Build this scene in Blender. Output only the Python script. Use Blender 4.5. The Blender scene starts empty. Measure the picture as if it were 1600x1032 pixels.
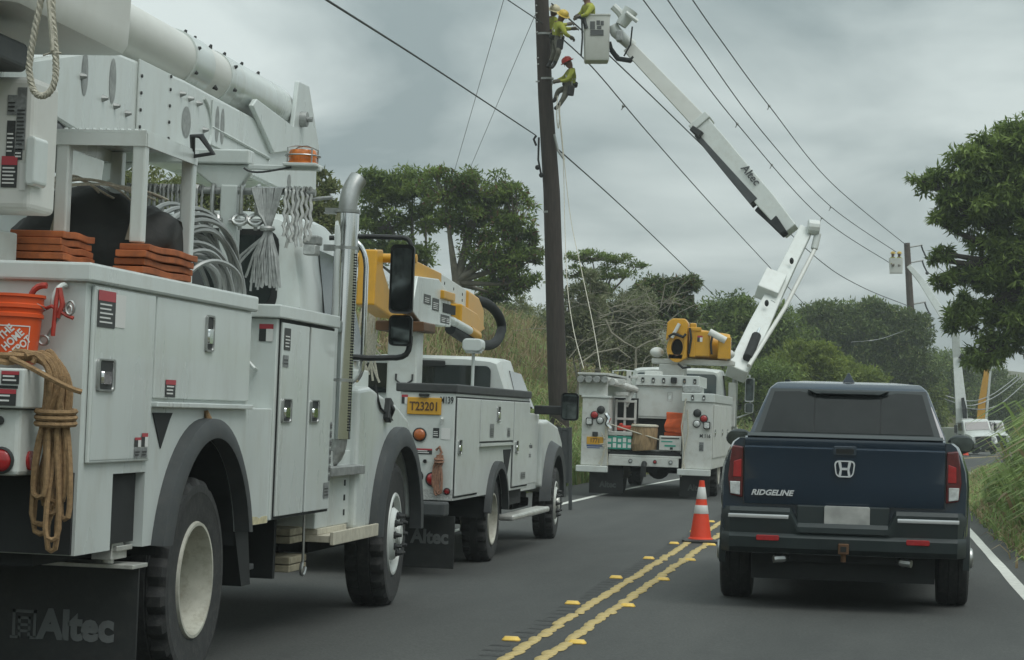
import bpy, bmesh, math, random
import numpy as np
from mathutils import Vector, Matrix
R = math.radians
PI = math.pi
random.seed(7)
S = bpy.context.scene
COL = S.collection

# ------------------------------------------------------------------ camera
BANK = 0.03                                   # cross fall of the road (down to the right)
cam_d = bpy.data.cameras.new('camera')
cam = bpy.data.objects.new('camera', cam_d); COL.objects.link(cam)
cam.location = (0, 0, 1.43)
cam.rotation_euler = (PI/2 + R(2.4214), 0, R(9.2098))
cam_d.sensor_width = 36.0
cam_d.lens = 3500/1600*36.0
cam_d.clip_start = 0.1; cam_d.clip_end = 3000
S.camera = cam

# ------------------------------------------------------------------ sky, sun, exposure
SUN_EL, SUN_AZ = R(58), R(120)                # soft light from the right, a little behind the camera (azimuth clockwise from +Y)
w = bpy.data.worlds.new('World'); S.world = w; w.use_nodes = True
nt = w.node_tree; nt.nodes.clear()
N = nt.nodes.new; LK = nt.links.new
out = N('ShaderNodeOutputWorld'); bg = N('ShaderNodeBackground'); bg.inputs[1].default_value = 0.108
sky = N('ShaderNodeTexSky'); sky.sky_type = 'NISHITA'; sky.sun_disc = False
sky.sun_elevation = SUN_EL; sky.sun_rotation = SUN_AZ; sky.air_density = 1.0; sky.dust_density = 2.0
tc = N('ShaderNodeTexCoord'); sep = N('ShaderNodeSeparateXYZ'); LK(tc.outputs['Generated'], sep.inputs[0])
# overcast cloud deck: brighter overhead than at the horizon, with soft grey undersides; projected on a flat layer
mz = N('ShaderNodeMath'); mz.operation = 'MAXIMUM'; LK(sep.outputs[2], mz.inputs[0]); mz.inputs[1].default_value = 0.0
ad = N('ShaderNodeMath'); ad.operation = 'ADD'; LK(mz.outputs[0], ad.inputs[0]); ad.inputs[1].default_value = 0.30
dv = N('ShaderNodeVectorMath'); dv.operation = 'DIVIDE'; LK(tc.outputs['Generated'], dv.inputs[0])
cb = N('ShaderNodeCombineXYZ')
for i in range(3): LK(ad.outputs[0], cb.inputs[i])
LK(cb.outputs[0], dv.inputs[1])
n1 = N('ShaderNodeTexNoise'); n1.inputs['Scale'].default_value = 2.9; n1.inputs['Detail'].default_value = 6; n1.inputs['Roughness'].default_value = .5; n1.inputs['Distortion'].default_value = .35
mp = N('ShaderNodeMapping'); mp.inputs['Location'].default_value = (3.1, 1.7, 0.4); LK(dv.outputs[0], mp.inputs[0]); LK(mp.outputs[0], n1.inputs['Vector'])
cr = N('ShaderNodeValToRGB'); LK(n1.outputs['Fac'], cr.inputs[0])
cr.color_ramp.elements[0].position = .36; cr.color_ramp.elements[0].color = (2.3, 2.85, 2.9, 1)
cr.color_ramp.elements[1].position = .66; cr.color_ramp.elements[1].color = (5.7, 6.35, 6.2, 1)
gr = N('ShaderNodeMapRange'); LK(mz.outputs[0], gr.inputs[0])
gr.inputs[1].default_value = 0; gr.inputs[2].default_value = 1; gr.inputs[3].default_value = 1.0; gr.inputs[4].default_value = 2.5
ml = N('ShaderNodeVectorMath'); ml.operation = 'SCALE'; LK(cr.outputs[0], ml.inputs[0]); LK(gr.outputs[0], ml.inputs['Scale'])
mx = N('ShaderNodeMix'); mx.data_type = 'RGBA'; mx.inputs[0].default_value = 0.94
LK(sky.outputs[0], mx.inputs[6]); LK(ml.outputs[0], mx.inputs[7])
LK(mx.outputs[2], bg.inputs[0]); LK(bg.outputs[0], out.inputs[0])

sd = bpy.data.lights.new('sun', 'SUN'); sd.energy = 1.35; sd.angle = R(35); sd.color = (1, .985, .95)
sun = bpy.data.objects.new('sun', sd); COL.objects.link(sun)
dirv = Vector((math.sin(SUN_AZ)*math.cos(SUN_EL), math.cos(SUN_AZ)*math.cos(SUN_EL), math.sin(SUN_EL)))
sun.rotation_euler = dirv.to_track_quat('Z', 'Y').to_euler()

S.view_settings.view_transform = 'Standard'; S.view_settings.look = 'None'
S.view_settings.exposure = 0.0; S.view_settings.gamma = 1.0; S.view_settings.use_curve_mapping = False
S.render.engine = 'CYCLES'; S.cycles.use_denoising = True
S.cycles.max_bounces = 6; S.cycles.diffuse_bounces = 3; S.cycles.glossy_bounces = 3; S.cycles.transmission_bounces = 4
S.cycles.transparent_max_bounces = 4; S.cycles.caustics_reflective = False; S.cycles.caustics_refractive = False

# ------------------------------------------------------------------ materials
MATS = {}
def M(name, col=(.5, .5, .5), rough=.5, metal=0., var=.12, scale=4., dirt=0., dirt_col=(.22, .19, .14), bump=0., bscale=60., coat=0., emit=None, stretch=None, trans=0.):
    if name in MATS: return MATS[name]
    m = bpy.data.materials.new(name); m.use_nodes = True; MATS[name] = m
    t = m.node_tree; b = t.nodes['Principled BSDF']; n = t.nodes.new; l = t.links.new
    b.inputs['Roughness'].default_value = rough; b.inputs['Metallic'].default_value = metal
    if coat: b.inputs['Coat Weight'].default_value = coat; b.inputs['Coat Roughness'].default_value = .06
    if trans: b.inputs['Transmission Weight'].default_value = trans
    tco = n('ShaderNodeTexCoord'); vec = tco.outputs['Object']
    if stretch:
        mpn = n('ShaderNodeMapping'); mpn.inputs['Scale'].default_value = stretch; l(vec, mpn.inputs[0]); vec = mpn.outputs[0]
    nz = n('ShaderNodeTexNoise'); nz.inputs['Scale'].default_value = scale; nz.inputs['Detail'].default_value = 5; l(vec, nz.inputs['Vector'])
    r = n('ShaderNodeValToRGB'); l(nz.outputs['Fac'], r.inputs[0])
    r.color_ramp.elements[0].position = .3; r.color_ramp.elements[1].position = .7
    r.color_ramp.elements[0].color = (*[max(0, c*(1-var)) for c in col], 1); r.color_ramp.elements[1].color = (*[min(1, c*(1+var)) for c in col], 1)
    last = r.outputs[0]
    if dirt:
        n2 = n('ShaderNodeTexNoise'); n2.inputs['Scale'].default_value = scale*2.3; n2.inputs['Detail'].default_value = 8; n2.inputs['Roughness'].default_value = .7
        l(vec, n2.inputs['Vector'])
        mr = n('ShaderNodeMapRange'); l(n2.outputs['Fac'], mr.inputs[0]); mr.inputs[1].default_value = .48; mr.inputs[2].default_value = .8
        mr.inputs[3].default_value = 0; mr.inputs[4].default_value = dirt
        mxx = n('ShaderNodeMix'); mxx.data_type = 'RGBA'; l(mr.outputs[0], mxx.inputs[0]); l(last, mxx.inputs[6]); mxx.inputs[7].default_value = (*dirt_col, 1)
        last = mxx.outputs[2]
    l(last, b.inputs['Base Color'])
    if rough < .6:
        rr = n('ShaderNodeMapRange'); l(nz.outputs['Fac'], rr.inputs[0]); rr.inputs[3].default_value = rough*.8; rr.inputs[4].default_value = min(1, rough*1.25); l(rr.outputs[0], b.inputs['Roughness'])
    if bump:
        n3 = n('ShaderNodeTexNoise'); n3.inputs['Scale'].default_value = bscale; n3.inputs['Detail'].default_value = 4; l(vec, n3.inputs['Vector'])
        bp = n('ShaderNodeBump'); bp.inputs['Strength'].default_value = bump; bp.inputs['Distance'].default_value = .02; l(n3.outputs['Fac'], bp.inputs['Height']); l(bp.outputs[0], b.inputs['Normal'])
    if emit: b.inputs['Emission Color'].default_value = (*emit[0], 1); b.inputs['Emission Strength'].default_value = emit[1]
    return m
DIRT = (.33, .29, .21)
M('white', (.605, .648, .628), .28, var=.05, scale=2.6, dirt=.5, dirt_col=(.43, .42, .36), coat=.3, stretch=(1, 1, .35))
M('white2', (.595, .625, .60), .38, var=.05, scale=3, dirt=.35, dirt_col=(.36, .32, .25), coat=.2)
M('white3', (.58, .59, .56), .42, var=.06, scale=3.5, dirt=.5, dirt_col=(.30, .26, .2))
M('fiberglass', (.64, .645, .61), .45, var=.05, scale=2, dirt=.25, dirt_col=(.4, .37, .3))
M('black', (.018, .02, .02), .5, var=.25, scale=6, dirt=.35, dirt_col=(.07, .065, .06))
M('under', (.012, .014, .014), .8, var=.3, scale=5)
M('rubber', (.026, .027, .027), .75, var=.2, scale=9, dirt=.75, dirt_col=(.08, .077, .07), bump=.15, bscale=90)
M('flare', (.05, .055, .057), .6, var=.12, scale=6, dirt=.4, dirt_col=(.1, .095, .085))
M('chrome', (.78, .79, .79), .07, 1., var=.05)
M('badge', (.78, .79, .80), .22, .6, var=.04); M('steel', (.42, .43, .42), .35, .9, var=.15, scale=12, dirt=.3)
M('galv', (.36, .37, .36), .5, .6, var=.25, scale=25, dirt=.3, dirt_col=(.14, .13, .11))
M('alu', (.62, .62, .58), .42, .55, var=.12, scale=7, dirt=.55, dirt_col=(.24, .21, .16))
M('glass', (.016, .022, .022), .04, var=.1, coat=.6)
M('sticker_b', (.03, .032, .032), .4, var=.1); M('sticker_r', (.42, .045, .06), .4, var=.1); M('sticker_w', (.7, .7, .68), .4, var=.04); M('sticker_g', (.2, .21, .21), .4, var=.35, scale=60)
M('decal', (.10, .105, .105), .5, var=.15)
M('red_lens', (.36, .012, .014), .2, var=.15, scale=30, coat=.6); M('orange_lens', (.45, .12, .03), .2, var=.2, scale=20, coat=.5)
M('clear_lens', (.55, .57, .56), .15, var=.25, scale=30, coat=.6)
M('amber', (.62, .16, .015), .2, var=.3, scale=25, coat=.5)
M('yellow', (.60, .30, .012), .38, var=.07, scale=4, dirt=.3, dirt_col=(.25, .15, .03), coat=.2)
M('plate_y', (.62, .33, .03), .5, var=.05); M('plate_ink', (.10, .05, .02), .5)
M('rope', (.30, .19, .095), .9, var=.28, scale=55, bump=.4, bscale=220); M('rope_w', (.55, .52, .43), .9, var=.2, scale=60, bump=.5, bscale=250)
M('rope_r', (.28, .15, .10), .9, var=.3, scale=50)
M('orange', (.70, .085, .012), .45, var=.06, dirt=.15); M('orange_fab', (.62, .10, .02), .7, var=.15, scale=10)
M('tarp', (.022, .023, .022), .72, var=.35, scale=5, dirt=.25, dirt_col=(.07, .065, .055), bump=.3, bscale=14)
M('strap', (.25, .22, .17), .85, var=.2); M('pad', (.38, .105, .03), .7, var=.25, scale=10, dirt=.5, dirt_col=(.10, .035, .03))
M('wood', (.30, .205, .11), .85, var=.35, scale=9, dirt=.6, dirt_col=(.13, .085, .045), stretch=(3, 3, .5)); M('old_wood', (.34, .30, .21), .85, var=.3, scale=16, dirt=.4)
M('pole_wood', (.045, .034, .028), .85, var=.3, scale=6, dirt=.4, dirt_col=(.02, .016, .013), stretch=(5, 5, .4), bump=.3, bscale=20)
M('wire', (.03, .032, .033), .6); M('cable', (.30, .31, .30), .4, .5, var=.2)
M('hivis', (.34, .36, .05), .85, var=.15, scale=14); M('pants', (.12, .115, .09), .9, var=.25, scale=12); M('skin', (.18, .09, .055), .6, var=.1)
M('hat_y', (.58, .40, .05), .4, var=.05); M('hat_r', (.50, .035, .02), .4, var=.05); M('hat_t', (.52, .46, .30), .4, var=.05); M('leather', (.02, .018, .016), .6, var=.3, scale=15)
M('glove', (.13, .11, .085), .85, var=.3, scale=20)
M('navy', (.0072, .0225, .043), .2, var=.1, scale=2, coat=1.0, dirt=.12, dirt_col=(.04, .045, .05)); M('navy_glass', (.016, .019, .019), .06, var=.15, coat=0., dirt=.3, dirt_col=(.035, .037, .036))
for _n in ('navy_glass',): MATS[_n].node_tree.nodes['Principled BSDF'].inputs['Specular IOR Level'].default_value = .28
M('bumper', (.017, .026, .027), .48, var=.15, dirt=.2, dirt_col=(.045, .045, .042)); M('plate_grey', (.40, .40, .38), .5, var=.22, scale=9)
M('cone', (.78, .06, .02), .5, var=.06, dirt=.15); M('reflect', (.72, .72, .70), .4, var=.08)
M('paint_w', (.62, .62, .57), .7, var=.12, scale=12, dirt=.35, dirt_col=(.2, .2, .19)); M('paint_y', (.50, .38, .15), .7, var=.16, scale=16, dirt=.8, dirt_col=(.16, .13, .07))
M('marker', (.78, .52, .10), .35, var=.08, scale=20)
M('crate_g', (.03, .30, .22), .5, var=.3, scale=12); M('blue', (.05, .09, .25), .5)
M('red', (.5, .04, .02), .5, var=.1); M('clamp', (.42, .05, .035), .45, var=.3, scale=30); M('bronze', (.13, .065, .03), .55, .3, var=.3)

# ------------------------------------------------------------------ mesh helpers
class MB:
    def __init__(s): s.v = []; s.f = []
    def add(s, vs, fs):
        o = len(s.v); s.v += [tuple(map(float, p)) for p in vs]; s.f += [tuple(i+o for i in f) for f in fs]; return s
    def box(s, x0, x1, y0, y1, z0, z1):
        return s.add([(x0,y0,z0),(x1,y0,z0),(x1,y1,z0),(x0,y1,z0),(x0,y0,z1),(x1,y0,z1),(x1,y1,z1),(x0,y1,z1)],
                     [(3,2,1,0),(4,5,6,7),(0,1,5,4),(1,2,6,5),(2,3,7,6),(3,0,4,7)])
    def obox(s, c, sz, rot=(0,0,0)):
        from mathutils import Euler
        m = Euler(rot).to_matrix(); c = Vector(c); vs = []
        for z in (-.5,.5):
            for x, y in ((-.5,-.5),(.5,-.5),(.5,.5),(-.5,.5)): vs.append(c + m @ Vector((x*sz[0], y*sz[1], z*sz[2])))
        return s.add(vs, [(3,2,1,0),(4,5,6,7),(0,1,5,4),(1,2,6,5),(2,3,7,6),(3,0,4,7)])
    def prism(s, poly, ax, a0, a1):
        n = len(poly)
        def P(p, a): return {'x':(a,p[0],p[1]), 'y':(p[0],a,p[1]), 'z':(p[0],p[1],a)}[ax]
        area = sum(poly[i][0]*poly[(i+1)%n][1]-poly[(i+1)%n][0]*poly[i][1] for i in range(n))
        if (area < 0) != (ax == 'y'): poly = poly[::-1]
        vs = [P(p,a0) for p in poly]+[P(p,a1) for p in poly]
        if a1 < a0: vs = [P(p,a1) for p in poly]+[P(p,a0) for p in poly]
        return s.add(vs, [tuple(range(n))[::-1], tuple(range(n,2*n))]+[(i,(i+1)%n,n+(i+1)%n,n+i) for i in range(n)])
    def tube(s, pts, r, n=8, cap=True, closed=False):
        pts = [Vector(p) for p in pts]; k = len(pts)
        rs = r if isinstance(r, (list, tuple)) else [r]*k
        t0 = (pts[1]-pts[0]).normalized(); a = Vector((0,0,1)) if abs(t0.z) < .9 else Vector((1,0,0))
        u = t0.cross(a).normalized(); vs = []
        for i, p in enumerate(pts):
            if closed: t = (pts[(i+1)%k]-pts[i-1])
            else: t = (pts[min(i+1,k-1)]-pts[max(i-1,0)])
            t = t.normalized() if t.length > 1e-9 else t0
            u = u - t*u.dot(t); u = u.normalized() if u.length > 1e-9 else t.orthogonal().normalized()
            w_ = t.cross(u)
            for j in range(n):
                th = 2*PI*j/n; vs.append(p + (u*math.cos(th)+w_*math.sin(th))*rs[i])
        fs = []
        for i in range(k if closed else k-1):
            b = (i+1) % k
            for j in range(n): fs.append((i*n+j, i*n+(j+1)%n, b*n+(j+1)%n, b*n+j))
        if cap and not closed: fs += [tuple(range(n))[::-1], tuple(range((k-1)*n, k*n))]
        return s.add(vs, fs)
    def cyl(s, p0, p1, r0, r1=None, n=14): return s.tube([p0, p1], [r0, r0 if r1 is None else r1], n)
    def lathe(s, prof, n=24, c=(0,0,0), ax='z', full=True):
        # prof: (r, h) pairs, revolved about the axis through c
        vs = []; k = len(prof)
        for i in range(n):
            th = 2*PI*i/n; ca, sa = math.cos(th), math.sin(th)
            for r_, h in prof:
                p = {'z':(r_*ca,r_*sa,h),'x':(h,r_*ca,r_*sa),'y':(r_*sa,h,r_*ca)}[ax]
                vs.append((p[0]+c[0],p[1]+c[1],p[2]+c[2]))
        fs = []
        for i in range(n):
            j = (i+1) % n
            for q in range(k-1): fs.append((i*k+q, j*k+q, j*k+q+1, i*k+q+1))
        return s.add(vs, fs)
    def ball(s, c, r, n=12, m=8):
        r = (r,r,r) if not isinstance(r,(tuple,list)) else r
        vs = [(c[0],c[1],c[2]+r[2])]
        for i in range(1,m):
            ph = PI*i/m
            for j in range(n):
                th = 2*PI*j/n; vs.append((c[0]+r[0]*math.sin(ph)*math.cos(th), c[1]+r[1]*math.sin(ph)*math.sin(th), c[2]+r[2]*math.cos(ph)))
        vs.append((c[0],c[1],c[2]-r[2])); L_ = len(vs)-1; fs = []
        for j in range(n): fs.append((0,1+j,1+(j+1)%n)); fs.append((L_, 1+(m-2)*n+(j+1)%n, 1+(m-2)*n+j))
        for i in range(m-2):
            for j in range(n): a=1+i*n+j; b=1+i*n+(j+1)%n; fs.append((a,a+n,b+n,b))
        return s.add(vs, fs)
    def loft(s, secs, cap=True, closed=True):
        n = len(secs[0]); vs = [p for q in secs for p in q]; fs = []
        for i in range(len(secs)-1):
            for j in range(n if closed else n-1): fs.append((i*n+j, i*n+(j+1)%n, (i+1)*n+(j+1)%n, (i+1)*n+j))
        if cap: fs += [tuple(range(n))[::-1], tuple(range((len(secs)-1)*n, len(secs)*n))]
        return s.add(vs, fs)
    def build(s, name, mat, parent=None, bevel=0., smooth=False, seg=2, ang=38):
        me = bpy.data.meshes.new(name); me.from_pydata(s.v, [], s.f)
        bm = bmesh.new(); bm.from_mesh(me)
        bmesh.ops.recalc_face_normals(bm, faces=bm.faces)
        if bevel:
            es = [e for e in bm.edges if len(e.link_faces) == 2 and e.calc_face_angle(0) > R(28)]
            bmesh.ops.bevel(bm, geom=es, offset=bevel, segments=seg, affect='EDGES', profile=.5, clamp_overlap=True)
        bm.to_mesh(me); bm.free()
        return mk(name, me, mat, parent, smooth, ang)
def mk(name, me, mat, parent=None, smooth=False, ang=38):
    if smooth:
        me.polygons.foreach_set('use_smooth', [True]*len(me.polygons)); me.set_sharp_from_angle(angle=R(ang))
    if mat: me.materials.append(MATS[mat] if isinstance(mat, str) else mat)
    o = bpy.data.objects.new(name, me); COL.objects.link(o)
    if parent: o.parent = parent
    return o
def tag(o, label, cat=None, group=None, kind=None):
    if label: o['label'] = label
    if cat: o['category'] = cat
    if group: o['group'] = group
    if kind: o['kind'] = kind
    return o
def thing(name, label, cat, loc=(0,0,0), rot=(0,0,0), group=None):
    o = bpy.data.objects.new(name, None); COL.objects.link(o); o.location = loc; o.rotation_euler = rot
    o.empty_display_size = .2
    return tag(o, label, cat, group)
def gz(x): return -BANK*x
def copy_tree(o, parent=None):
    c = o.copy(); COL.objects.link(c); c.parent = parent
    for ch in o.children: copy_tree(ch, c)
    return c
def bool_cut(o, cutters):
    dg = bpy.context.evaluated_depsgraph_get
    for cb_ in cutters:
        c = cb_.build('cutter', None); md = o.modifiers.new('b', 'BOOLEAN'); md.operation = 'DIFFERENCE'; md.object = c; md.solver = 'EXACT'
        c.parent = o.parent
        bpy.context.view_layer.update()
        me = bpy.data.meshes.new_from_object(o.evaluated_get(dg())); old = o.data; o.modifiers.clear(); o.data = me
        bpy.data.objects.remove(c)
def text(name, s, mat, parent, size, M4, depth=.002, sx=1., bold=0., space=1., shear=0.):
    cu = bpy.data.curves.new(name, 'FONT'); cu.body = s; cu.size = size; cu.extrude = depth; cu.align_x = 'CENTER'; cu.align_y = 'CENTER'; cu.offset = bold; cu.space_character = space
    cu.resolution_u = 3; cu.shear = shear
    o = bpy.data.objects.new(name, cu); COL.objects.link(o)
    bpy.context.view_layer.update()
    me = bpy.data.meshes.new_from_object(o.evaluated_get(bpy.context.evaluated_depsgraph_get()))
    bpy.data.objects.remove(o); me.transform(M4 @ Matrix.Diagonal((sx,1,1,1)))
    me.materials.clear()
    return mk(name, me, mat, parent)
def face_rear(x, y, z): return Matrix.Translation((x,y,z)) @ Matrix.Rotation(PI/2,4,'X')                       # reads from behind (looking +y)
def face_right(x, y, z): return Matrix.Translation((x,y,z)) @ Matrix.Rotation(PI/2,4,'Z') @ Matrix.Rotation(PI/2,4,'X')  # reads from the right side
def side_win(par, pts, x0, z0, k, s=1):            # pane that follows the tumblehome of a cab side
    m = MB(); f = lambda z: x0-(z-z0)*k
    m.loft([[(s*(f(z)-.05), y, z) for y, z in pts], [(s*(f(z)+.006), y, z) for y, z in pts]]); return m.build('side_window', 'glass', par)
def arc(cy, cz, r, a0, a1, n=16): return [(cy+r*math.cos(R(a0+(a1-a0)*i/n)), cz+r*math.sin(R(a0+(a1-a0)*i/n))) for i in range(n+1)]
def rrect(cx, cy, wx, wy, r, n=4):
    p = []
    for sx, sy, a in ((1,1,0),(-1,1,90),(-1,-1,180),(1,-1,270)):
        for i in range(n+1):
            t = R(a+90*i/n); p.append((cx+sx*(wx/2-r)+r*math.cos(t), cy+sy*(wy/2-r)+r*math.sin(t)))
    return p
def bez(p0, p1, p2, p3, n=10):
    q = []
    for i in range(n+1):
        t = i/n; a = (1-t)**3; b = 3*t*(1-t)**2; c = 3*t*t*(1-t); d = t**3
        q.append(tuple(a*p0[k]+b*p1[k]+c*p2[k]+d*p3[k] for k in range(3)))
    return q
# ------------------------------------------------------------------ setting: terrain, road, markings
_p, _a = R(2.4214), R(9.2098)
_fw = Vector((-math.sin(_a)*math.cos(_p), math.cos(_a)*math.cos(_p), math.sin(_p))); _r = Vector((math.cos(_a), math.sin(_a), 0)); _u = _r.cross(_fw)
def at(px, py, dep):                          # survey: a bearing and a distance to a point in the place
    return Vector((0,0,1.43)) + (_fw + _r*((px-800)/3500) - _u*((py-516)/3500))*dep
def cy(Y):
    t = max(0., Y-35)
    return -1.97 + (t*t/820 if t < 110 else 110*110/820 + (t-110)*(2*110/820))
def sst(t): t = min(1., max(0., t)); return t*t*(3-2*t)
def gh(x, y):
    d = x - cy(y); z = -BANK*max(-30, min(30, x))
    if d < -4.2:
        q = -d-4.6
        z += 4.3*sst(q/10.) + .13*max(0, q-10) - .06
        if q > 1: z += .25*math.sin(x*.7+y*.31)*math.sin(y*.23-x*.2)*min(1, (q-1)/4)
    elif d > 3.7:
        q = d-4.0; z += .55*sst(q/4.) + .05*max(0, q-4) - .05
    else: z -= .06
    return z
gx = sorted(set([-420,-330,-260,-200,-160,-130,-105,-85,-70,-60,-52]+[round(-46+i*1.0,2) for i in range(0,73)]+[30,34,39,45,55,70,90,120,160,220,300,420]))
gy = sorted(set([-120,-60,-30,-15,-8]+[round(-4+i*2.0,2) for i in range(0,95)]+[195,205,218,235,255,280,310,350,400,470,560,700,900]))
gm = MB(); nx = len(gx)
gm.v = [(x, y, gh(x, y)) for y in gy for x in gx]
gm.f = [(j*nx+i, j*nx+i+1, (j+1)*nx+i+1, (j+1)*nx+i) for j in range(len(gy)-1) for i in range(nx-1)]
M('soil', (.085, .085, .035), .95, var=.45, scale=.9, dirt=.6, dirt_col=(.13, .10, .06), bump=.5, bscale=8)
ground = gm.build('ground', 'soil', smooth=True, ang=80); tag(ground, 'grassy verge and bank beside the road', kind='structure')

def asphalt():
    m = bpy.data.materials.new('asphalt'); m.use_nodes = True; MATS['asphalt'] = m
    t = m.node_tree; b = t.nodes['Principled BSDF']; n = t.nodes.new; l = t.links.new
    tc_ = n('ShaderNodeTexCoord'); b.inputs['Roughness'].default_value = .82
    big = n('ShaderNodeTexNoise'); big.inputs['Scale'].default_value = .55; big.inputs['Detail'].default_value = 5; big.inputs['Roughness'].default_value = .6
    mp_ = n('ShaderNodeMapping'); mp_.inputs['Scale'].default_value = (1.6, .28, 1); l(tc_.outputs['Object'], mp_.inputs[0]); l(mp_.outputs[0], big.inputs['Vector'])
    r = n('ShaderNodeValToRGB'); l(big.outputs['Fac'], r.inputs[0]); r.color_ramp.elements[0].position = .3; r.color_ramp.elements[1].position = .72
    r.color_ramp.elements[0].color = (.034, .036, .034, 1); r.color_ramp.elements[1].color = (.068, .070, .065, 1)
    fine = n('ShaderNodeTexNoise'); fine.inputs['Scale'].default_value = 55; fine.inputs['Detail'].default_value = 3; l(tc_.outputs['Object'], fine.inputs['Vector'])
    ov = n('ShaderNodeMix'); ov.data_type = 'RGBA'; ov.blend_type = 'OVERLAY'; ov.inputs[0].default_value = .8; l(r.outputs[0], ov.inputs[6]); l(fine.outputs['Fac'], ov.inputs[7])
    st = n('ShaderNodeTexNoise'); st.inputs['Scale'].default_value = 2.2; st.inputs['Detail'].default_value = 8; st.inputs['Roughness'].default_value = .7; l(tc_.outputs['Object'], st.inputs['Vector'])
    mr = n('ShaderNodeMapRange'); l(st.outputs['Fac'], mr.inputs[0]); mr.inputs[1].default_value = .56; mr.inputs[2].default_value = .72; mr.inputs[4].default_value = .6
    m2 = n('ShaderNodeMix'); m2.data_type = 'RGBA'; l(mr.outputs[0], m2.inputs[0]); l(ov.outputs[2], m2.inputs[6]); m2.inputs[7].default_value = (.036, .037, .036, 1)
    l(m2.outputs[2], b.inputs['Base Color'])
    bp = n('ShaderNodeBump'); bp.inputs['Strength'].default_value = .25; bp.inputs['Distance'].default_value = .01; l(fine.outputs['Fac'], bp.inputs['Height']); l(bp.outputs[0], b.inputs['Normal'])
asphalt()
def strip(name, d0, d1, y0, y1, h, mat, step=2.0, jag=0.):
    m = MB(); k = int((y1-y0)/step)+1; rr = random.Random(name)
    for i in range(k):
        y = y0+i*step
        if y < 35: t = 0
        a, b = cy(y)+d0+rr.uniform(-jag, jag), cy(y)+d1+rr.uniform(-jag, jag)
        for x in (a, b): m.v.append((x, y, -BANK*max(-30, min(30, x))+h))
    m.f = [(2*i, 2*i+1, 2*i+3, 2*i+2) for i in range(k-1)]
    return m.build(name, mat)
road = strip('road', -4.35, 3.72, -20, 420, 0., 'asphalt', 2.0, .05); tag(road, 'two lane asphalt road curving gently out of sight', kind='structure')
wl_ = strip('edge_line', -3.09, -2.98, 25, 420, .004, 'paint_w', 1.0, .006); tag(wl_, 'white painted edge line beyond the utility trucks', kind='structure')
wr_ = strip('edge_line', 3.18, 3.29, -18, 420, .004, 'paint_w', 1.0, .006); tag(wr_, 'white painted edge line along the grassy verge', kind='structure')
# double yellow centre line, laid over milled rumble grooves: single worn patches of paint near by, plain stripes farther off
grv = MB(); rg = random.Random(5)
M('groove_shade', (.043, .044, .043), .9, var=.2)  # flat dashes, the shade inside the milled grooves put into their colour
for i in range(130):
    y = 6+i*.295
    if y > 40: break
    x0 = cy(y)-.36+rg.uniform(-.03, .03)
    grv.add([(x0, y, gz(x0)+.002), (x0+.13, y-.01, gz(x0+.13)+.002), (x0+.13, y+.09, gz(x0+.13)+.002), (x0+.01, y+.08, gz(x0+.01)+.002)], [(0,1,2,3)])
tag(grv.build('rumble_groove_shade', 'groove_shade'), 'milled rumble grooves drawn as flat dark shade dashes beside the yellow lines', kind='stuff')
def patch_mesh(seed):
    rr = random.Random(seed); m = MB(); n = 10; top = []
    for i in range(n):
        t = 2*PI*i/n; x = .043*math.copysign(abs(math.cos(t))**.5, math.cos(t)); y = .155*math.copysign(abs(math.sin(t))**.6, math.sin(t))
        top.append((x*rr.uniform(.86, 1.1), y*rr.uniform(.9, 1.06)))
    vs = [(x, y, .0) for x, y in top]+[(x*.93, y*.95, .006) for x, y in top]+[(0, 0, .0085)]
    m.add(vs, [(i, (i+1) % n, n+(i+1) % n, n+i) for i in range(n)]+[(n+i, n+(i+1) % n, 2*n) for i in range(n)])
    o = m.build('paint_patch', 'paint_y', smooth=True, ang=70); me = o.data; bpy.data.objects.remove(o); return me
PM = [patch_mesh(s) for s in range(7)]
for k, off in enumerate((-.17, .045)):
    line = strip('centre_line', off-.05, off+.05, 30.6, 420, .004, 'paint_y', 1.2, .01)
    tag(line, ['yellow centre line of worn patches on the side of the trucks', 'yellow centre line of worn patches on the side of the pickup'][k], kind='structure')
    i = 0; y = 5.0
    while y < 30.6:
        o = bpy.data.objects.new('paint_patch', PM[rg.randrange(7)]); COL.objects.link(o); o.parent = line
        x = cy(y)+off+rg.uniform(-.014, .014)
        o.location = (x, y, gz(x)+.003+.0006*(i % 3)); o.rotation_euler = (0, math.atan(BANK), rg.uniform(-.12, .12)); o.scale = (rg.uniform(.88, 1.12), rg.uniform(.86, 1.08), 1)
        y += .295 if k == 0 else .27; i += 1
mm = MB(); mm.prism(rrect(0, 0, .115, .09, .02), 'z', 0, .002)
tp = rrect(0, 0, .115, .09, .03); tq = rrect(0, 0, .085, .055, .02)
mm.loft([[(x, y, .002) for x, y in tp], [(x*1., y, .006) for x, y in tp], [(x, y, .024) for x, y in tq]])
m0 = mm.build('road_marker', 'marker', smooth=True, ang=30); first = True
names = ['nearest the camera', 'second from the camera', 'third from the camera', 'fourth from the camera', 'beside the traffic cone', 'beyond the traffic cone']
for k in range(9):
    y = 11.13+2.9*k if k else 8.3
    y = 14.03+2.9*(k-1)
    for sd, x in (('truck', -2.28), ('pickup', -1.86)):
        if k == 0: continue
        if y > 34: continue
        o = m0 if first else m0.copy()
        if not first: COL.objects.link(o)
        first = False
        o.location = (x, y, gz(x)+.002); o.rotation_euler = (0, math.atan(BANK), 0)
        tag(o, 'yellow raised road marker on the %s side of the centre lines, %s' % (sd, (['nearest the camera', 'second nearest', 'third nearest', 'fourth nearest', 'by the cone base', 'just past the cone', 'farthest'])[k-1]), 'road marker', 'raised yellow markers along the centre line')
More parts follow.
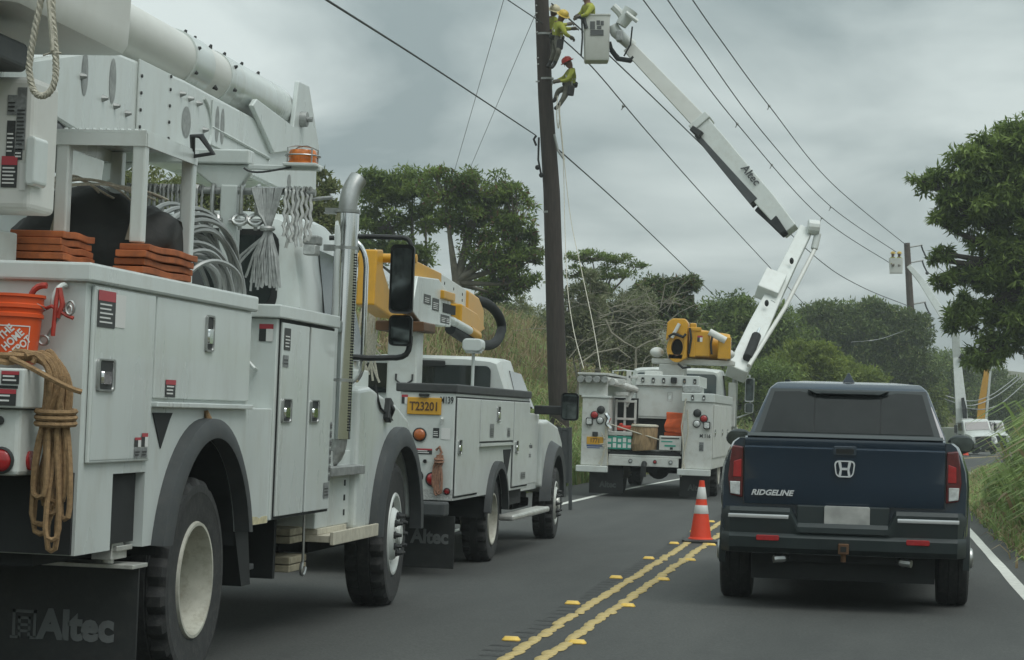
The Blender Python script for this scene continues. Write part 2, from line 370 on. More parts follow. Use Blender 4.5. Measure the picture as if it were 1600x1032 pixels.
# ------------------------------------------------------------------ vegetation helpers
def leaf_mat(name, dark, light, trans=.3, rough=.55):
    m = bpy.data.materials.new(name); m.use_nodes = True; MATS[name] = m
    t = m.node_tree; t.nodes.clear(); n = t.nodes.new; l = t.links.new
    o = n('ShaderNodeOutputMaterial'); at_ = n('ShaderNodeAttribute'); at_.attribute_name = 'tint'
    r = n('ShaderNodeValToRGB'); l(at_.outputs['Fac'], r.inputs[0]); r.color_ramp.elements[0].color = (*dark, 1); r.color_ramp.elements[1].color = (*light, 1)
    b = n('ShaderNodeBsdfPrincipled'); b.inputs['Roughness'].default_value = rough; l(r.outputs[0], b.inputs['Base Color']); b.inputs['Specular IOR Level'].default_value = .3
    tr = n('ShaderNodeBsdfTranslucent'); l(r.outputs[0], tr.inputs[0]); mx_ = n('ShaderNodeMixShader'); mx_.inputs[0].default_value = trans
    l(b.outputs[0], mx_.inputs[1]); l(tr.outputs[0], mx_.inputs[2]); l(mx_.outputs[0], o.inputs[0])
leaf_mat('leaf_mid', (0.072, 0.120, 0.031), (0.260, 0.345, 0.085), .38); leaf_mat('leaf_dark', (0.044, 0.075, 0.029), (0.176, 0.234, 0.072), .36)
leaf_mat('leaf_olive', (0.109, 0.133, 0.050), (0.328, 0.352, 0.140), .38); leaf_mat('leaf_bright', (.12, .165, .03), (.30, .36, .075), .4)
leaf_mat('leaf_red', (0.098, 0.065, 0.039), (0.247, 0.156, 0.085)); leaf_mat('leaf_grey', (0.133, 0.149, 0.086), (0.328, 0.343, 0.196), .38)
leaf_mat('grass_g', (.10, .16, .04), (.38, .50, .18), .45); leaf_mat('grass_dry', (.22, .16, .085), (.48, .38, .22), .42); leaf_mat('grass_m', (.15, .165, .05), (.40, .39, .16), .42)
M('bark', (.16, .145, .115), .9, var=.3, scale=5, bump=.3, bscale=25); M('bark_d', (.06, .05, .04), .9, var=.3, scale=5); M('bark_p', (.27, .25, .195), .9, var=.25, scale=6)

def mesh_np(name, V, F4, tint, mats, parent=None, F3=None, midx=None):
    me = bpy.data.meshes.new(name); nv = len(V)
    loops = F4.ravel() if F3 is None else np.concatenate([F4.ravel(), F3.ravel()])
    starts = np.arange(0, F4.size, 4)
    tot = np.full(len(F4), 4)
    if F3 is not None:
        starts = np.concatenate([starts, F4.size+np.arange(0, F3.size, 3)]); tot = np.concatenate([tot, np.full(len(F3), 3)])
    me.vertices.add(nv); me.vertices.foreach_set('co', V.astype(np.float32).ravel())
    me.loops.add(len(loops)); me.loops.foreach_set('vertex_index', loops.astype(np.int32))
    me.polygons.add(len(starts)); me.polygons.foreach_set('loop_start', starts.astype(np.int32)); me.polygons.foreach_set('loop_total', tot.astype(np.int32))
    if midx is not None: me.polygons.foreach_set('material_index', midx.astype(np.int32))
    me.update(calc_edges=True)
    a = me.attributes.new('tint', 'FLOAT', 'POINT'); a.data.foreach_set('value', tint.astype(np.float32))
    for m in mats: me.materials.append(MATS[m])
    o = bpy.data.objects.new(name, me); COL.objects.link(o)
    if parent: o.parent = parent
    return o
def unit(v): return v/np.maximum(1e-9, np.linalg.norm(v, axis=-1, keepdims=True))
def leaves(P, size, rs, droop=.2, asp=.32, outdir=None, upb=.35):
    # one folded leaf (4 verts, 2 triangles as a quad) at each point
    n = len(P); d = rs.normal(size=(n, 3)); d[:, 2] -= droop*2
    if outdir is not None: d += outdir*.9
    d = unit(d); nrm = rs.normal(size=(n, 3)); nrm[:, 2] += upb*4; nrm = unit(nrm)
    s = unit(np.cross(d, nrm)); nn = np.cross(s, d); L = size*rs.uniform(.65, 1.3, (n, 1))
    V = np.stack([P, P+d*L*.45+s*L*asp*.5+nn*L*.06, P+d*L, P+d*L*.45-s*L*asp*.5+nn*L*.06], 1).reshape(-1, 3)
    return V, np.arange(4*n).reshape(n, 4)
def tree(name, label, base, blobs, n_leaf, size, mats, cat='tree', trunk_r=.16, group=None, seed=1, droop=.2, asp=.34, clump=.45, nclump=26, bark='bark', twig=True, lean=0, spread=1., fill=.35, twig_r=.018, flat=1., fork=.45, bias=0., trunk_top=None):
    rs = np.random.RandomState(seed); base = Vector(base)
    root = thing(name, label, cat, base, group=group)
    tk = MB(); B = [(Vector(c)-base, Vector(r if hasattr(r, '__len__') else (r, r, r))) for c, r in blobs]
    vols = np.array([b[1].x*b[1].y*b[1].z for b in B])**.75; vols /= vols.sum()
    cen = sum((b[0]*float(v) for b, v in zip(B, vols)), Vector())
    top = Vector(trunk_top)-base if trunk_top is not None else Vector((cen.x*fork*.8, cen.y*fork*.8, cen.z*fork))
    tp_ = [Vector((0, 0, -.3)), top*.35+Vector((rs.uniform(-.1, .1), 0, 0)), top*.7+Vector((rs.uniform(-.15, .15), 0, 0)), top]
    tk.tube(tp_, [trunk_r*1.3, trunk_r, trunk_r*.85, trunk_r*.7], 9)
    Ps, Os, Ts = [], [], []
    for (c, r), v in zip(B, vols):
        end = c + Vector((0, 0, -.15*r.z)); mid = top.lerp(end, .5) + Vector((rs.normal()*.12, rs.normal()*.12, rs.normal()*.1))*min(2, r.x)
        tk.tube(bez(top, top.lerp(mid, .6), mid, end, 6), [trunk_r*.62*(1-.75*i/6) for i in range(7)], 6)
        k = max(5, int(nclump*len(B)*v*1.0)); nl = int(n_leaf*v/k)
        for j in range(k):
            q = rs.normal(size=3); q /= np.linalg.norm(q); q[2] = q[2]*.85+.15
            rad = rs.uniform(fill, 1.)**.6
            cc = np.array([c.x+q[0]*r.x*rad, c.y+q[1]*r.y*rad, c.z+q[2]*r.z*rad])
            if twig:
                a = end.lerp(Vector(cc), .1)-Vector((0, 0, .1*r.z)); e_ = Vector(cc)
                m_ = a.lerp(e_, .5)+Vector((rs.normal()*.1, rs.normal()*.1, -.05))*r.x
                tk.tube([a, m_, e_], [twig_r*1.6, twig_r*1.1, twig_r*.5], 4, cap=False)
            cr_ = clump*rs.uniform(.6, 1.35)*min(1.3, r.x)
            g = rs.normal(size=(nl, 3)); g = unit(g)*(rs.uniform(0, 1, (nl, 1))**.45)*cr_; g[:, 2] *= .62*flat
            Ps.append(cc+g); Os.append(unit(g+np.array([0, 0, .2]))); Ts.append(np.clip(rs.normal(.5, .17)+rs.normal(0, .16, nl)+bias, 0, 1))
    P = np.concatenate(Ps); O_ = np.concatenate(Os); T = np.concatenate(Ts)
    V, F4 = leaves(P, size, rs, droop, asp, O_*spread)
    midx = None
    if len(mats) > 1: midx = (rs.uniform(size=len(P)) < .28).astype(int)*rs.randint(0, len(mats), len(P))
    cr_o = mesh_np('crown', V, F4, np.repeat(T, 4), mats, root, midx=midx)
    tk.build('trunk', bark, root, smooth=True, ang=60)
    return root
def grass(name, label, pts, hmin, hmax, mats, wid=.022, seed=3, bend=.5, per=7, clump=.12, tag_kind='stuff', wts=None, plume=0.):
    rs = np.random.RandomState(seed); P = np.repeat(np.asarray(pts, float), per, 0); n = len(P); cl = np.repeat(rs.uniform(.5, 1.2, len(pts)), per); ct = np.repeat(rs.normal(0, .16, len(pts)), per); hs = (P[:, 3:4] if P.shape[1] > 3 else 1.)*cl[:, None]; P = P[:, :3].copy()
    P[:, :2] += rs.normal(0, clump, (n, 2))
    h = rs.uniform(hmin, hmax, (n, 1))*hs; az = rs.uniform(0, 2*PI, n); dr = np.stack([np.cos(az), np.sin(az), np.zeros(n)], 1); sd = np.stack([-np.sin(az+rs.normal(0, .6, n)), np.cos(az), np.zeros(n)], 1)
    bd = bend*rs.uniform(.25, 1.3, (n, 1)); w_ = wid*rs.uniform(.6, 1.4, (n, 1)); up = np.array([0, 0, 1.])
    b0 = P; b1 = P+up*h*.5+dr*h*bd*.16; b2 = P+up*h*(.86-.1*bd)+dr*h*bd*.5; b3 = P+up*h*(.93-.45*bd)+dr*h*bd*.95
    V = np.stack([b0-sd*w_*.5, b0+sd*w_*.5, b1-sd*w_*.6, b1+sd*w_*.6, b2-sd*w_*.45, b2+sd*w_*.45, b3], 1).reshape(-1, 3)
    i = np.arange(n)*7; F4 = np.concatenate([np.stack([i, i+1, i+3, i+2], 1), np.stack([i+2, i+3, i+5, i+4], 1)]); F3 = np.stack([i+4, i+5, i+6], 1)
    m1 = rs.choice(len(mats), n, p=wts) if len(mats) > 1 else np.zeros(n)
    o = mesh_np(name, V, F4, np.repeat(np.clip(rs.normal(.5, .17, n)+ct, 0, 1), 7), mats, F3=F3, midx=np.concatenate([m1, m1, m1]))
    return tag(o, label, kind=tag_kind)
# ------------------------------------------------------------------ vehicle helpers
def wheel(parent, x, y, rad, wid, style, rim_r, out=1, rim_mat='alu', lugs=10, tread=True, yaw=0.):
    t = MB(); n = 66; h = wid/2
    prof = [(rim_r, -h*.9), (rim_r+.3*(rad-rim_r), -h), (rad*.93, -h*.98), (rad*.985, -h*.86), (rad, -h*.7), (rad, -h*.35), (rad*.982, -h*.33), (rad*.982, -h*.27), (rad, -h*.25), (rad, h*.25), (rad*.982, h*.27), (rad*.982, h*.33), (rad, h*.35), (rad, h*.7), (rad*.985, h*.86), (rad*.93, h*.98), (rad*.86, h*1.0), (rad*.85, h*.985), (rim_r+.3*(rad-rim_r), h), (rim_r+.02, h*.94), (rim_r, h*.9)]
    t.lathe(prof, n, (0, 0, 0), 'x'); k = len(prof)
    if tread:
        for i in range(n):
            if i % 3 == 0:
                for q in (3, 4, 5, 12, 13, 14):
                    v = t.v[i*k+q]; f = .945; t.v[i*k+q] = (v[0]*(.97 if q in (3, 14) else 1), v[1]*f, v[2]*f)
    o = t.build('tyre', 'rubber', parent, smooth=True, ang=24); o.location = (x-out*h, y, rad); o.rotation_euler = (0, 0, (0 if out > 0 else PI)+yaw)
    rm = MB()
    if style == 'dish':       # outer wheel of a dual pair: deep cup
        rm.lathe([(rim_r+.012, h*.9), (rim_r+.004, h*1.02), (rim_r-.012, h*1.02), (rim_r-.02, h*.8), (rim_r-.03, -h*.1), (rim_r-.04, -h*.8), (rim_r-.07, -h*1.3), (.15, -h*1.45), (.13, -h*1.0), (.0, -h*1.0)], 40, (0, 0, 0), 'x')
        r_ = rm.build('rim', rim_mat, o, smooth=True)
        lg = MB()
        for i in range(lugs):
            a = 2*PI*i/lugs; lg.cyl((-h*1.45, .18*math.cos(a), .18*math.sin(a)), (-h*1.2, .18*math.cos(a), .18*math.sin(a)), .018, n=6)
        lg.build('lug_nut', 'galv', o)['kind'] = 'stuff'
    else:                      # front wheel: disc bulges outwards, hand holes, long nut covers
        rm.lathe([(rim_r+.012, h*.9), (rim_r+.004, h*1.0), (rim_r-.015, h*1.0), (rim_r-.03, h*.6), (rim_r-.07, h*.45), (.19, h*.95), (.17, h*1.1), (.085, h*1.1), (.08, h*1.25), (.07, h*1.32), (0, h*1.32)], 40, (0, 0, 0), 'x')
        rm.build('rim', rim_mat, o, smooth=True, ang=30)
        hh = MB()
        for i in range(5):
            a = 2*PI*(i+.3)/5; c = Vector((h*.72, (rim_r-.085)*math.cos(a), (rim_r-.085)*math.sin(a))); hh.cyl(c-Vector((.035, 0, 0)), c+Vector((.02, 0, 0)), .03, n=10)
        hh.build('hand_hole', 'under', o)['kind'] = 'stuff'
        lg = MB()
        for i in range(lugs):
            a = 2*PI*i/lugs; yy, zz = .142*math.cos(a), .142*math.sin(a)
            lg.tube([(h*1.05, yy, zz), (h*1.2, yy, zz), (h*1.24, yy, zz), (h*1.5, yy, zz)], [.027, .027, .018, .011], 8) if lugs > 6 else lg.tube([(h*.9, yy*.5, zz*.5), (h*1.12, yy*.5, zz*.5)], .012, 6)
        lg.build('lug_nut', 'black', o, smooth=True, ang=30)['kind'] = 'stuff'
    return o
def latch(parent, face, x, y, z, w_=.085, h_=.19, name='door_handle'):
    # paddle latch: chrome rim, dark recess, paddle
    pts = rrect(0, 0, w_, h_, .02); m = MB(); off = .012
    def P(u, v, d): return (x+d, y+u, z+v) if face == 'right' else (x+u, y-d, z+v)
    o_ = MB(); o_.loft([[P(u, v, 0) for u, v in pts], [P(u, v, off) for u, v in pts], [P(u*.8, v*.9, off) for u, v in pts], [P(u*.78, v*.88, .003) for u, v in pts]]); b = o_.build(name, 'steel', parent, smooth=True, ang=30)
    d = MB(); d.add([P(u*.8, v*.9, .005) for u, v in pts], [tuple(range(len(pts)))]); d.build('recess', 'black', b)
    q = rrect(0, -h_*.08, w_*.5, h_*.42, .012); pd = MB(); pd.loft([[P(u, v, .004) for u, v in q], [P(u*.9, v*.95, .016) for u, v in q]]); pd.build('paddle', 'chrome', b, smooth=True, ang=40)
    return b
def sticker(parent, face, x, y, z, w_, h_, kind='warn', name='sticker'):
    def quad(u0, u1, v0, v1, d, mat, nm, par):
        m = MB()
        def P(u, v): return (x+d, y+u, z+v) if face == 'right' else (x+u, y-d, z+v)
        m.add([P(u0, v0), P(u1, v0), P(u1, v1), P(u0, v1)], [(0, 1, 2, 3)]); return m.build(nm, mat, par)
    a = w_/2; b = h_/2
    base = quad(-a, a, -b, b, .0025, {'warn': 'sticker_b', 'white': 'sticker_w', 'grey': 'sticker_g', 'black': 'sticker_b', 'half': 'sticker_b'}[kind], name, parent)
    if kind in ('warn', 'half'): quad(-a, a, b-.28*h_, b, .004, 'sticker_r', 'heading', base)
    if kind == 'half': quad(a*.0, a, -b, b-.28*h_, .004, 'sticker_w', 'panel', base)
    if kind in ('warn', 'black', 'grey'):
        ln = MB()
        for i in range(max(2, int(h_/.028))):
            v = b-.36*h_-i*(h_*.6)/max(2, int(h_/.028))
            def P(u, v_): return (x+.005, y+u, z+v_) if face == 'right' else (x+u, y-.005, z+v_)
            e_ = a*random.uniform(.4, .85); ln.add([P(-a*.82, v-.006), P(e_, v-.006), P(e_, v+.001), P(-a*.82, v+.001)], [(0, 1, 2, 3)])
        ln.build('print_line', 'sticker_w' if kind != 'grey' else 'sticker_b', base)['kind'] = 'stuff'
    return base
def lamp(parent, x, y, z, r_, mat, name='tail_light', d=.03):
    m = MB(); m.lathe([(r_*1.18, .0), (r_*1.18, -.012), (r_*1.0, -.016), (r_*.98, -.006)], 20, (x, y, z), 'y'); b = m.build(name, 'black', parent, smooth=True, ang=30)
    l_ = MB(); l_.lathe([(r_, -.004), (r_*.95, -d*.6), (r_*.6, -d*.95), (0, -d)], 20, (x, y, z), 'y'); l_.build('lens', mat, b, smooth=True, ang=60); return b
def coil_rope(name, label, mat, top, bottoms, r_, parent=None, seed=1, spread=(.05, .06), wraps=None, group=None):
    # strands that hang in loops from `top` and return
    rr = random.Random(seed); m = MB(); top = Vector(top)
    for b in bottoms:
        b = Vector(b); j = lambda s_: Vector((rr.uniform(-1, 1)*spread[0]*s_, rr.uniform(-1, 1)*spread[1]*s_, 0))
        a = top+j(.6); c = top+j(.6); wv = Vector((spread[0]*rr.uniform(.35, .8), spread[1]*rr.uniform(-.6, .6), 0))
        pts = bez(a, a.lerp(b, .35)+j(.7), b+wv+Vector((0, 0, .28)), b+wv*.95+Vector((0, 0, .05)), 8)
        pts += [tuple(b+wv*.7+Vector((0, 0, .01))), tuple(b), tuple(b-wv*.7+Vector((0, 0, .01)))]
        pts += bez(b-wv*.95+Vector((0, 0, .05)), b-wv+Vector((0, 0, .28)), c.lerp(b, .35)+j(.7), c, 8)
        m.tube(pts, r_, 6)
    if wraps:
        z, rx, ry, k, cx, cyy = wraps
        for i in range(k):
            m.tube([(cx+rx*math.cos(t), cyy+ry*math.sin(t), z+i*r_*2.1+.006*math.sin(t)) for t in [2*PI*q/20 for q in range(20)]], r_, 6, closed=True)
    return m

# ------------------------------------------------------------------ nearest truck: white bucket truck on the left
T1 = thing('bucket_truck', 'nearest white bucket truck, its tall side cabinets and folded boom filling the left side', 'utility truck', (-4.72, 11.1, gz(-4.72)), (0, R(2.2), 0), 'white utility trucks')
t = T1
# chassis
m = MB()
for s in (-1, 1): m.box(s*.46-.05, s*.46+.05, -1.5, 6.1, .62, .92)
for y in (-1.4, -.6, 1.2, 2.6, 4.3): m.box(-.41, .41, y, y+.1, .66, .88)
m.cyl((-.95, .15, .52), (.95, .15, .52), .09); m.ball((0, .15, .52), .2); m.cyl((-.8, 5.1, .5), (.8, 5.1, .5), .06); m.cyl((0, .1, .58), (0, 4, .75), .06)
m.box(-.42, .42, 3.2, 5.6, .75, 1.3)
m.build('chassis', 'under', t, bevel=.008)
# service bins with wheel arch
ARC = arc(.15, .58, .70, 14, 166, 22)
def bin_side(x0, x1, name):
    poly = [(-1.68, .76), (-1.68, 1.975), (.95, 1.975), (.95, .755), (.83, .752)] + [(a, b) for a, b in ARC] + [(-.62, .752), (-.76, .752), (-.76, 1.11), (-1.22, 1.11), (-1.22, .76)]
    m = MB(); m.prism(poly, 'x', x0, x1); return m.build(name, 'white', t, bevel=.006)
bin_side(.70, 1.22, 'service_bin'); bin_side(-1.22, -.70, 'service_bin')
m = MB(); LA = [(.15+.694*math.cos(R(a)), .575+.694*math.sin(R(a))) for a in range(8, 173, 6)]
m.loft([[(.62, a, b), (1.212, a, b)] for a, b in LA], cap=False, closed=False); m.box(.72, 1.18, -1.2, -.78, .78, 1.105); m.prism([(.15+.72*math.cos(a), .58+.72*math.sin(a)) for a in [R(i) for i in range(0, 181, 12)]], 'x', .3, .69); m.box(.60, .71, -.7, .9, .7, 1.35); m.build('wheel_well', 'under', t)
m = MB(); m.box(-.70, .70, -1.6, .95, .98, 1.08); m.box(-.70, .70, .85, .95, 1.08, 1.9); m.build('bed_floor', 'white2', t, bevel=.006)
m = MB(); m.box(.64, 1.255, -1.715, .985, 1.965, 2.05); m.build('bin_lid', 'white', t, bevel=.012)
m = MB(); m.box(-1.255, -.64, -1.715, .985, 1.965, 2.05); m.build('bin_lid', 'white', t, bevel=.012)
# doors of the bin
m = MB(); m.box(1.222, 1.240, -1.615, -.765, 1.165, 1.955); d1 = m.build('cabinet_door', 'white', t, bevel=.006)
m = MB(); m.box(1.2402, 1.243, -1.60, -.79, 1.18, 1.94); m.build('door_skin', 'white', d1)
latch(d1, 'right', 1.243, -1.455, 1.56, .23, .145)
sticker(d1, 'right', 1.2432, -1.475, 1.855, .23, .165, 'warn'); sticker(d1, 'right', 1.2432, -1.285, 1.855, .14, .15, 'white')
sticker(d1, 'right', 1.2432, -.965, 1.205, .09, .045, 'grey'); sticker(d1, 'right', 1.2432, -.865, 1.205, .09, .045, 'grey'); sticker(d1, 'right', 1.2432, -.965, 1.255, .09, .045, 'half'); sticker(d1, 'right', 1.2432, -.865, 1.265, .09, .065, 'half')
m = MB(); m.box(1.222, 1.238, -.735, .915, 1.465, 1.955); d2 = m.build('cabinet_door', 'white', t, bevel=.006)
latch(d2, 'right', 1.238, .12, 1.81, .14, .19); sticker(d2, 'right', 1.2382, -.49, 1.515, .16, .085, 'warn')
m = MB(); m.box(1.222, 1.262, -.74, .93, 1.422, 1.448); m.build('drip_rail', 'white', t, bevel=.005)
m = MB(); m.prism([(-.70, 1.395), (-.39, 1.395), (-.43, 1.36), (-.555, 1.22)], 'x', 1.2215, 1.2255); m.build('reflector_triangle', 'under', t)
m = MB(); m.tube([(1.225, .165, 1.41), (1.24, .165, 1.37), (1.24, .175, 1.32), (1.23, .165, 1.29)], [.012, .02, .026, .01], 8); m.build('pull_knob', 'rope', t, smooth=True)
# fender flare
m = MB(); A0 = arc(.15, .57, .70, 15, 165, 26); A1 = arc(.15, .57, .80, 13, 167, 26)
m.loft([[(1.215, a[0], a[1]), (1.30, a[0]+.0, a[1]), (1.305, (a[0]+b[0])/2, (a[1]+b[1])/2), (1.285, b[0], b[1]), (1.215, b[0], b[1])] for a, b in zip(A0, A1)]); m.build('fender_flare', 'flare', t, smooth=True, ang=50)
# lower skirt in front of the bin, front cabinet
m = MB(); m.box(1.02, 1.205, .95, 1.54, .765, 1.43); m.build('lower_skirt', 'white', t, bevel=.006)
rr = random.Random(2); M('chip', (.52, .47, .30), .8, var=.2, scale=30)
m = MB(); yy = .97; up = [(.97+.055*i, .80+rr.uniform(-.012, .022)) for i in range(11)]; m.prism([(.965, .768), (1.525, .768)]+up[::-1], 'x', 1.2052, 1.2068); m.build('paint_chip', 'chip', t)
m = MB(); m.box(.45, 1.215, 1.54, 2.925, .78, 1.955); fc = m.build('front_cabinet', 'white', t, bevel=.006)
m = MB(); m.box(.42, 1.245, 1.50, 2.96, 1.957, 2.035); m.build('cabinet_lid', 'white', t, bevel=.008)
for a, b, ly in ((1.60, 2.225, 1.735), (2.275, 2.885, 2.40)):
    m = MB(); m.box(1.217, 1.234, a, b, .80, 1.935); d = m.build('cabinet_door', 'white', fc, bevel=.005); latch(d, 'right', 1.234, ly, 1.42, .21, .14)
    g = MB(); g.box(1.2155, 1.2215, a-.018, b+.018, .783, 1.952); g.build('door_gap', 'under', d)
sticker(fc, 'right', 1.2345, 1.70, 1.84, .14, .13, 'black'); sticker(fc, 'right', 1.2345, 1.68, 1.71, .12, .07, 'grey')
sticker(fc, 'right', 1.2345, 2.79, .92, .14, .1, 'grey')
for i in range(7): sticker(fc, 'right', 1.2345, 2.86, 1.0+i*.055, .045, .045, 'grey')
sticker(fc, 'rear', 1.15, 1.5385, 1.87, .085, .10, 'half')
m = MB(); m.tube([(1.02, 1.53, 1.75), (1.02, 1.49, 1.74), (1.10, 1.49, 1.66), (1.10, 1.53, 1.65)], .012, 8); m.build('grab_bar', 'white', fc, smooth=True)
m = MB(); m.cyl((1.12, 1.5, 1.33), (1.12, 1.56, 1.33), .025); m.build('door_stop', 'white', fc, smooth=True)
# rear face: corner post, shelf box, light box, hitch shelf
m = MB(); m.box(.30, 1.085, -2.02, -1.69, 1.40, 1.57); bx = m.build('tail_shelf_box', 'white2', t, bevel=.008)
m = MB(); m.box(.30, 1.06, -1.98, -1.69, 1.11, 1.398); lb = m.build('light_box', 'white2', t, bevel=.02)
lamp(lb, .985, -1.982, 1.175, .05, 'red_lens', 'tail_light', .02); lamp(lb, .82, -1.982, 1.17, .05, 'red_lens', 'tail_light', .02)
m = MB(); m.lathe([(.043, 0), (.043, .01), (0, .012)], 18, (1.06, -1.85, 1.175), 'x'); m.build('side_marker', 'red_lens', lb, smooth=True)
m = MB(); m.box(1.06, 1.10, -1.77, -1.70, 1.24, 1.30); m.build('marker_box', 'galv', lb, bevel=.005)
for yy, zz in ((-1.88, 1.345),): m = MB(); m.lathe([(.02, 0), (.02, -.008), (0, -.009)], 14, (.97, -1.981, zz), 'y'); m.build('plug', 'black', lb)
sticker(bx, 'rear', 1.025, -2.021, 1.53, .08, .055, 'warn'); sticker(bx, 'rear', .99, -2.021, 1.445, .13, .07, 'warn'); sticker(bx, 'rear', .93, -2.021, 1.53, .07, .055, 'white')
text('lettering', '0', 'sticker_b', bx, .075, face_rear(.945, -2.026, 1.53), sx=.8, bold=.001)
m = MB(); m.box(.96, 1.06, -2.024, -2.019, 1.484, 1.496); m.build('slot', 'under', bx)
m = MB(); m.box(-.7, .98, -1.69, -1.60, .80, 1.10); m.box(-1.0, 1.0, -1.6, -.85, .70, .9); m.build('tail_beam', 'under', t)
m = MB(); m.box(.40, 1.205, -1.70, -1.66, .765, 1.125); m.build('tail_shade_panel', 'under', t)  # dark sheet painting in the shade of the open lower tail corner
# mud flap with brand mark, bracket
m = MB(); m.box(.52, 1.235, -.83, -.815, .10, .66); fl = m.build('mud_flap', 'black', t, bevel=.004)
text('lettering', 'Altec', 'flap_print' if 'flap_print' in MATS else M('flap_print', (.14, .15, .15), .6, dirt=.5, dirt_col=(.05, .05, .05)), fl, .19, face_rear(.935, -.833, .36), sx=.92, bold=.009)
lg = MB()
for a, b, c, d in ((.615, .735, .415, .43), (.615, .63, .30, .43), (.72, .735, .30, .43), (.643, .707, .385, .398), (.643, .656, .335, .398), (.694, .707, .335, .398), (.643, .707, .352, .364), (.605, .655, .292, .305), (.695, .745, .292, .305), (.645, .657, .292, .33), (.693, .705, .292, .33), (.645, .705, .322, .334)): lg.box(a, b, -.8335, -.8305, c, d)
lg.build('logo', 'flap_print', fl)
m = MB(); m.box(.68, 1.24, -.94, -.72, .655, .675); m.build('flap_bracket', 'alu', t, bevel=.003)
m = MB(); m.prism([(-1.0, .86), (-.8, .74), (-.8, .70), (-1.02, .70)], 'x', 1.06, 1.16); m.box(1.02, 1.18, -1.0, -.78, .74, .765); m.cyl((1.1, -.9, .675), (1.1, -.9, .76), .03); m.build('flap_hinge', 'alu', t, bevel=.004)
# wheels
for s in (1, -1):
    wheel(t, s*1.215, .15, .53, .28, 'dish', .295, s, 'rim_w' if 'rim_w' in MATS else M('rim_w', (.46, .455, .39), .55, var=.18, scale=6, dirt=.75, dirt_col=(.17, .14, .085)))
    wheel(t, s*1.20, 5.1, .53, .29, 'front', .295, s, 'white2', yaw=R(3))
# cribbing, hook, little step, side platform
for z in (.40, .58):
    m = MB()
    for k in range(2): m.box(.72, 1.06, 2.62, 3.05, z+k*.05, z+.044+k*.05)
    m.build('wood_block', 'old_wood', t, bevel=.006)
m = MB(); m.box(.66, .72, 2.5, 3.1, .37, .78); m.box(.6, 1.0, 2.45, 2.5, .37, .78); m.build('block_rack', 'under', t)
m = MB(); m.tube([(1.16, 2.56, .80), (1.16, 2.57, .47)], .009, 6); m.tube(bez((1.16, 2.55, .47), (1.16, 2.48, .40), (1.16, 2.6, .36), (1.16, 2.63, .44), 8), .012, 6); m.build('hook_rod', 'steel', t, smooth=True)
m = MB(); m.box(.85, 1.1, 1.32, 1.66, .485, .52); m.box(.85, 1.05, 1.28, 1.32, .485, .78); m.build('foot_step', 'flare', t, bevel=.006)
m = MB(); m.prism([(1.0, .78), (1.28, .78), (1.38, .42), (1.2, .42)], 'x', .98, 1.16); m.build('splash_guard', 'under', t)
m = MB(); m.box(.85, 1.24, 3.0, 4.30, .575, .62); m.box(.9, 1.14, 3.0, 3.8, .62, .66); m.box(1.225, 1.25, 2.99, 4.31, .56, .645); m.build('side_platform', 'step_m' if 'step_m' in MATS else M('step_m', (.50, .47, .38), .7, var=.15, scale=10, dirt=.6, dirt_col=(.22, .19, .12)), t, bevel=.004)
m = MB(); m.box(.6, 1.13, 2.96, 4.05, .66, 1.16); bb = m.build('battery_box', 'white', t, bevel=.008)
m = MB(); m.box(1.10, 1.22, 3.0, 3.95, 1.0, 1.06); m.build('box_step', 'galv', bb, bevel=.005)
m = MB()
for z in (.72, .82, .92): m.box(1.13, 1.136, 3.72, 3.745, z, z+.04)
m.build('fastener', 'under', bb)['kind'] = 'stuff'
# cab: lofted shell
def cab_section(y, hw_b, hw_t, z0, z1, rz=.16):
    p = []
    for s in (1, -1):
        side = [(hw_b*s, z0), (hw_b*s*1.01, z0+.55*(z1-z0)*.6), (hw_b*s*.985+(hw_t-hw_b)*s*.35, z0+(z1-z0)*.72), (hw_t*s, z1-rz), (hw_t*s*.965, z1-rz*.35), (hw_t*s*.88, z1-.02), (hw_t*s*.55, z1)]
        p.append(side)
    return [(x, y, z) for x, z in p[0]] + [(x, y, z) for x, z in p[1][::-1]]
m = MB(); m.loft([cab_section(3.02, .93, .80, .98, 2.60), cab_section(3.06, .99, .88, .96, 2.68), cab_section(3.3, 1.02, .91, .96, 2.73), cab_section(3.9, 1.03, .91, .96, 2.74), cab_section(4.25, 1.03, .89, .96, 2.70), cab_section(4.45, 1.03, .88, .96, 2.58), cab_section(4.9, 1.03, .93, .96, 1.80)])
cab = m.build('cab', 'white', t, smooth=True, ang=32)
m = MB(); m.prism(rrect(0, 2.32, 1.52, .46, .09), 'y', 3.0, 3.03); m.build('rear_window', 'glass', cab)
m = MB(); m.prism(rrect(0, 2.32, 1.6, .54, .1), 'y', 3.012, 3.04); m.build('window_seal', 'black', cab)
m = MB(); m.prism(rrect(0, 1.75, 1.3, .42, .08), 'y', 3.008, 3.03); m.build('rear_panel', 'white', cab, bevel=.01)
for s in (1, -1): side_win(cab, [(3.5, 1.78), (4.6, 1.78), (4.32, 2.48), (3.55, 2.5)], 1.036, 1.78, .15, s)
m = MB(); m.prism([(3.42, 1.0), (4.72, 1.0), (4.70, 1.72), (3.42, 1.72)], 'x', 1.0, 1.047); dr = m.build('cab_door', 'white', cab, bevel=.012)
text('lettering', 'Hawaiian', 'decal', dr, .085, face_right(1.05, 3.72, 1.66), sx=1.1); text('lettering', 'Electric', 'decal', dr, .085, face_right(1.05, 3.70, 1.545), sx=1.1)
m = MB(); m.prism([(4.05, 2.66), (4.75, 2.46), (4.75, 2.44), (4.05, 2.60)], 'x', -.86, .86); m.build('sun_visor', 'white', cab)
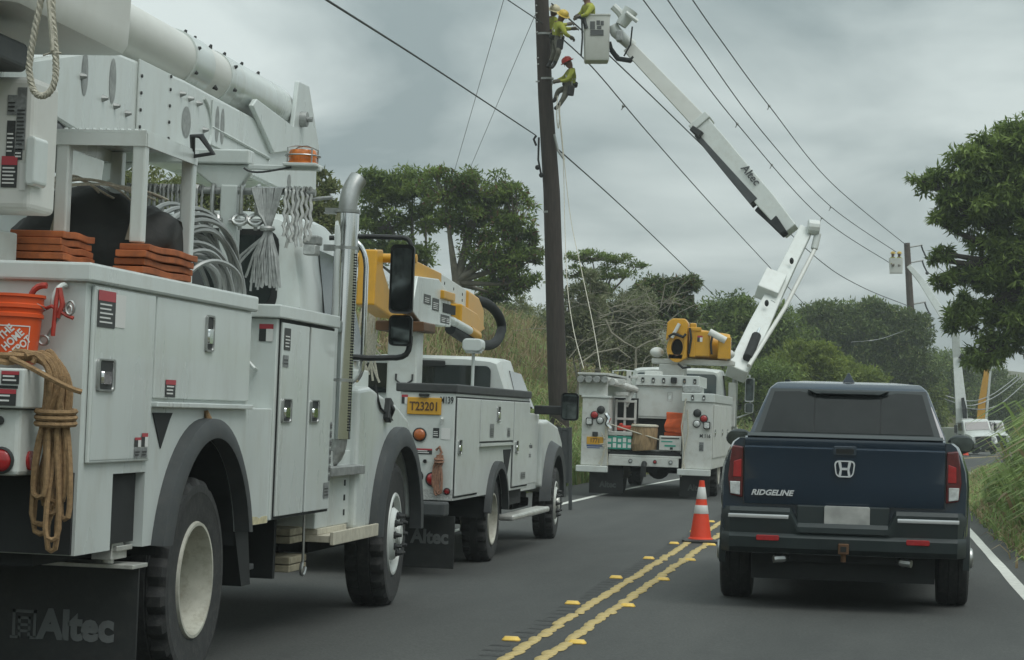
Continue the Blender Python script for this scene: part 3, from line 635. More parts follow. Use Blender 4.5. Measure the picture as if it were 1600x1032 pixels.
m = MB(); m.box(.96, 1.06, 3.0, 3.14, 2.5, 2.56); m.box(.965, 1.055, 3.0, 3.1, 2.43, 2.5); m.build('work_lamp', 'galv', cab, bevel=.01); m = MB(); m.prism(rrect(1.01, 2.465, .075, .06, .01), 'y', 2.985, 3.0); m.build('lamp_lens', 'clear_lens', cab)
# hood and fenders
def hood_sec(y, hw, z0, z1, k=.75):
    return [(hw, y, z0), (hw*1.0, y, z0+.6*(z1-z0)), (hw*.95, y, z0+.82*(z1-z0)), (hw*k, y, z1-.03), (hw*.4, y, z1), (-hw*.4, y, z1), (-hw*k, y, z1-.03), (-hw*.95, y, z0+.82*(z1-z0)), (-hw, y, z0+.6*(z1-z0)), (-hw, y, z0)]
m = MB(); m.loft([hood_sec(4.55, .98, 1.0, 1.72), hood_sec(5.0, .95, 1.0, 1.74), hood_sec(5.8, .88, .9, 1.60), hood_sec(6.2, .8, .85, 1.42), hood_sec(6.3, .74, .85, 1.3)]); hd = m.build('hood', 'white', t, smooth=True, ang=40)
FA = arc(5.1, .53, .67, 8, 172, 20)
for s in (1, -1):
    m = MB(); poly = [(4.02, .60), (3.88, .62), (3.86, 1.58), (4.2, 1.60), (4.75, 1.52), (5.1, 1.48), (5.5, 1.38), (5.85, 1.12), (6.05, .8)]+[(5.85, .62)]+[(a, b) for a, b in FA if b > .6]
    m.prism(poly, 'x', s*.72, s*1.18); f_ = m.build('fender', 'white', t, bevel=.03, seg=3)
    m = MB(); A0 = arc(5.1, .52, .66, 2, 178, 24); A1 = arc(5.1, .52, .80, 2, 178, 24)
    m.loft([[(s*1.17, a[0], a[1]), (s*1.26, a[0], a[1]), (s*1.265, (a[0]+b[0])/2, (a[1]+b[1])/2), (s*1.235, b[0], b[1]), (s*1.17, b[0], b[1])] for a, b in zip(A0, A1)]); m.build('fender_flare', 'flare', t, smooth=True, ang=50)
    m = MB(); m.prism([(5.1+.66*math.cos(R(q)), .52+.66*math.sin(R(q))) for q in range(-10, 191, 10)], 'x', s*.5, s*.71); m.build('wheel_well', 'under', t)
m = MB(); m.obox((1.20, 4.70, 1.44), (.05, .10, .16), (R(-20), 0, 0)); m.tube([(1.2, 4.68, 1.50), (1.235, 4.7, 1.45), (1.2, 4.73, 1.38)], .022, 6); m.build('hood_latch', 'black', hd, bevel=.01)
m = MB(); m.tube([(1.16, 4.42, 1.62), (1.19, 4.42, 1.5), (1.19, 4.5, 1.45), (1.19, 4.66, 1.42), (1.19, 4.8, 1.40), (1.17, 5.0, 1.36)], .009, 5); m.build('hood_seam', 'under', hd)
# exhaust stack
m = MB(); m.tube([(1.15, 3.42, 1.24), (1.15, 3.42, 2.74)], .08, 24); ex = m.build('exhaust_stack', 'chrome', t, smooth=True, ang=30)
m = MB(); m.tube(bez((1.15, 3.42, 2.74), (1.15, 3.42, 2.88), (1.17, 3.46, 2.93), (1.20, 3.49, 2.985), 8), .062, 20, cap=False); m.build('exhaust_tip', 'steel', ex, smooth=True)
m = MB(); m.tube(bez((1.15, 3.42, 1.26), (1.15, 3.42, 1.12), (1.1, 3.45, 1.06), (.9, 3.4, 1.05), 8), .062, 16); m.build('exhaust_elbow', 'galv', ex, smooth=True)
for z in (2.745, 2.50, 1.62):
    m = MB(); m.tube([(1.15, 3.42, z), (1.15, 3.42, z+.02)], .086, 24); m.box(1.0, 1.09, 3.40, 3.44, z-.01, z+.03); m.build('stack_clamp', 'steel', ex, smooth=True, ang=30)
m = MB()
for i in range(64):
    z = 1.3+i*.0185
    for a in (-28, -14): m.ball((1.15+.0805*math.cos(R(a)), 3.42+.0805*math.sin(R(a)), z), .0065, 6, 4)
m.build('heat_shield_hole', 'under', ex)['kind'] = 'stuff'
m = MB(); m.tube(bez((1.04, 3.95, 2.62), (1.1, 3.96, 2.6), (1.16, 3.97, 2.55), (1.165, 3.97, 2.42), 6)+[(1.165, 3.98, 1.78)]+bez((1.165, 3.98, 1.76), (1.165, 3.98, 1.66), (1.1, 3.98, 1.6), (1.05, 3.98, 1.58), 6), .019, 10); m.build('grab_handle', 'chrome', cab, smooth=True)
# mirrors
m = MB(); m.tube([(.95, 3.75, 2.60), (1.2, 3.78, 2.62), (1.42, 3.80, 2.62)]+bez((1.45, 3.8, 2.62), (1.50, 3.8, 2.62), (1.515, 3.8, 2.58), (1.52, 3.8, 2.52), 4), .017, 8); m.build('mirror_arm', 'black', t, smooth=True)
m = MB()
m.tube([(1.05, 3.75, 1.80), (1.25, 3.78, 1.79), (1.42, 3.8, 1.80)]+bez((1.44, 3.8, 1.80), (1.52, 3.8, 1.81), (1.53, 3.8, 1.84), (1.53, 3.8, 1.95), 5), .02, 8); mr_ = m.build('mirror_arm', 'black', t, smooth=True)
m = MB()
def mirror_head(cx, cz, hw, hh, nm, parent, y=3.78, d=.07, mat='black'):
    p = rrect(cx, cz, hw*2, hh*2, hw*.42); q = rrect(cx, cz, hw*1.72, hh*1.84, hw*.36); mm_ = MB()
    mm_.loft([[(x, y, z) for x, z in q], [(x, y-.012, z) for x, z in p], [(x, y+d*.4, z) for x, z in p], [(cx+(x-cx)*.7, y+d, cz+(z-cz)*.8) for x, z in p]]); h_ = mm_.build(nm, mat, parent, smooth=True, ang=40)
    g = MB(); g.add([(x, y-.0135, z) for x, z in rrect(cx, cz, hw*1.62, hh*1.78, hw*.34)], [tuple(range(20))]); g.build('mirror_glass', 'mirror_g' if 'mirror_g' in MATS else M('mirror_g', (.10, .115, .115), .06, .9, var=.5, scale=9), h_)
    return h_
mirror_head(1.46, 2.335, .082, .235, 'mirror', t); mirror_head(1.465, 1.985, .08, .105, 'convex_mirror', t)
# boom rest, pipe rack, beacon
m = MB(); m.box(-.30, .80, 2.24, 2.36, 2.93, 3.02); m.prism([(.38, 2.93), (.80, 2.93), (.80, 2.88), (.72, 2.76), (.62, 2.74), (.56, 2.80)], 'y', 2.27, 2.33); m.box(.62, .73, 2.25, 2.35, 1.1, 2.80); m.box(-.40, -.28, 2.25, 2.35, 1.1, 2.95); m.prism([(-.28, 2.93), (.05, 2.93), (-.28, 2.68)], 'y', 2.27, 2.33); m.build('boom_rest', 'white', t, bevel=.01)
m = MB(); m.cyl((-.84, 2.28, 2.765), (1.22, 2.28, 2.765), .022); m.cyl((1.16, 2.28, 2.72), (1.32, 2.3, 2.74), .012); m.build('pipe_rack', 'galv', t, smooth=True)
m = MB(); m.box(.80, 1.26, 2.22, 2.26, 2.895, 2.925); m.box(1.04, 1.25, 2.14, 2.34, 2.915, 2.935); ba = m.build('beacon_arm', 'white', t, bevel=.005)
m = MB(); m.lathe([(.0, .04), (.085, .04), (.09, .09), (.08, .115), (0, .12)], 24, (1.14, 2.24, 2.905), 'z'); m.lathe([(.095, .025), (.095, .042), (0, .042)], 20, (1.14, 2.24, 2.905), 'z'); bc = m.build('beacon', 'amber', t, smooth=True, ang=35)
m = MB()
for i in range(4):
    a = PI/4+i*PI/2; c_, s_ = .108*math.cos(a), .108*math.sin(a); m.tube([(1.14+c_, 2.24+s_, 2.93), (1.14+c_, 2.24+s_, 3.03), (1.14+c_*.5, 2.24+s_*.5, 3.045), (1.14, 2.24, 3.047)], .005, 6)
m.tube([(1.14+.108*math.cos(a), 2.24+.108*math.sin(a), 2.985) for a in [2*PI*q/20 for q in range(20)]], .005, 6, closed=True); m.build('beacon_guard', 'steel', bc, smooth=True)
m = MB(); m.tube(bez((.78, 2.2, 2.90), (.84, 2.2, 2.85), (.95, 2.2, 2.89), (1.08, 2.2, 2.91), 8), .007, 6); m.build('beacon_wire', 'wire', ba)
# booms, stowed along the truck
m = MB(); m.cyl((.16, -.5, 3.64), (.16, 5.0, 3.64), .172, n=36); ub = m.build('upper_boom', 'fiberglass', t, smooth=True, ang=30)
m = MB(); m.cyl((.16, 2.55, 3.64), (.16, 2.95, 3.64), .184, n=36); m.cyl((.16, 3.35, 3.64), (.16, 4.9, 3.64), .18, n=36); m.build('boom_sleeve', 'white', ub, smooth=True, ang=30)
m = MB()
for y, a in [(2.6, 20), (2.6, -30), (2.6, 65), (2.9, 75), (3.2, 70), (3.5, 68), (3.45, 25), (3.45, -25), (3.1, -40), (3.9, 66), (4.3, 64)]:
    c = Vector((.16, y, 3.64)); d = Vector((math.cos(R(a)), 0, math.sin(R(a)))); m = MB(); m.cyl(c+d*.17, c+d*.20, .018, .008, 8); m.build('bolt', 'black', ub, smooth=True)
m = MB(); m.prism([(3.75, 3.50), (3.85, 3.56), (4.85, 3.50), (4.95, 3.85), (5.25, 3.86), (5.62, 3.45), (5.65, 3.36), (5.1, 3.36), (4.35, 3.24)], 'x', .336, .372); m.prism([(4.85, 3.5), (4.95, 3.85), (5.25, 3.86), (5.62, 3.45), (5.65, 3.36)], 'x', -.02, .04); m.build('elbow_bracket', 'white', t, bevel=.008)
m = MB(); m.lathe([(.0, .05), (.055, .05), (.06, .0)], 18, (.37, 5.05, 3.58), 'x'); m.lathe([(.0, .06), (.02, .06), (.02, .0)], 10, (.40, 5.05, 3.58), 'x'); m.build('elbow_pin', 'galv', t, smooth=True, ang=35)
m = MB(); m.prism([(-.6, 2.98), (-.6, 3.10), (.9, 3.42), (2.3, 3.46), (4.6, 3.43), (5.7, 3.46), (5.72, 3.08), (4.9, 3.0), (3.6, 3.03), (2.2, 3.0), (.6, 2.88)], 'x', -.20, .34); lbm = m.build('lower_boom', 'white', t, bevel=.02)
for a_ in ((1.42, 2.05, 2.99, 3.445), (2.9, 3.15, 3.12, 3.42)):
    m = MB(); m.box(.341, .352, *a_); m.build('cover_plate', 'white', lbm, bevel=.004)
m = MB()
for (y, z) in ((1.46, 3.05), (1.46, 3.15), (1.46, 3.25), (1.46, 3.35), (2.0, 3.05), (2.0, 3.15), (2.0, 3.25), (2.0, 3.35), (2.0, 3.43)): m = MB(); m.cyl((.352, y, z), (.36, y, z), .011, n=6); m.build('bolt', 'black', lbm)
for (y, z) in ((.85, 3.13), (1.05, 3.115), (1.25, 3.10), (2.25, 3.36), (2.42, 3.355), (2.6, 3.35), (2.75, 3.2), (.5, 3.2), (-.1, 3.0)): m = MB(); m.cyl((.34, y, z), (.375, y, z), .022, .008, 8); m.build('bolt', 'galv', lbm)
for (y, z, ry, rz) in ((.55, 3.22, .05, .12), (1.0, 3.25, .055, .13), (2.38, 3.2, .09, .10), (3.0, 3.27, .045, .12), (3.12, 3.27, .045, .12), (4.9, 3.1, .05, .05)):
    m = MB(); m.add([(.3425+(.011 if 2.9 < y < 3.15 else 0), y+ry*math.cos(q), z+rz*math.sin(q)) for q in [2*PI*i/20 for i in range(20)]], [tuple(range(20))]); m.build('lightening_hole', 'galv', lbm)
m = MB(); m.tube([(.345, 2.9, 3.24), (.345, 4.3, 3.20), (.345, 4.3, 3.18)], .012, 6); m.tube(bez((.345, 2.72, 3.4), (.345, 2.9, 3.35), (.345, 2.95, 3.2), (.345, 2.85, 3.1), 8), .01, 6); m.build('weld_seam', 'white', lbm)
m = MB(); m.prism([(.5, 2.88), (1.2, 2.93), (1.0, 2.2), (1.0, 1.0), (.2, 1.0), (.2, 2.2)], 'x', -.3, .26); m.build('turret', 'white2', t, bevel=.02)
m = MB(); m.cyl((.30, -1.6, 2.82), (.30, .1, 2.80), .12, n=20); m.build('lift_cylinder', 'black', t, smooth=True)
m = MB(); m.prism([(-.35, 2.97), (.22, 2.88), (.22, 2.60), (.1, 2.62), (-.35, 2.72)], 'x', .0, .38); m.build('cylinder_well', 'under', t)
m = MB(); m.cyl((.40, -.9, 2.60), (.40, .5, 2.585), .03); m.tube([(.3, .4, 2.58), (.46, .45, 2.585)], .03, 8); m.build('hydraulic_rod', 'white', t, smooth=True)
m = MB(); m.tube([(1.20, -.16, 2.70), (1.205, -.20, 2.80), (1.25, -.20, 2.80), (1.31, -.18, 2.715)], .016, 6, closed=True); m.build('tool_hook', 'black', t, smooth=True)
# personnel bucket, hung at the tip of the boom
p0 = rrect(0, 0, .62, 1.5, .07, 5); m = MB()
cxb, cyb = .70, -1.36
m.loft([[(cxb+x*.80, cyb+y*.90, 3.13) for x, y in p0], [(cxb+x*.93, cyb+y*.965, 3.135) for x, y in p0], [(cxb+x*.99, cyb+y*.995, 3.18) for x, y in p0], [(cxb+x*1.0, cyb+y*1.0, 3.25) for x, y in p0], [(cxb+x*1.04, cyb+y*1.03, 4.2) for x, y in p0], [(cxb+x*.98, cyb+y*.98, 4.2) for x, y in p0], [(cxb+x*.95, cyb+y*.96, 3.3) for x, y in p0]]); bk = m.build('personnel_bucket', 'fiberglass', t, smooth=True, ang=40)
m = MB(); m.prism(rrect(.62, 2.965, .5, .13, .03), 'y', -2.6, -1.60); m.build('bucket_step', 'flare', bk, bevel=.01)
m = MB(); m.box(.3, .72, -2.5, -1.7, 3.03, 3.12); m.build('step_mount', 'under', bk)
m = MB(); m.box(.40, .915, -1.62, -1.30, 2.28, 2.88); cb2 = m.build('control_box', 'fiberglass', t, bevel=.03, seg=3)
for (x, z, w_, h_, kd) in ((.80, 2.72, .045, .09, 'grey'), (.845, 2.66, .045, .28, 'grey'), (.80, 2.57, .04, .16, 'black'), (.84, 2.50, .035, .05, 'black'), (.80, 2.42, .075, .14, 'warn'), (.865, 2.40, .03, .12, 'white')): sticker(cb2, 'rear', x+.015, -1.621, z+.03, w_, h_, kd)
m = MB(); m.prism(rrect(.925, 2.50, .045, .22, .02), 'y', -1.66, -1.5); m.build('control_handle', 'white', cb2, bevel=.008)
m = MB(); m.box(.4, .74, -1.62, -1.3, 2.052, 2.2); ob = m.build('outrigger_control', 'white2', t, bevel=.01); sticker(ob, 'rear', .69, -1.622, 2.12, .05, .05, 'black')
# access stand on the lid
for x, y in ((.79, -.88), (1.17, -.88), (.79, -.12), (1.17, -.12)):
    m = MB(); m.box(x-.032, x+.032, y-.032, y+.032, 2.051 if y > -.5 else (2.24 if x < 1 else 2.20), 2.72); m.build('stand_leg', 'white', t, bevel=.008)
m = MB(); m.box(.755, 1.205, -.915, -.085, 2.722, 2.735); m.box(.755, 1.205, -.918, -.905, 2.66, 2.721); m.box(1.195, 1.208, -.9, -.1, 2.66, 2.721); m.box(.752, .765, -.9, -.1, 2.66, 2.721); m.build('stand_top', 'white', t)
m = MB()
for i in range(12):
    for j in range(18): m.cyl((.79+i*.035, -.88+j*.045, 2.735), (.79+i*.035, -.88+j*.045, 2.745), .012, .009, 6)
m.build('grip_stud', 'white', t)['kind'] = 'stuff'

def place(o, label, cat, group=None):          # loose things standing on or hanging from a vehicle: own top-level objects in that vehicle's leaning frame
    o.location = t.location; o.rotation_euler = t.rotation_euler; return tag(o, label, cat, group)
# loose gear on the truck
rr = random.Random(11)
nU, nV = 44, 24; m = MB(); secs = []
for i in range(nU):
    u = i/(nU-1); x = .30+.86*u; prof = math.sin(PI*min(1, max(0, .06+.9*u)))**.42; sec = []
    for j in range(nV):
        a = 2*PI*j/nV; ry = .27*prof*(1+.12*math.sin(5*u+3*a)); rz = .235*prof*(1+.10*math.sin(9*u+2*a)+.09*math.sin(17*u+5*a)+.05*math.sin(31*u-4*a))
        sec.append((x+.012*math.sin(6*a), -.24+ry*math.cos(a)*(.95), max(2.055, 2.22+.05*u+rz*math.sin(a)*1.05-.03*math.cos(8*u))))
    secs.append(sec)
m.loft(secs); bag = m.build('tool_bag', 'tarp', None, smooth=True, ang=50)
for x in (.62, 1.02):
    s_ = MB(); s_.tube([(x, -.52, 2.30), (x+.01, -.46, 2.42), (x+.02, -.31, 2.49), (x+.02, -.16, 2.48)], .008, 4); s_.add([(x-.035, -.525, 2.24), (x+.03, -.525, 2.24), (x+.05, -.45, 2.45), (x-.01, -.45, 2.45)], [(0, 1, 2, 3)]); s_.build('carry_strap', 'strap', bag)
place(bag, 'black fabric tool bag slumped under the white step stand on the truck', 'tool bag')
ord_ = ['lowest', 'second from the bottom', 'middle', 'fourth from the bottom', 'topmost', 'sixth from the bottom']
for st_, (x0, x1, y0, y1, k_) in enumerate(((.66, .925, -1.22, -.80, 5), (1.10, 1.25, -.98, -.22, 4))):
    for k in range(k_):
        m = MB(); z = 2.052+k*.036; jx = rr.uniform(-.012, .012); jy = rr.uniform(-.02, .02)
        n = 8; sec = [[(x0+jx, y0+jy+(y1-y0)*i/n, z+.006*math.sin(i*.9+k)) for i in range(n+1)]]
        m.loft([[(x0+jx, y0+jy+(y1-y0)*i/n, z+.004*math.sin(i*.9+k)), (x1+jx, y0+jy+(y1-y0)*i/n, z+.004*math.sin(i*1.1+k)), (x1+jx, y0+jy+(y1-y0)*i/n, z+.031+.004*math.sin(i*1.1+k)), (x0+jx, y0+jy+(y1-y0)*i/n, z+.031+.004*math.sin(i*.9+k))] for i in range(n+1)])
        o = m.build('cribbing_pad', 'pad', None, bevel=.004)
        place(o, '%s orange-brown cribbing pad in the stack %s' % (ord_[k].replace(' from the bottom', ' lowest') if k < k_-1 else 'topmost', ['left of the black tool bag', 'below the front of the step stand'][st_]), 'pad', 'orange cribbing pads on the truck')
m = MB(); rr = random.Random(4)
for i in range(20):
    rad = .50-.017*i+rr.uniform(-.012, .012); c = (1.0+rr.uniform(-.08, .10), .50+rr.uniform(-.03, .03), 2.03)
    tl = rr.uniform(-.15, .25)
    m.tube([(c[0]+tl*.25*math.sin(q)+.01*math.sin(3*q+i)+.12*math.cos(q), c[1]+rad*.95*math.cos(q)+.0, c[2]+rad*.98*math.sin(q)) for q in [PI*k/22 for k in range(-1, 24)]], .0135, 6)
place(m.build('cable_coil', 'cable', smooth=True), 'coil of grey aluminium cable standing on the truck beside the tool bag', 'cable coil')
m = MB()
for i in range(6): m.tube(bez((.70+rr.uniform(-.05,.05), -.93, 2.46+rr.uniform(-.05,.05)), (.80, -.8, 2.54+rr.uniform(-.05,.05)), (.80+.05*i, -.6, 2.50+rr.uniform(-.06,.06)), (.78+.07*i, -.25+rr.uniform(-.1,.1), 2.46), 12), .0055, 6)
place(m.build('rope_bundle', 'rope_w', smooth=True), 'loose grey rope strands lying across the tool bag', 'rope')
# hardware hanging from the pipe rack
def grips(x0, x1, n, z1, seed, wav=.0):
    rr = random.Random(seed); m = MB()
    for i in range(n):
        x = x0+(x1-x0)*i/max(1, n-1)+rr.uniform(-.006, .006); zb = z1+rr.uniform(-.05, .05); yy = 2.24+rr.uniform(-.03, .03)
        pts = [(x+wav*math.sin(q*1.9+i)+rr.uniform(-.003, .003), yy, 2.765+(zb-2.765)*q/12) for q in range(13)]
        m.tube([(x, 2.29, 2.785), (x, 2.25, 2.792), (x, yy, 2.77)]+pts, .0085 if wav == 0 else .011, 5)
    return m
place(grips(-.82, -.44, 22, 2.37, 3).build('wire_grip', 'galv', smooth=True), 'row of silver preformed wire grips hanging left of the step stand', 'wire grips')
place(grips(.02, .50, 26, 2.60, 5).build('wire_grip', 'galv', smooth=True), 'row of silver preformed wire grips hanging behind the step stand', 'wire grips')
place(grips(1.05, 1.19, 8, 2.44, 8, .007).build('wire_grip', 'chrome2' if 'chrome2' in MATS else M('chrome2', (.6, .6, .58), .4, .4, var=.2, scale=40), smooth=True), 'wavy pale wire grips hanging at the rack end below the beacon', 'wire grips')
m = MB(); rr = random.Random(21)
for i in range(38):
    a = rr.uniform(-1, 1); b = rr.uniform(-1, 1); x1 = .95+.012*rr.uniform(-1, 1)
    m.tube([(.93+.10*a, 2.28, 2.79), (.93+.10*a, 2.22, 2.78), (.94+.05*a, 2.20, 2.62), (x1, 2.20+.02*b, 2.53), (.945+.075*b, 2.18+.02*a, 2.36), (.945+.105*b+rr.uniform(-.02, .02), 2.18, 2.17+rr.uniform(-.03, .08))], .008, 5)
for i in range(2): m.tube([(.95, 2.19, 2.5), (.82-.03*i, 2.18, 2.36), (.72+.02*i, 2.17, 2.23)], .009, 5)
m.tube([(.945+.035*math.cos(q), 2.2+.035*math.sin(q), 2.53) for q in [2*PI*k/12 for k in range(12)]], .016, 6, closed=True)
place(m.build('wire_grip', 'galv', smooth=True), 'large tied bundle of grey wire grips fanning out before the cab window', 'wire grips')
for x in (.575, .76, .86):
    m = MB(); m.tube([(x-.0, 2.28, 2.80), (x, 2.245, 2.79), (x, 2.235, 2.70), (x, 2.24, 2.62)], .014, 8); m.tube([(x+.045*math.cos(q), 2.235+.02*math.sin(q), 2.585+.035*math.sin(q)) for q in [2*PI*k/14 for k in range(14)]], .013, 6, closed=True); m.cyl((x-.07, 2.235, 2.575), (x+.07, 2.235, 2.575), .016); m.cyl((x, 2.235, 2.57), (x, 2.235, 2.52), .012)
    place(m.build('shackle', 'steel', smooth=True, ang=40), {.575: 'steel shackle clamp hanging beside the row of grips', .76: 'steel shackle clamp hanging against the boom rest post', .86: 'steel shackle clamp hanging nearest the tied grip bundle'}[x], 'shackle', 'steel clamps on the pipe rack')
# bucket, clamp, ropes on the tail
m = MB(); m.lathe([(0, 1.60), (.105, 1.60), (.112, 1.61), (.128, 1.80), (.136, 1.80), (.136, 1.815), (.129, 1.82), (.131, 1.835), (.139, 1.84), (.139, 1.855), (.133, 1.86), (.134, 1.885), (.142, 1.888), (.142, 1.90), (.13, 1.90), (.11, 1.63), (0, 1.63)], 40, (0, 0, -.012), 'z'); bkt = m.build('plastic_bucket', 'orange', smooth=True, ang=30)
LM = lambda x, z: (.122+.07*(z-1.7)+.0015, x, z)
def curved(me_o, r0=.1205, k=.085):            # wrap flat print (x across, z up) round the bucket wall
    for v in me_o.data.vertices:
        a = v.co.x/.121; rr_ = r0+k*(v.co.z-1.69)+.001+(v.co.y); v.co = (rr_*math.sin(a), -rr_*math.cos(a), v.co.z)
m = MB(); w_ = .068
for a, b, c, d in ((-w_, w_, 1.745, 1.75), (-w_, w_, 1.615, 1.62), (-w_, -w_+.005, 1.62, 1.745), (w_-.005, w_, 1.62, 1.745)):
    k = 8
    for i in range(k):
        x0_ = a+(b-a)*i/k; x1_ = a+(b-a)*(i+1)/k; m.add([(x0_, 0, c), (x1_, 0, c), (x1_, 0, d), (x0_, 0, d)], [(0, 1, 2, 3)])
fr = m.build('logo_frame', 'sticker_w', bkt); curved(fr)
for s_, dx, dz in (('THE', -.036, .036), ('HOME', -.006, .004), ('DEPOT', .026, -.027)):
    o = text('lettering', s_, 'sticker_w', bkt, .046, Matrix.Translation((dx, 0, 1.682+dz)) @ Matrix.Rotation(R(-45), 4, 'Y') @ Matrix.Rotation(PI/2, 4, 'X'), depth=.0004, bold=.0015, sx=.85); curved(o)
m = MB(); m.tube(bez((.139, 0, 1.83), (.15, -.10, 1.80), (.05, -.16, 1.93), (-.139, 0, 1.83), 14), .003, 5); m.build('handle', 'steel', bkt)
bkt.rotation_euler = (0, R(2.2), 0); wp = T1.matrix_basis
place(bkt, 'orange plastic bucket with square white logo on the tail of the nearest truck', 'bucket')
for ob_ in (bkt,):
    ob_.rotation_euler = (0, R(2.2), R(28)); ob_.location = (T1.matrix_basis if False else Matrix.Translation(T1.location) @ Matrix.Rotation(R(2.2), 4, 'Y')) @ Vector((.945, -1.845, .005))
m = MB(); m.tube(bez((1.13, -1.69, 1.945), (1.13, -1.76, 1.96), (1.10, -1.77, 1.9), (1.10, -1.76, 1.86), 8), .012, 8); m.build('rope_hook', 'white', T1, smooth=True)
m = MB(); m.tube([(1.06+.06*math.cos(q), -1.765, 1.885+.055*math.sin(q)) for q in [R(80+i*20) for i in range(10)]], .014, 8); m.tube([(1.05, -1.76, 1.83), (1.10, -1.775, 1.85), (1.17, -1.77, 1.81), (1.20, -1.77, 1.80)], .009, 7); m.tube([(1.125, -1.77, 1.93), (1.12, -1.78, 1.84), (1.11, -1.77, 1.72)], .010, 7); m.tube([(1.13, -1.77, 1.93), (1.15, -1.775, 1.86), (1.13, -1.77, 1.8)], .012, 7)
cl = m.build('line_clamp', 'clamp', smooth=True); m2 = MB(); m2.tube(bez((1.19, -1.775, 1.83), (1.2, -1.77, 1.90), (1.13, -1.77, 1.80), (1.08, -1.77, 1.71), 8), .006, 6); m2.tube([(1.185+.02*math.cos(q), -1.775, 1.845+.03*math.sin(q)) for q in [2*PI*i/12 for i in range(12)]], .006, 6, closed=True); m2.tube([(1.07+.022*math.cos(q), -1.77, 1.70+.02*math.sin(q)) for q in [2*PI*i/12 for i in range(12)]], .007, 6, closed=True); m2.build('pull_wire', 'steel', cl, smooth=True)
place(cl, 'red and copper grounding clamp hanging on the white hook of the truck tail', 'clamp')
# brown rope coil: bight over the shelf box, wrapped bundle hanging beside it
m = coil_rope('x', '', '', (1.175, -1.86, 1.545), [(1.17+rr.uniform(-.06, .07), -1.86+rr.uniform(-.03, .04), z) for z in (.79, .86, .93, .98, 1.02, .90, 1.06, .84, 1.0, .95)], .0125, seed=9, spread=(.065, .05), wraps=(1.34, .085, .06, 3, 1.175, -1.86))
for i in range(12):
    o_ = rr.uniform(-.035, .035)
    m.tube(bez((1.18+o_*1.6, -1.86+o_, 1.36), (1.26+o_, -1.88+o_*1.5, 1.60), (1.10, -1.88+o_*1.5, 1.66+.014*(i % 4)), (.86+.025*i, -1.95+.025*(i % 4), 1.595+.016*(i % 3)), 12), .0128, 6)
m.tube([(.93+.075*math.cos(q), -1.92+.06*math.sin(q), 1.605+.01*math.sin(2*q)) for q in [2*PI*i/16 for i in range(16)]], .015, 6, closed=True); m.tube([(.97+.09*math.cos(q), -1.90+.07*math.sin(q), 1.625) for q in [2*PI*i/16 for i in range(16)]], .015, 6, closed=True)
m.tube(bez((1.30, -1.90, 1.48), (1.22, -1.95, 1.50), (1.15, -1.98, 1.56), (1.0, -1.97, 1.615), 10), .0135, 6)
place(m.build('rope_coil', 'rope', smooth=True), 'thick brown rope coil tied and hung at the truck corner', 'rope coil')
m = MB(); P0 = bez((1.10, -2.02, 3.35), (1.09, -2.02, 3.1), (1.04, -2.02, 2.95), (1.045, -2.02, 2.84), 10); P1 = bez((1.055, -2.02, 2.80), (1.07, -2.02, 2.70), (1.17, -2.02, 2.72), (1.165, -2.02, 2.84), 8); P2 = bez((1.165, -2.02, 2.86), (1.16, -2.02, 3.0), (1.12, -2.02, 3.1), (1.13, -2.02, 3.35), 10); path = P0+P1+P2
for k in range(3):                              # laid rope: three twisted strands
    pts = []
    fine = [Vector(path[i]).lerp(Vector(path[i+1]), f/6) for i in range(len(path)-1) for f in range(6)]
    for i, p in enumerate(fine):
        a = i*.62+2*PI*k/3; d = (fine[min(i+1, len(fine)-1)]-fine[max(0, i-1)]).normalized(); u_ = d.cross(Vector((0, 1, 0))).normalized(); pts.append(p+u_*.0075*math.cos(a)+Vector((0, 1, 0))*.0075*math.sin(a))
    m.tube(pts, .0085, 5)
m.tube(bez((1.11, -2.03, 3.3), (1.12, -2.03, 3.1), (1.15, -2.03, 3.0), (1.15, -2.03, 2.93), 8), .011, 6)
for i in range(6): m.tube([(1.15, -2.03, 2.925), (1.15+rr.uniform(-.05, .05), -2.03, 2.91+rr.uniform(-.02, .02))], .004, 4)
place(m.build('rope_loop', 'rope_w', smooth=True), 'white twisted rope loop dangling from the personnel bucket', 'rope')
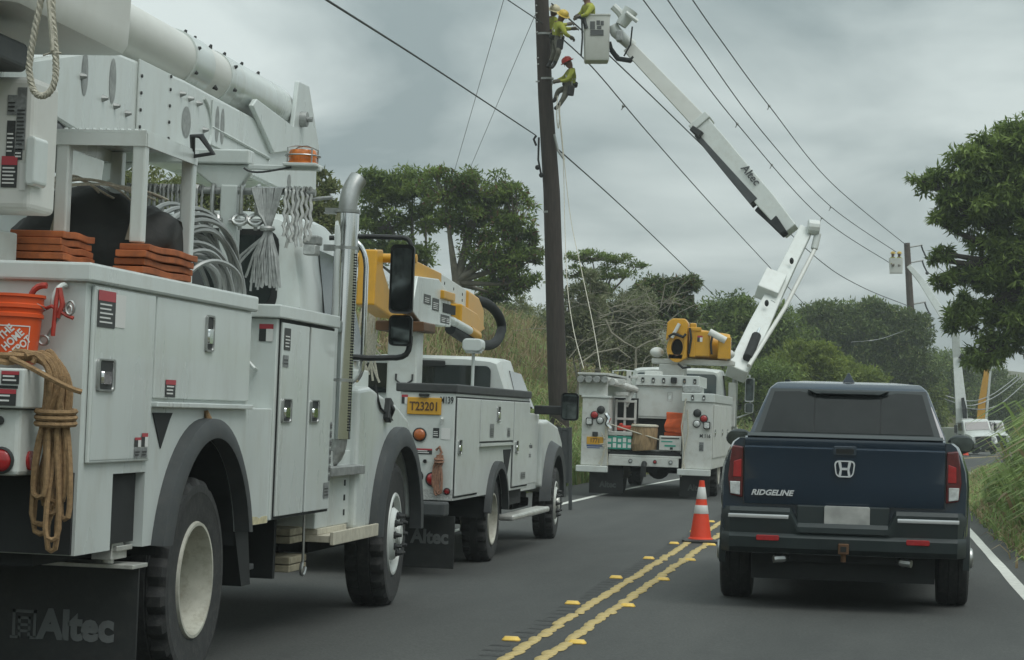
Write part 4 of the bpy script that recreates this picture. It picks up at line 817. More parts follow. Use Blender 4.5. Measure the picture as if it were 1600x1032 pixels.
# ------------------------------------------------------------------ second truck: smaller white service truck with yellow boom
T2 = thing('service_truck', 'white service truck M139 with dark lids and yellow boom, next past the nearest truck', 'utility truck', (-4.82, 21.3, gz(-4.82)), (0, R(2.0), 0), 'white utility trucks')
t = T2
M('lid_grey', (.045, .048, .048), .6, var=.15, dirt=.4, dirt_col=(.1, .1, .09)); M('tread_plate', (.5, .5, .48), .4, .3, var=.2, scale=60, bump=.4, bscale=80)
m = MB()
for s in (-1, 1): m.box(s*.42-.05, s*.42+.05, -2.0, 5.6, .5, .72)
m.cyl((-.95, .12, .42), (.95, .12, .42), .07); m.ball((0, .12, .42), .17); m.cyl((-.8, 4.55, .42), (.8, 4.55, .42), .05); m.box(-.4, .4, 2.4, 5.4, .5, 1.0); m.build('chassis', 'under', t)
A2 = arc(.15, .40, .51, 28, 152, 18)
for s in (1, -1):
    m = MB(); m.prism([(-2.08, .66), (-2.08, 1.60), (2.17, 1.60), (2.17, .66), (.62, .66)]+A2+[(-.32, .66)], 'x', s*.66, s*1.15); bn = m.build('service_bin', 'white2', t, bevel=.006)
    m = MB(); m.box(min(s*.62, s*1.17), max(s*.62, s*1.17), -2.1, 2.19, 1.602, 1.68); m.build('bin_lid', 'lid_grey', t, bevel=.012)
    m = MB(); a0 = arc(.15, .40, .505, 10, 170, 20); a1 = arc(.15, .40, .575, 10, 170, 20)
    m.loft([[(s*1.145, a[0], a[1]), (s*1.21, a[0], a[1]), (s*1.205, b[0], b[1]), (s*1.145, b[0], b[1])] for a, b in zip(a0, a1)]); m.build('fender_flare', 'flare', t, smooth=True, ang=50)
    m = MB(); la = arc(.15, .40, .503, 5, 175, 16); m.loft([[(s*.6, a, b), (s*1.14, a, b)] for a, b in la], cap=False, closed=False); m.build('wheel_well', 'under', t)
    if s > 0:
        for a, b, z0, z1, hy, hz, hw, hh in ((-2.03, -.90, .70, 1.56, -1.9, 1.13, .16, .13), (-.85, 1.05, 1.17, 1.56, .1, 1.43, .16, .15), (1.11, 2.12, .70, 1.56, 1.28, 1.10, .16, .13)):
            m = MB(); m.box(1.152, 1.168, a, b, z0, z1); d = m.build('cabinet_door', 'white2', bn, bevel=.006); latch(d, 'right', 1.168, hy, hz, hw, hh)
            g = MB(); g.box(1.1505, 1.155, a-.03, b+.03, z0-.015, z1+.015); g.build('door_gap', 'under', d)
        m = MB(); m.box(1.152, 1.185, -.88, 1.08, 1.125, 1.148); m.build('drip_rail', 'white2', bn)
        m = MB(); m.prism([(.55, 1.08), (1.02, 1.08), (.80, .80), (.72, .80)], 'x', 1.1515, 1.156); m.build('reflector_triangle', 'under', bn)
        sticker(bn, 'right', 1.1685, -.25, 1.27, .22, .13, 'grey'); sticker(bn, 'right', 1.1685, .75, 1.25, .16, .09, 'grey'); sticker(bn, 'right', 1.169, 1.75, .80, .3, .07, 'grey')
m = MB(); m.box(-.65, .65, -2.0, 2.1, .74, .82); m.box(-.65, .65, -2.05, -2.0, .7, 1.25); m.build('bed_floor', 'white2', t, bevel=.005)
m = MB(); m.box(-1.15, 1.152, -2.083, -2.079, .665, .76); m.build('tread_strip', 'tread_plate', t)
m = MB(); m.box(-1.13, 1.13, -2.32, -2.08, .53, .655); m.build('rear_bumper', 'flare', t, bevel=.02)
m = MB(); m.box(.42, 1.15, -1.9, -1.885, .06, .52); fl = m.build('mud_flap', 'black', t, bevel=.004); text('lettering', 'Altec', 'flap_print', fl, .17, face_rear(.93, -1.903, .33), sx=.92, bold=.006)
# tail fittings
m = MB(); m.box(.725, 1.03, -2.095, -2.081, 1.405, 1.555); pl = m.build('licence_plate', 'plate_y', t, bevel=.006); text('lettering', 'T23201', 'plate_ink', pl, .105, face_rear(.878, -2.097, 1.475), sx=.80, bold=.002)
m = MB(); m.box(.83, .92, -2.12, -2.08, 1.565, 1.59); m.build('plate_lamp', 'black', t, bevel=.005)
text('lettering', 'M139', 'sticker_b', t, .085, face_rear(1.075, -2.084, 1.535), sx=.62, bold=.001)
lamp(t, .845, -2.082, 1.23, .052, 'orange_lens'); lamp(t, .825, -2.082, .865, .055, 'clear_lens', 'reversing_light'); lamp(t, .975, -2.082, .845, .055, 'red_lens'); lamp(t, 1.105, -2.082, .745, .026, 'red_lens', 'reflector', .01); lamp(t, .90, -2.082, 1.0, .014, 'black', 'plug', .01)
sticker(t, 'rear', .70, -2.081, 1.535, .055, .08, 'half'); sticker(t, 'rear', .99, -2.081, 1.25, .055, .085, 'black'); sticker(t, 'rear', 1.075, -2.081, 1.245, .08, .1, 'white'); sticker(t, 'rear', .89, -2.081, 1.085, .14, .05, 'warn')
m = MB(); m.tube([(1.04, -2.08, 1.38), (1.04, -2.11, 1.37), (1.03, -2.1, 1.33)], .012, 6); m.build('rope_hook', 'white2', t, smooth=True)
# wheels
for s in (1, -1):
    wheel(t, s*1.145, .12, .415, .24, 'dish', .245, s, 'rim_w', 10); wheel(t, s*1.13, 4.58, .415, .24, 'front', .245, s, 'alu', 10, yaw=R(2))
m = MB(); m.box(1.05, 1.22, .95, 3.45, .36, .42); m.build('side_step', 'alu', t, bevel=.02)
m = MB(); m.box(.8, 1.08, .75, 2.2, .5, .66); m.build('fuel_tank', 'under', t)
# cab
m = MB(); m.loft([cab_section(2.25, .96, .79, .62, 2.0, .12), cab_section(2.30, .99, .83, .60, 2.03, .12), cab_section(2.9, .995, .84, .60, 2.05, .12), cab_section(3.25, .995, .80, .60, 2.01, .12), cab_section(3.45, .995, .79, .60, 1.92, .1), cab_section(4.05, .985, .86, .60, 1.46, .06)]); cab = m.build('cab', 'white2', t, smooth=True, ang=32)
m = MB(); m.prism(rrect(0, 1.775, 1.42, .32, .06), 'y', 2.225, 2.26); m.build('rear_window', 'glass', cab)
m = MB(); m.box(-.3, .22, 2.195, 2.222, 1.91, 1.98); m.build('brake_light_housing', 'black', cab, bevel=.015)
for s in (1, -1): side_win(cab, [(2.55, 1.50), (3.72, 1.50), (3.38, 1.88), (2.62, 1.90)], .962, 1.5, .29, s)
m = MB(); m.prism([(2.42, .66), (3.85, .66), (3.9, 1.44), (2.42, 1.47)], 'x', .95, 1.0); dr = m.build('cab_door', 'white2', cab, bevel=.015)
m = MB()
for a in ((-.12, -.05), (.05, .12)): m.box(1.0005, 1.006, 2.72+a[0]*1.3, 2.72+a[1]*1.3, .93, 1.15)
m.prism([(2.62, 1.04), (2.72, 1.10), (2.82, 1.04), (2.72, .98)], 'x', 1.0005, 1.006); m.build('logo', 'decal', dr)
text('lettering', 'Hawaiian', 'decal', dr, .085, face_right(1.003, 3.22, 1.085), sx=1.3); text('lettering', 'Electric', 'decal', dr, .085, face_right(1.003, 3.18, .985), sx=1.3)
m = MB(); m.box(.99, 1.03, 2.55, 2.72, 1.30, 1.34); m.build('door_handle', 'white2', dr, bevel=.01)
m = MB(); m.loft([hood_sec(3.9, .97, .7, 1.46, .85), hood_sec(4.5, .95, .7, 1.42, .85), hood_sec(5.3, .90, .6, 1.33, .82), hood_sec(5.62, .86, .55, 1.2, .8), hood_sec(5.7, .8, .55, 1.05, .8)]); hd = m.build('hood', 'white2', t, smooth=True, ang=40)
text('lettering', 'S', 'sticker_b', hd, .12, face_right(.985, 4.55, 1.26), sx=1.6, bold=.004)
for s in (1, -1):
    FA2 = arc(4.6, .43, .55, 12, 168, 18); m = MB(); m.prism([(3.85, .62), (3.85, 1.36), (4.3, 1.38), (5.1, 1.30), (5.5, 1.12), (5.6, .8), (5.6, .6)]+FA2, 'x', s*.7, s*1.05); m.build('fender', 'white2', t, bevel=.035, seg=3)
    m = MB(); a0 = arc(4.6, .43, .54, 4, 176, 22); a1 = arc(4.6, .43, .72, 2, 178, 22)
    m.loft([[(s*1.03, a[0], a[1]), (s*1.14, a[0], a[1]), (s*1.15, a[0]*.4+b[0]*.6, a[1]*.4+b[1]*.6), (s*1.03, b[0], b[1])] for a, b in zip(a0, a1)]); m.build('fender_flare', 'flare', t, smooth=True, ang=50)
    m = MB(); m.prism([(4.6+.53*math.cos(R(q)), .43+.53*math.sin(R(q))) for q in range(-10, 191, 10)], 'x', s*.5, s*.69); m.build('wheel_well', 'under', t)
    m = MB(); m.box(min(s*.98, s*1.30), max(s*.98, s*1.30), 3.62, 3.70, 1.44, 1.54); m.build('mirror_arm', 'black', t, bevel=.012)
mirror_head(1.385, 1.535, .10, .155, 'mirror', t, y=3.6, d=.1); mirror_head(-1.385, 1.535, .10, .155, 'mirror', t, y=3.6, d=.1)
# light dome on its mast
m = MB(); m.cyl((.63, 1.6, 1.66), (.63, 1.6, 2.06), .017); ms = m.build('mast', 'white', t, smooth=True)
m = MB(); m.prism(rrect(.63, 2.135, .21, .13, .045, 5), 'y', 1.50, 1.70); m.cyl((.63, 1.6, 2.05), (.63, 1.6, 2.075), .09); m.build('light_dome', 'white', ms, bevel=.02)
# pedestal and boom
m = MB(); m.box(-.12, .19, .85, 1.15, .82, 2.3); pd = m.build('pedestal', 'white2', t, bevel=.02)
m = MB(); m.tube([(-.02, .845, 1.80), (-.02, .84, 1.74), (.03, .84, 1.70), (.09, .84, 1.70), (.15, .84, 1.74), (.15, .845, 1.80)], .01, 6); m.build('hose_loop', 'wire', pd)
m = MB(); m.prism(rrect(.03, 2.28, .5, .1, .02), 'y', .7, 1.3); m.build('turntable', 'bronze', pd, bevel=.01)
m = MB(); m.prism([(-.62, 2.42), (-.56, 2.95), (-.30, 2.97), (-.28, 2.80), (.05, 2.60), (1.25, 2.62), (1.3, 2.80), (1.45, 2.80), (1.45, 2.36), (.2, 2.34)], 'x', -.12, .06); el = m.build('boom_knuckle', 'yellow', t, bevel=.015)
m = MB(); m.cyl((-.26, -.15, 2.90), (.36, -.15, 2.90), .045); m.cyl((.28, -.15, 2.90), (.31, -.15, 2.90), .075); m.build('knuckle_pin', 'yellow', el, smooth=True, ang=40)
m = MB(); m.prism([(1.3, 2.80), (1.25, 2.99), (1.5, 3.0), (2.95, 2.96), (2.95, 2.76)], 'x', -.20, .0); yb = m.build('boom_arm', 'yellow', t, bevel=.015)
m = MB(); m.prism([(2.952, 2.72), (2.952, 2.955), (4.5, 2.87), (4.5, 2.64)], 'x', -.195, -.005); ws = m.build('boom_sleeve', 'white2', t, bevel=.01)
m = MB()
for y, z in ((3.15, 2.86), (3.15, 2.78), (4.25, 2.80), (4.25, 2.73), (3.7, 2.83), (3.75, 2.72)): m.cyl((-.006, y, z), (-.001, y, z), .018, n=8)
m.build('bolt_hole', 'under', ws)['kind'] = 'stuff'
m = MB(); m.prism([(4.502, 2.60), (4.502, 2.87), (5.25, 2.82), (5.6, 2.70), (5.65, 2.45), (5.3, 2.34), (4.7, 2.42)], 'x', -.22, .02); yt = m.build('boom_tip', 'yellow', t, bevel=.03)
m = MB(); m.prism([(3.6, 2.66), (4.6, 2.60), (5.2, 2.44), (4.7, 2.36), (3.6, 2.44)], 'x', -.06, .12); m.build('tip_guard', 'yellow', t, bevel=.02)
m = MB(); m.prism([(.70, 2.44), (.95, 2.80), (2.05, 2.84), (2.75, 2.70), (2.8, 2.36), (1.2, 2.33)], 'x', -.14, .15); bx = m.build('control_housing', 'white', t, bevel=.012)
for y, z, w_, h_ in ((1.45, 2.59, .36, .10), (1.9, 2.56, .36, .13), (2.35, 2.43, .3, .09), (2.6, 2.43, .2, .09)): sticker(bx, 'right', .151, y, z, w_, h_, 'black')
m = MB(); m.box(.13, .19, 2.15, 2.8, 2.64, 2.73); m.build('lever_guard', 'yellow', bx, bevel=.01); m = MB(); m.box(.05, .16, 2.3, 3.0, 2.50, 2.60); m.build('lever_bank', 'under', bx)
m = MB(); m.cyl((.10, 2.8, 2.46), (.10, 4.2, 2.38), .05); m.build('hydraulic_cylinder', 'white', t, smooth=True, ang=30); m = MB(); m.cyl((.10, 4.2, 2.385), (.10, 4.75, 2.34), .055); m.build('cylinder_end', 'yellow', t, smooth=True, ang=30)
m = MB(); pts = bez((-.08, 5.5, 2.80), (-.04, 6.4, 2.84), (.0, 7.1, 2.68), (.02, 6.95, 2.50), 10)+bez((.02, 6.9, 2.48), (.04, 6.5, 2.2), (.06, 5.0, 2.20), (.05, 3.3, 2.36), 12)
m.tube(pts, .062, 12); m.build('hose_sleeve', 'under', t, smooth=True)
# loose gear
m = coil_rope('x', '', '', (1.03, -2.115, 1.06), [(1.015, -2.115, .71), (1.03, -2.115, .74), (1.0, -2.115, .77), (1.04, -2.115, .72), (1.02, -2.115, .80)], .011, seed=6, spread=(.05, .012), wraps=(1.0, .035, .03, 2, 1.03, -2.115))
m.tube([(1.0, -2.1, 1.10), (1.03, -2.11, 1.13), (1.05, -2.11, 1.08), (1.02, -2.12, 1.03)], .012, 6)
place(m.build('rope_coil', 'rope_r', smooth=True), 'small reddish rope coil hanging on the tail of truck M139', 'rope coil')
m = MB(); rr = random.Random(33)
for i in range(16):
    x = -.3+rr.uniform(-.08, .1); m.tube(bez((x, .8, 2.56), (x+rr.uniform(-.1, .1), .75, 2.35), (x+rr.uniform(-.1, .1), .75, 2.1), (-.24+rr.uniform(-.09, .09), .78, 1.70+rr.uniform(0, .4)), 8), .012, 5)
for i in range(5): m.tube(bez((-.38, .8, 2.52+.012*i), (-.3, .75, 2.62), (-.2, .75, 2.6), (-.12, .8, 2.50+.012*i), 8), .016, 6)
place(m.build('rope_bundle', 'rope_w', smooth=True), 'tangled white ropes hanging on the pedestal of truck M139', 'rope')
# ------------------------------------------------------------------ third truck: white line truck with its boom raised to the pole
T3 = thing('line_truck', 'white line truck M116 with raised white boom, orange bag and log on its tail', 'utility truck', (-4.06, 42, gz(-4.06)), (0, R(2.0), 0), 'white utility trucks')
t = T3; bpy.context.view_layer.update(); INV3 = T3.matrix_world.inverted()
def wb(m, name, mat, parent=None, **k):
    o = m.build(name, mat, None, **k); o.data.transform(INV3)
    o.parent = parent or T3
    return o
m = MB()
for s in (-1, 1): m.box(s*.46-.05, s*.46+.05, -1.9, 6.3, .6, .9)
m.cyl((-.95, .2, .5), (.95, .2, .5), .1); m.ball((0, .2, .5), .22); m.box(-1.0, 1.0, -1.7, 3.2, .62, .8); m.box(-.4, .4, 3, 6, .6, 1.2); m.cyl((-.8, 5.4, .5), (.8, 5.4, .5), .08); m.build('chassis', 'under', t)
for s in (1, -1): wheel(t, s*1.13, .2, .52, .5, 'dish', .29, s, 'rim_w', 10); wheel(t, s*1.12, 5.4, .52, .28, 'front', .29, s, 'white2', 10)
# rear towers
m = MB(); m.box(-1.20, -.72, -2.0, 3.0, .55, 1.76); tl = m.build('service_bin', 'white3', t, bevel=.01)
m = MB(); m.box(.62, 1.15, -2.0, 3.1, .55, 1.74); tr_ = m.build('service_bin', 'white3', t, bevel=.01)
m = MB(); m.box(.58, 1.17, -2.02, 3.12, 1.742, 1.90); lidb = m.build('top_box', 'white2', t, bevel=.012)
for x in (.78, .98): latch(lidb, 'rear', x, -2.022, 1.82, .05, .10)
m = MB(); m.box(-1.22, -.70, -2.02, 3.02, 1.762, 1.80); m.build('bin_lid', 'white2', t, bevel=.008)
for a, b in ((-1.9, -.1), (.0, 1.4), (1.5, 3.0)):
    m = MB(); m.box(1.152, 1.168, a, b, .75, 1.70); d = m.build('cabinet_door', 'white3', tr_, bevel=.006); latch(d, 'right', 1.168, a+.3, 1.2, .2, .14)
for s, b in ((-1, tl), (1, tr_)):
    cx_ = -.92 if s < 0 else .93
    lamp(b, cx_+(.06 if s < 0 else -.06), -2.002, 1.545, .062, 'black', 'tail_light'); lamp(b, cx_+(-.055 if s < 0 else .06), -2.002, 1.45, .062, 'red_lens'); lamp(b, cx_+(.05 if s < 0 else -.065), -2.002, 1.355, .058, 'clear_lens', 'reversing_light')
    m = MB(); m.prism(rrect(cx_+(-.14 if s < 0 else .12), 1.335, .12, .13, .02), 'y', -2.07, -2.002); wl = m.build('work_lamp', 'black', b, bevel=.01); q = MB(); q.prism(rrect(cx_+(-.14 if s < 0 else .12), 1.335, .09, .1, .02), 'y', -2.074, -2.071); q.build('lamp_lens', 'clear_lens', wl)
m = MB(); m.box(-1.10, -.80, -2.014, -2.003, .925, 1.06); pl = m.build('licence_plate', 'plate_y', tl, bevel=.005); text('lettering', '1771', 'plate_ink', pl, .11, face_rear(-.95, -2.0165, .99), sx=.85, bold=.002)
m = MB(); m.box(-1.0, -.90, -2.03, -2.002, 1.07, 1.15); m.build('plate_lamp', 'black', tl, bevel=.01)
m = MB(); m.box(-1.1, -.8, -2.005, -2.003, .885, .91); m.box(-1.09, -.86, -2.005, -2.003, .855, .87); m.build('sticker', 'blue', tl)
text('lettering', 'M 116', 'sticker_b', tr_, .085, face_rear(1.02, -2.003, 1.14), sx=.9, bold=.002)
sticker(tr_, 'rear', .96, -2.002, .95, .08, .16, 'grey')
for x0, x1 in ((-1.27, -.70), (.55, 1.14)):
    m = MB(); m.box(x0, x1, -2.12, -1.98, .43, .545); m.build('step_bumper', 'white2', t, bevel=.012)
m = MB(); m.box(-.70, .56, -2.0, -1.9, .56, .72); m.box(-.70, .60, -1.99, -1.9, .722, .76); m.build('tail_beam', 'white3', t, bevel=.008); m = MB(); m.box(-.68, .58, -1.95, -1.7, .755, .84); m.build('deck_gap', 'under', t)
for i, x in enumerate((-.30, .14, .42)): lamp(t, x, -2.002, .65, .03, 'clear_lens' if i != 1 else 'red_lens', 'marker_light', .01)
m = MB(); m.tube([(-.05, -2.0, .62), (-.05, -2.12, .55), (-.05, -2.12, .38)], .05, 8); m.build('tow_hitch', 'under', t)
for x0, x1 in ((-1.08, -.46), (.56, 1.10)):
    m = MB(); m.box(x0, x1, -1.62, -1.60, -.02+.06, .5); fl = m.build('mud_flap', 'black', t); text('lettering', 'Altec', 'flap_print', fl, .15, face_rear((x0+x1)/2+.03, -1.623, .2), sx=.92, bold=.006)
# deck: floor, tall box, latch box, dark rack
m = MB(); m.box(-.72, .62, -1.9, 3.1, .80, .85); m.build('bed_floor', 'white3', t)
m = MB(); m.box(-.33, .78, -1.2, .6, 1.42, 2.02); tb = m.build('tall_box', 'white2', t, bevel=.01); latch(tb, 'rear', .30, -1.202, 1.83, .10, .17)
m = MB(); m.box(-.31, .76, -1.212, -1.201, 1.46, 1.98); m.build('box_door', 'white2', tb, bevel=.005)
m = MB(); m.box(-.33, .83, -1.26, .6, 2.022, 2.22); lb3 = m.build('latch_box', 'white2', t, bevel=.01)
for i in range(6): latch(lb3, 'rear', -.2+.19*i, -1.262, 2.12, .06, .10) if i != 3 else None
m = MB(); m.prism(rrect(.37, 2.13, .11, .11, .02), 'y', -1.34, -1.262); m.build('work_lamp', 'black', lb3, bevel=.01)
m = MB()
for x in (-.66, -.50, -.31): m.box(x-.02, x+.02, -1.35, -1.31, .85, 1.75)
for z in (1.05, 1.40, 1.72): m.box(-.68, -.29, -1.36, -1.30, z-.02, z+.02)
m.build('rack_frame', 'white3', t); m = MB(); m.box(-.70, -.27, -1.25, -1.2, .85, 1.78); m.box(-.28, .62, -1.1, -1.0, .85, 1.42); m.build('rack_back', 'under', t)
for i in range(4):
    x = -1.24+.145*i; m = MB(); m.tube([(x, -2.05, 2.09), (x, 2.0, 2.09)], .065, 14); tb_ = m.build('storage_tube', 'white3', t, smooth=True, ang=30); m = MB(); m.tube([(x, -2.09, 2.09), (x, -2.04, 2.09)], .06, 14); m.build('tube_cap', 'galv', tb_, smooth=True, ang=30)
m = MB(); m.tube([(-.62, -1.6, 2.03), (-.32, -1.2, 1.94)], .06, 12); m.tube([(-.7, -1.8, 2.06), (-.62, -1.6, 2.03)], .065, 12); m.build('short_tube', 'white3', t, smooth=True, ang=30)
m = MB(); m.box(-1.30, -.74, -2.04, 1.9, 2.17, 2.21); m.box(-1.28, -.76, -1.95, -1.9, 1.80, 2.18); m.box(-1.28, -.76, 1.5, 1.55, 1.80, 2.18); m.box(-.76, -.5, -1.7, -1.4, 2.0, 2.12); m.tube([(-.48, -1.3, 1.62), (-.35, -1.2, 2.0)], .035, 6); m.box(-.66, -.44, -1.6, -1.4, 1.82, 1.88); m.build('tube_rack', 'white3', t, bevel=.006)
m = MB(); m.box(-.24, .06, -.6, -.2, 2.222, 2.30); m.build('vent_box', 'white3', t, bevel=.01)
m = MB(); m.box(-.5, -.42, -1.3, -1.2, 1.7, 2.28); m.box(-.46, -.30, -1.3, -1.2, 2.14, 2.19); m.build('mast_bracket', 'white3', t, bevel=.006)
# cab
m = MB(); m.loft([cab_section(3.45, .95, .84, .9, 2.42, .12), cab_section(3.5, 1.0, .90, .9, 2.46, .12), cab_section(4.3, 1.02, .92, .9, 2.49, .12), cab_section(4.8, 1.02, .92, .9, 2.42, .12), cab_section(5.3, 1.02, .93, .9, 1.75, .1)]); cab = m.build('cab', 'white2', t, smooth=True, ang=32)
m = MB(); m.prism(rrect(0, 2.12, 1.62, .46, .07), 'y', 3.42, 3.46); m.build('rear_window', 'cab_glass' if 'cab_glass' in MATS else M('cab_glass', (.075, .095, .10), .08, var=.2, coat=.6), cab)
for s in (1, -1): side_win(cab, [(3.75, 1.85), (4.9, 1.85), (4.7, 2.34), (3.8, 2.34)], .998, 1.85, .145, s)
m = MB(); m.loft([hood_sec(5.2, 1.0, .8, 1.72), hood_sec(6.2, .9, .75, 1.55), hood_sec(6.6, .8, .75, 1.3)]); m.build('hood', 'white2', t, smooth=True, ang=40)
for s in (1, -1):
    m = MB(); m.tube([(s*.95, 4.4, 2.38), (s*1.2, 4.45, 2.40), (s*1.42, 4.45, 2.38), (s*1.46, 4.45, 1.60), (s*1.2, 4.45, 1.5), (s*1.0, 4.4, 1.5)], .02, 6); m.build('mirror_arm', 'white2', t, smooth=True)
    mirror_head(s*1.43, 2.08, .095, .25, 'mirror', t, y=4.4, d=.09, mat='white2'); mirror_head(s*1.43, 1.70, .09, .10, 'convex_mirror', t, y=4.4, d=.09, mat='white2')
m = MB(); m.tube([(1.17, 3.7, .7), (1.17, 3.7, 2.6)], .06, 12); m.build('exhaust_stack', 'steel', t, smooth=True, ang=30)
m = MB(); m.box(1.03, 1.18, 3.6, 4.9, .6, 1.3); m.box(1.05, 1.2, 3.5, 3.9, 1.3, 2.2); m.build('step_box', 'white3', t, bevel=.02)
# deck of the crane: cross beam, cushions, yellow digger
m = MB(); m.box(-.35, 1.25, 1.7, 2.3, 2.50, 2.60); m.box(-.2, .3, 1.7, 2.3, .85, 2.5); m.build('crane_base', 'white3', t, bevel=.02)
for x in (-.25, 1.13):
    m = MB(); m.ball((x, 1.75, 2.72), (.14, .16, .10), 14, 8); m.build('cushion', 'fiberglass', t, smooth=True)
m = MB(); R0 = [(.16+.20*math.cos(q), 2.80+.27*math.sin(q)) for q in [2*PI*i/28 for i in range(28)]]; R1 = [(.16+.115*math.cos(q), 2.82+.17*math.sin(q)) for q in [2*PI*i/28 for i in range(28)]]
m.loft([[(a[0], 1.5, a[1]), (a[0], 1.72, a[1]), (b[0], 1.72, b[1]), (b[0], 1.5, b[1])] for a, b in zip(R0+R0[:1], R1+R1[:1])], cap=False); dg = m.build('digger_ring', 'yellow', t, smooth=True, ang=40)
m = MB(); m.prism([(-.06, 2.95), (-.04, 3.30), (.06, 3.38), (.30, 3.38), (.36, 3.30), (.36, 2.62), (.25, 2.56), (.30, 2.80), (.28, 3.02), (.16, 3.10), (.02, 3.02)], 'y', 1.45, 1.9); m.build('digger_housing', 'yellow', dg, bevel=.02)
m = MB(); m.prism(rrect(.165, 2.80, .24, .42, .05), 'y', 1.73, 1.78); m.build('ring_core', 'under', dg)
m = MB(); m.cyl((.06, 1.42, 3.0), (.2, 1.42, 3.28), .035, n=10); m.build('chrome_ram', 'fiberglass', dg, smooth=True, ang=30); m = MB(); m.tube([(.0, 1.42, 3.02), (.1, 1.40, 3.08), (.28, 1.40, 3.02), (.33, 1.42, 3.08)], .03, 6); m.build('hose', 'under', dg)
m = MB(); m.tube([(.36, 1.9, 2.92), (1.1, 2.1, 2.86)], [.30, .27], 18); m.build('winch_drum', 'yellow', t, smooth=True, ang=35)
m = MB(); m.box(.40, .52, 1.5, 1.7, 2.64, 3.30); m.box(.5, .8, 1.5, 1.62, 2.66, 3.15); m.box(.36, .62, 1.48, 1.6, 3.14, 3.22); m.box(.95, 1.2, 1.5, 1.7, 2.62, 3.05); m.build('winch_frame', 'yellow', t, bevel=.02)
sticker(t, 'rear', .60, 1.498, 3.0, .10, .12, 'half'); m = MB(); m.tube([(.78, 1.46, 3.14), (1.1, 1.5, 2.98)], .07, 10); m.build('winch_line', 'fiberglass', t, smooth=True)
for pp in ([(.4, 1.45, 3.2), (.44, 1.42, 3.0), (.40, 1.44, 2.7)], [(.85, 1.45, 3.1), (.82, 1.44, 2.9), (.84, 1.44, 2.7)], [(.2, 1.4, 2.5), (.3, 1.36, 2.42), (.45, 1.36, 2.44)]):
    m = MB(); m.tube(pp, .024, 6); m.build('hydraulic_hose', 'under', t)
m = MB(); m.box(.0, .3, 1.5, 1.8, 2.6, 2.68); m.build('orange_base', 'bronze', t)
m = MB(); m.lathe([(.07, 0), (.07, .1), (.05, .14), (0, .14)], 14, (1.16, 3.6, 2.50), 'z'); m.build('beacon', 'amber', t, smooth=True)
m = MB(); m.prism(rrect(.72, 1.98, .34, .14, .05), 'y', -1.6, -1.25); m.build('hose_reel', 'galv', t, bevel=.02)
# raised boom (surveyed in the world, then hung on the truck)
def beam(pts, ws, hs, up=Vector((0, -1, 0))):
    m = MB(); secs = []
    for i, p in enumerate(pts):
        p = Vector(p); d = (Vector(pts[min(i+1, len(pts)-1)])-Vector(pts[max(i-1, 0)])).normalized(); s_ = d.cross(up).normalized(); u_ = s_.cross(d).normalized()
        w_, h_ = ws[i]/2, hs[i]/2; secs.append([p+s_*w_+u_*h_, p-s_*w_+u_*h_, p-s_*w_-u_*h_, p+s_*w_-u_*h_])
    return m.loft(secs)
b0 = at(1150, 585, 45.2); b1 = at(1258, 362, 48.4)
lbm3 = wb(beam([b0, b0.lerp(b1, .30), b0.lerp(b1, .55), b0.lerp(b1, .78), b1], [.42, .42, .34, .30, .30], [.34, .34, .34, .32, .3]), 'lower_boom', 'white2', bevel=.02)
wb(beam([at(1197, 462, 46.7), at(1211, 433, 47.1)], [.46, .46], [.38, .38]), 'boom_collar', 'white2', lbm3, bevel=.02)
for px, py, d in ((1237, 408, 47.3), (1198, 474, 46.3)):
    m = MB(); c = at(px, py, d); m.ball(c, (.045, .03, .07), 12, 8); wb(m, 'lightening_hole', 'under', lbm3, smooth=True)
m = MB(); m.tube([at(1170, 572, 45.0), at(1226, 482, 46.6), at(1276, 384, 48.2)], .045, 10); wb(m, 'levelling_rod', 'fiberglass', lbm3, smooth=True)
m = MB(); m.tube([at(1168, 560, 45.2), at(1182, 525, 45.8)], .10, 10); wb(m, 'lift_cylinder', 'under', lbm3, smooth=True, ang=40); m = MB(); m.tube([at(1182, 525, 45.8), at(1194, 496, 46.3)], .04, 10); wb(m, 'cylinder_rod', 'chrome', lbm3, smooth=True, ang=40)
m = MB(); m.tube([at(1205, 478, 46.6), at(1213, 470, 46.8)], .13, 10); wb(m, 'boom_bracket', 'white2', lbm3, smooth=True, ang=40)
m = MB(); e0 = at(1240, 362, 48.6); m.tube([at(1262, 355, 48.2), at(1280, 357, 48.2)], .17, 14); m.tube([at(1278, 365, 48.2), at(1272, 390, 48.1)], .08, 10); wb(m, 'elbow', 'white2', bevel=.02)
u0 = at(1236, 362, 48.8); u1 = at(1096, 194, 50.2); u2 = at(984, 76, 51.4)
sl = wb(beam([u0, u0.lerp(u1, .25), u1], [.34, .42, .40], [.34, .36, .34]), 'boom_sleeve', 'white2', bevel=.02)
wb(beam([u1.lerp(u0, .03), u1.lerp(u2, .03)], [.50, .50], [.44, .44]), 'boom_collar', 'white2', sl, bevel=.02)
wb(beam([u1, u2], [.36, .29], [.30, .26]), 'upper_boom', 'fiberglass', bevel=.015)
wb(beam([at(1186, 325, 49.2), at(1205, 340, 49.0), at(1226, 366, 48.6)], [.22, .26, .14], [.2, .2, .2]), 'elbow_strut', 'under', bevel=.02)
wb(beam([at(1090, 214, 50.1), at(1140, 272, 49.6), at(1180, 318, 49.2)], [.10, .16, .20], [.3, .3, .3]), 'boom_rail', 'flare', bevel=.01)
wb(beam([at(1083, 203, 50.1), at(1098, 214, 50.0)], [.13, .16], [.42, .42]), 'collar_roller', 'black', bevel=.02)
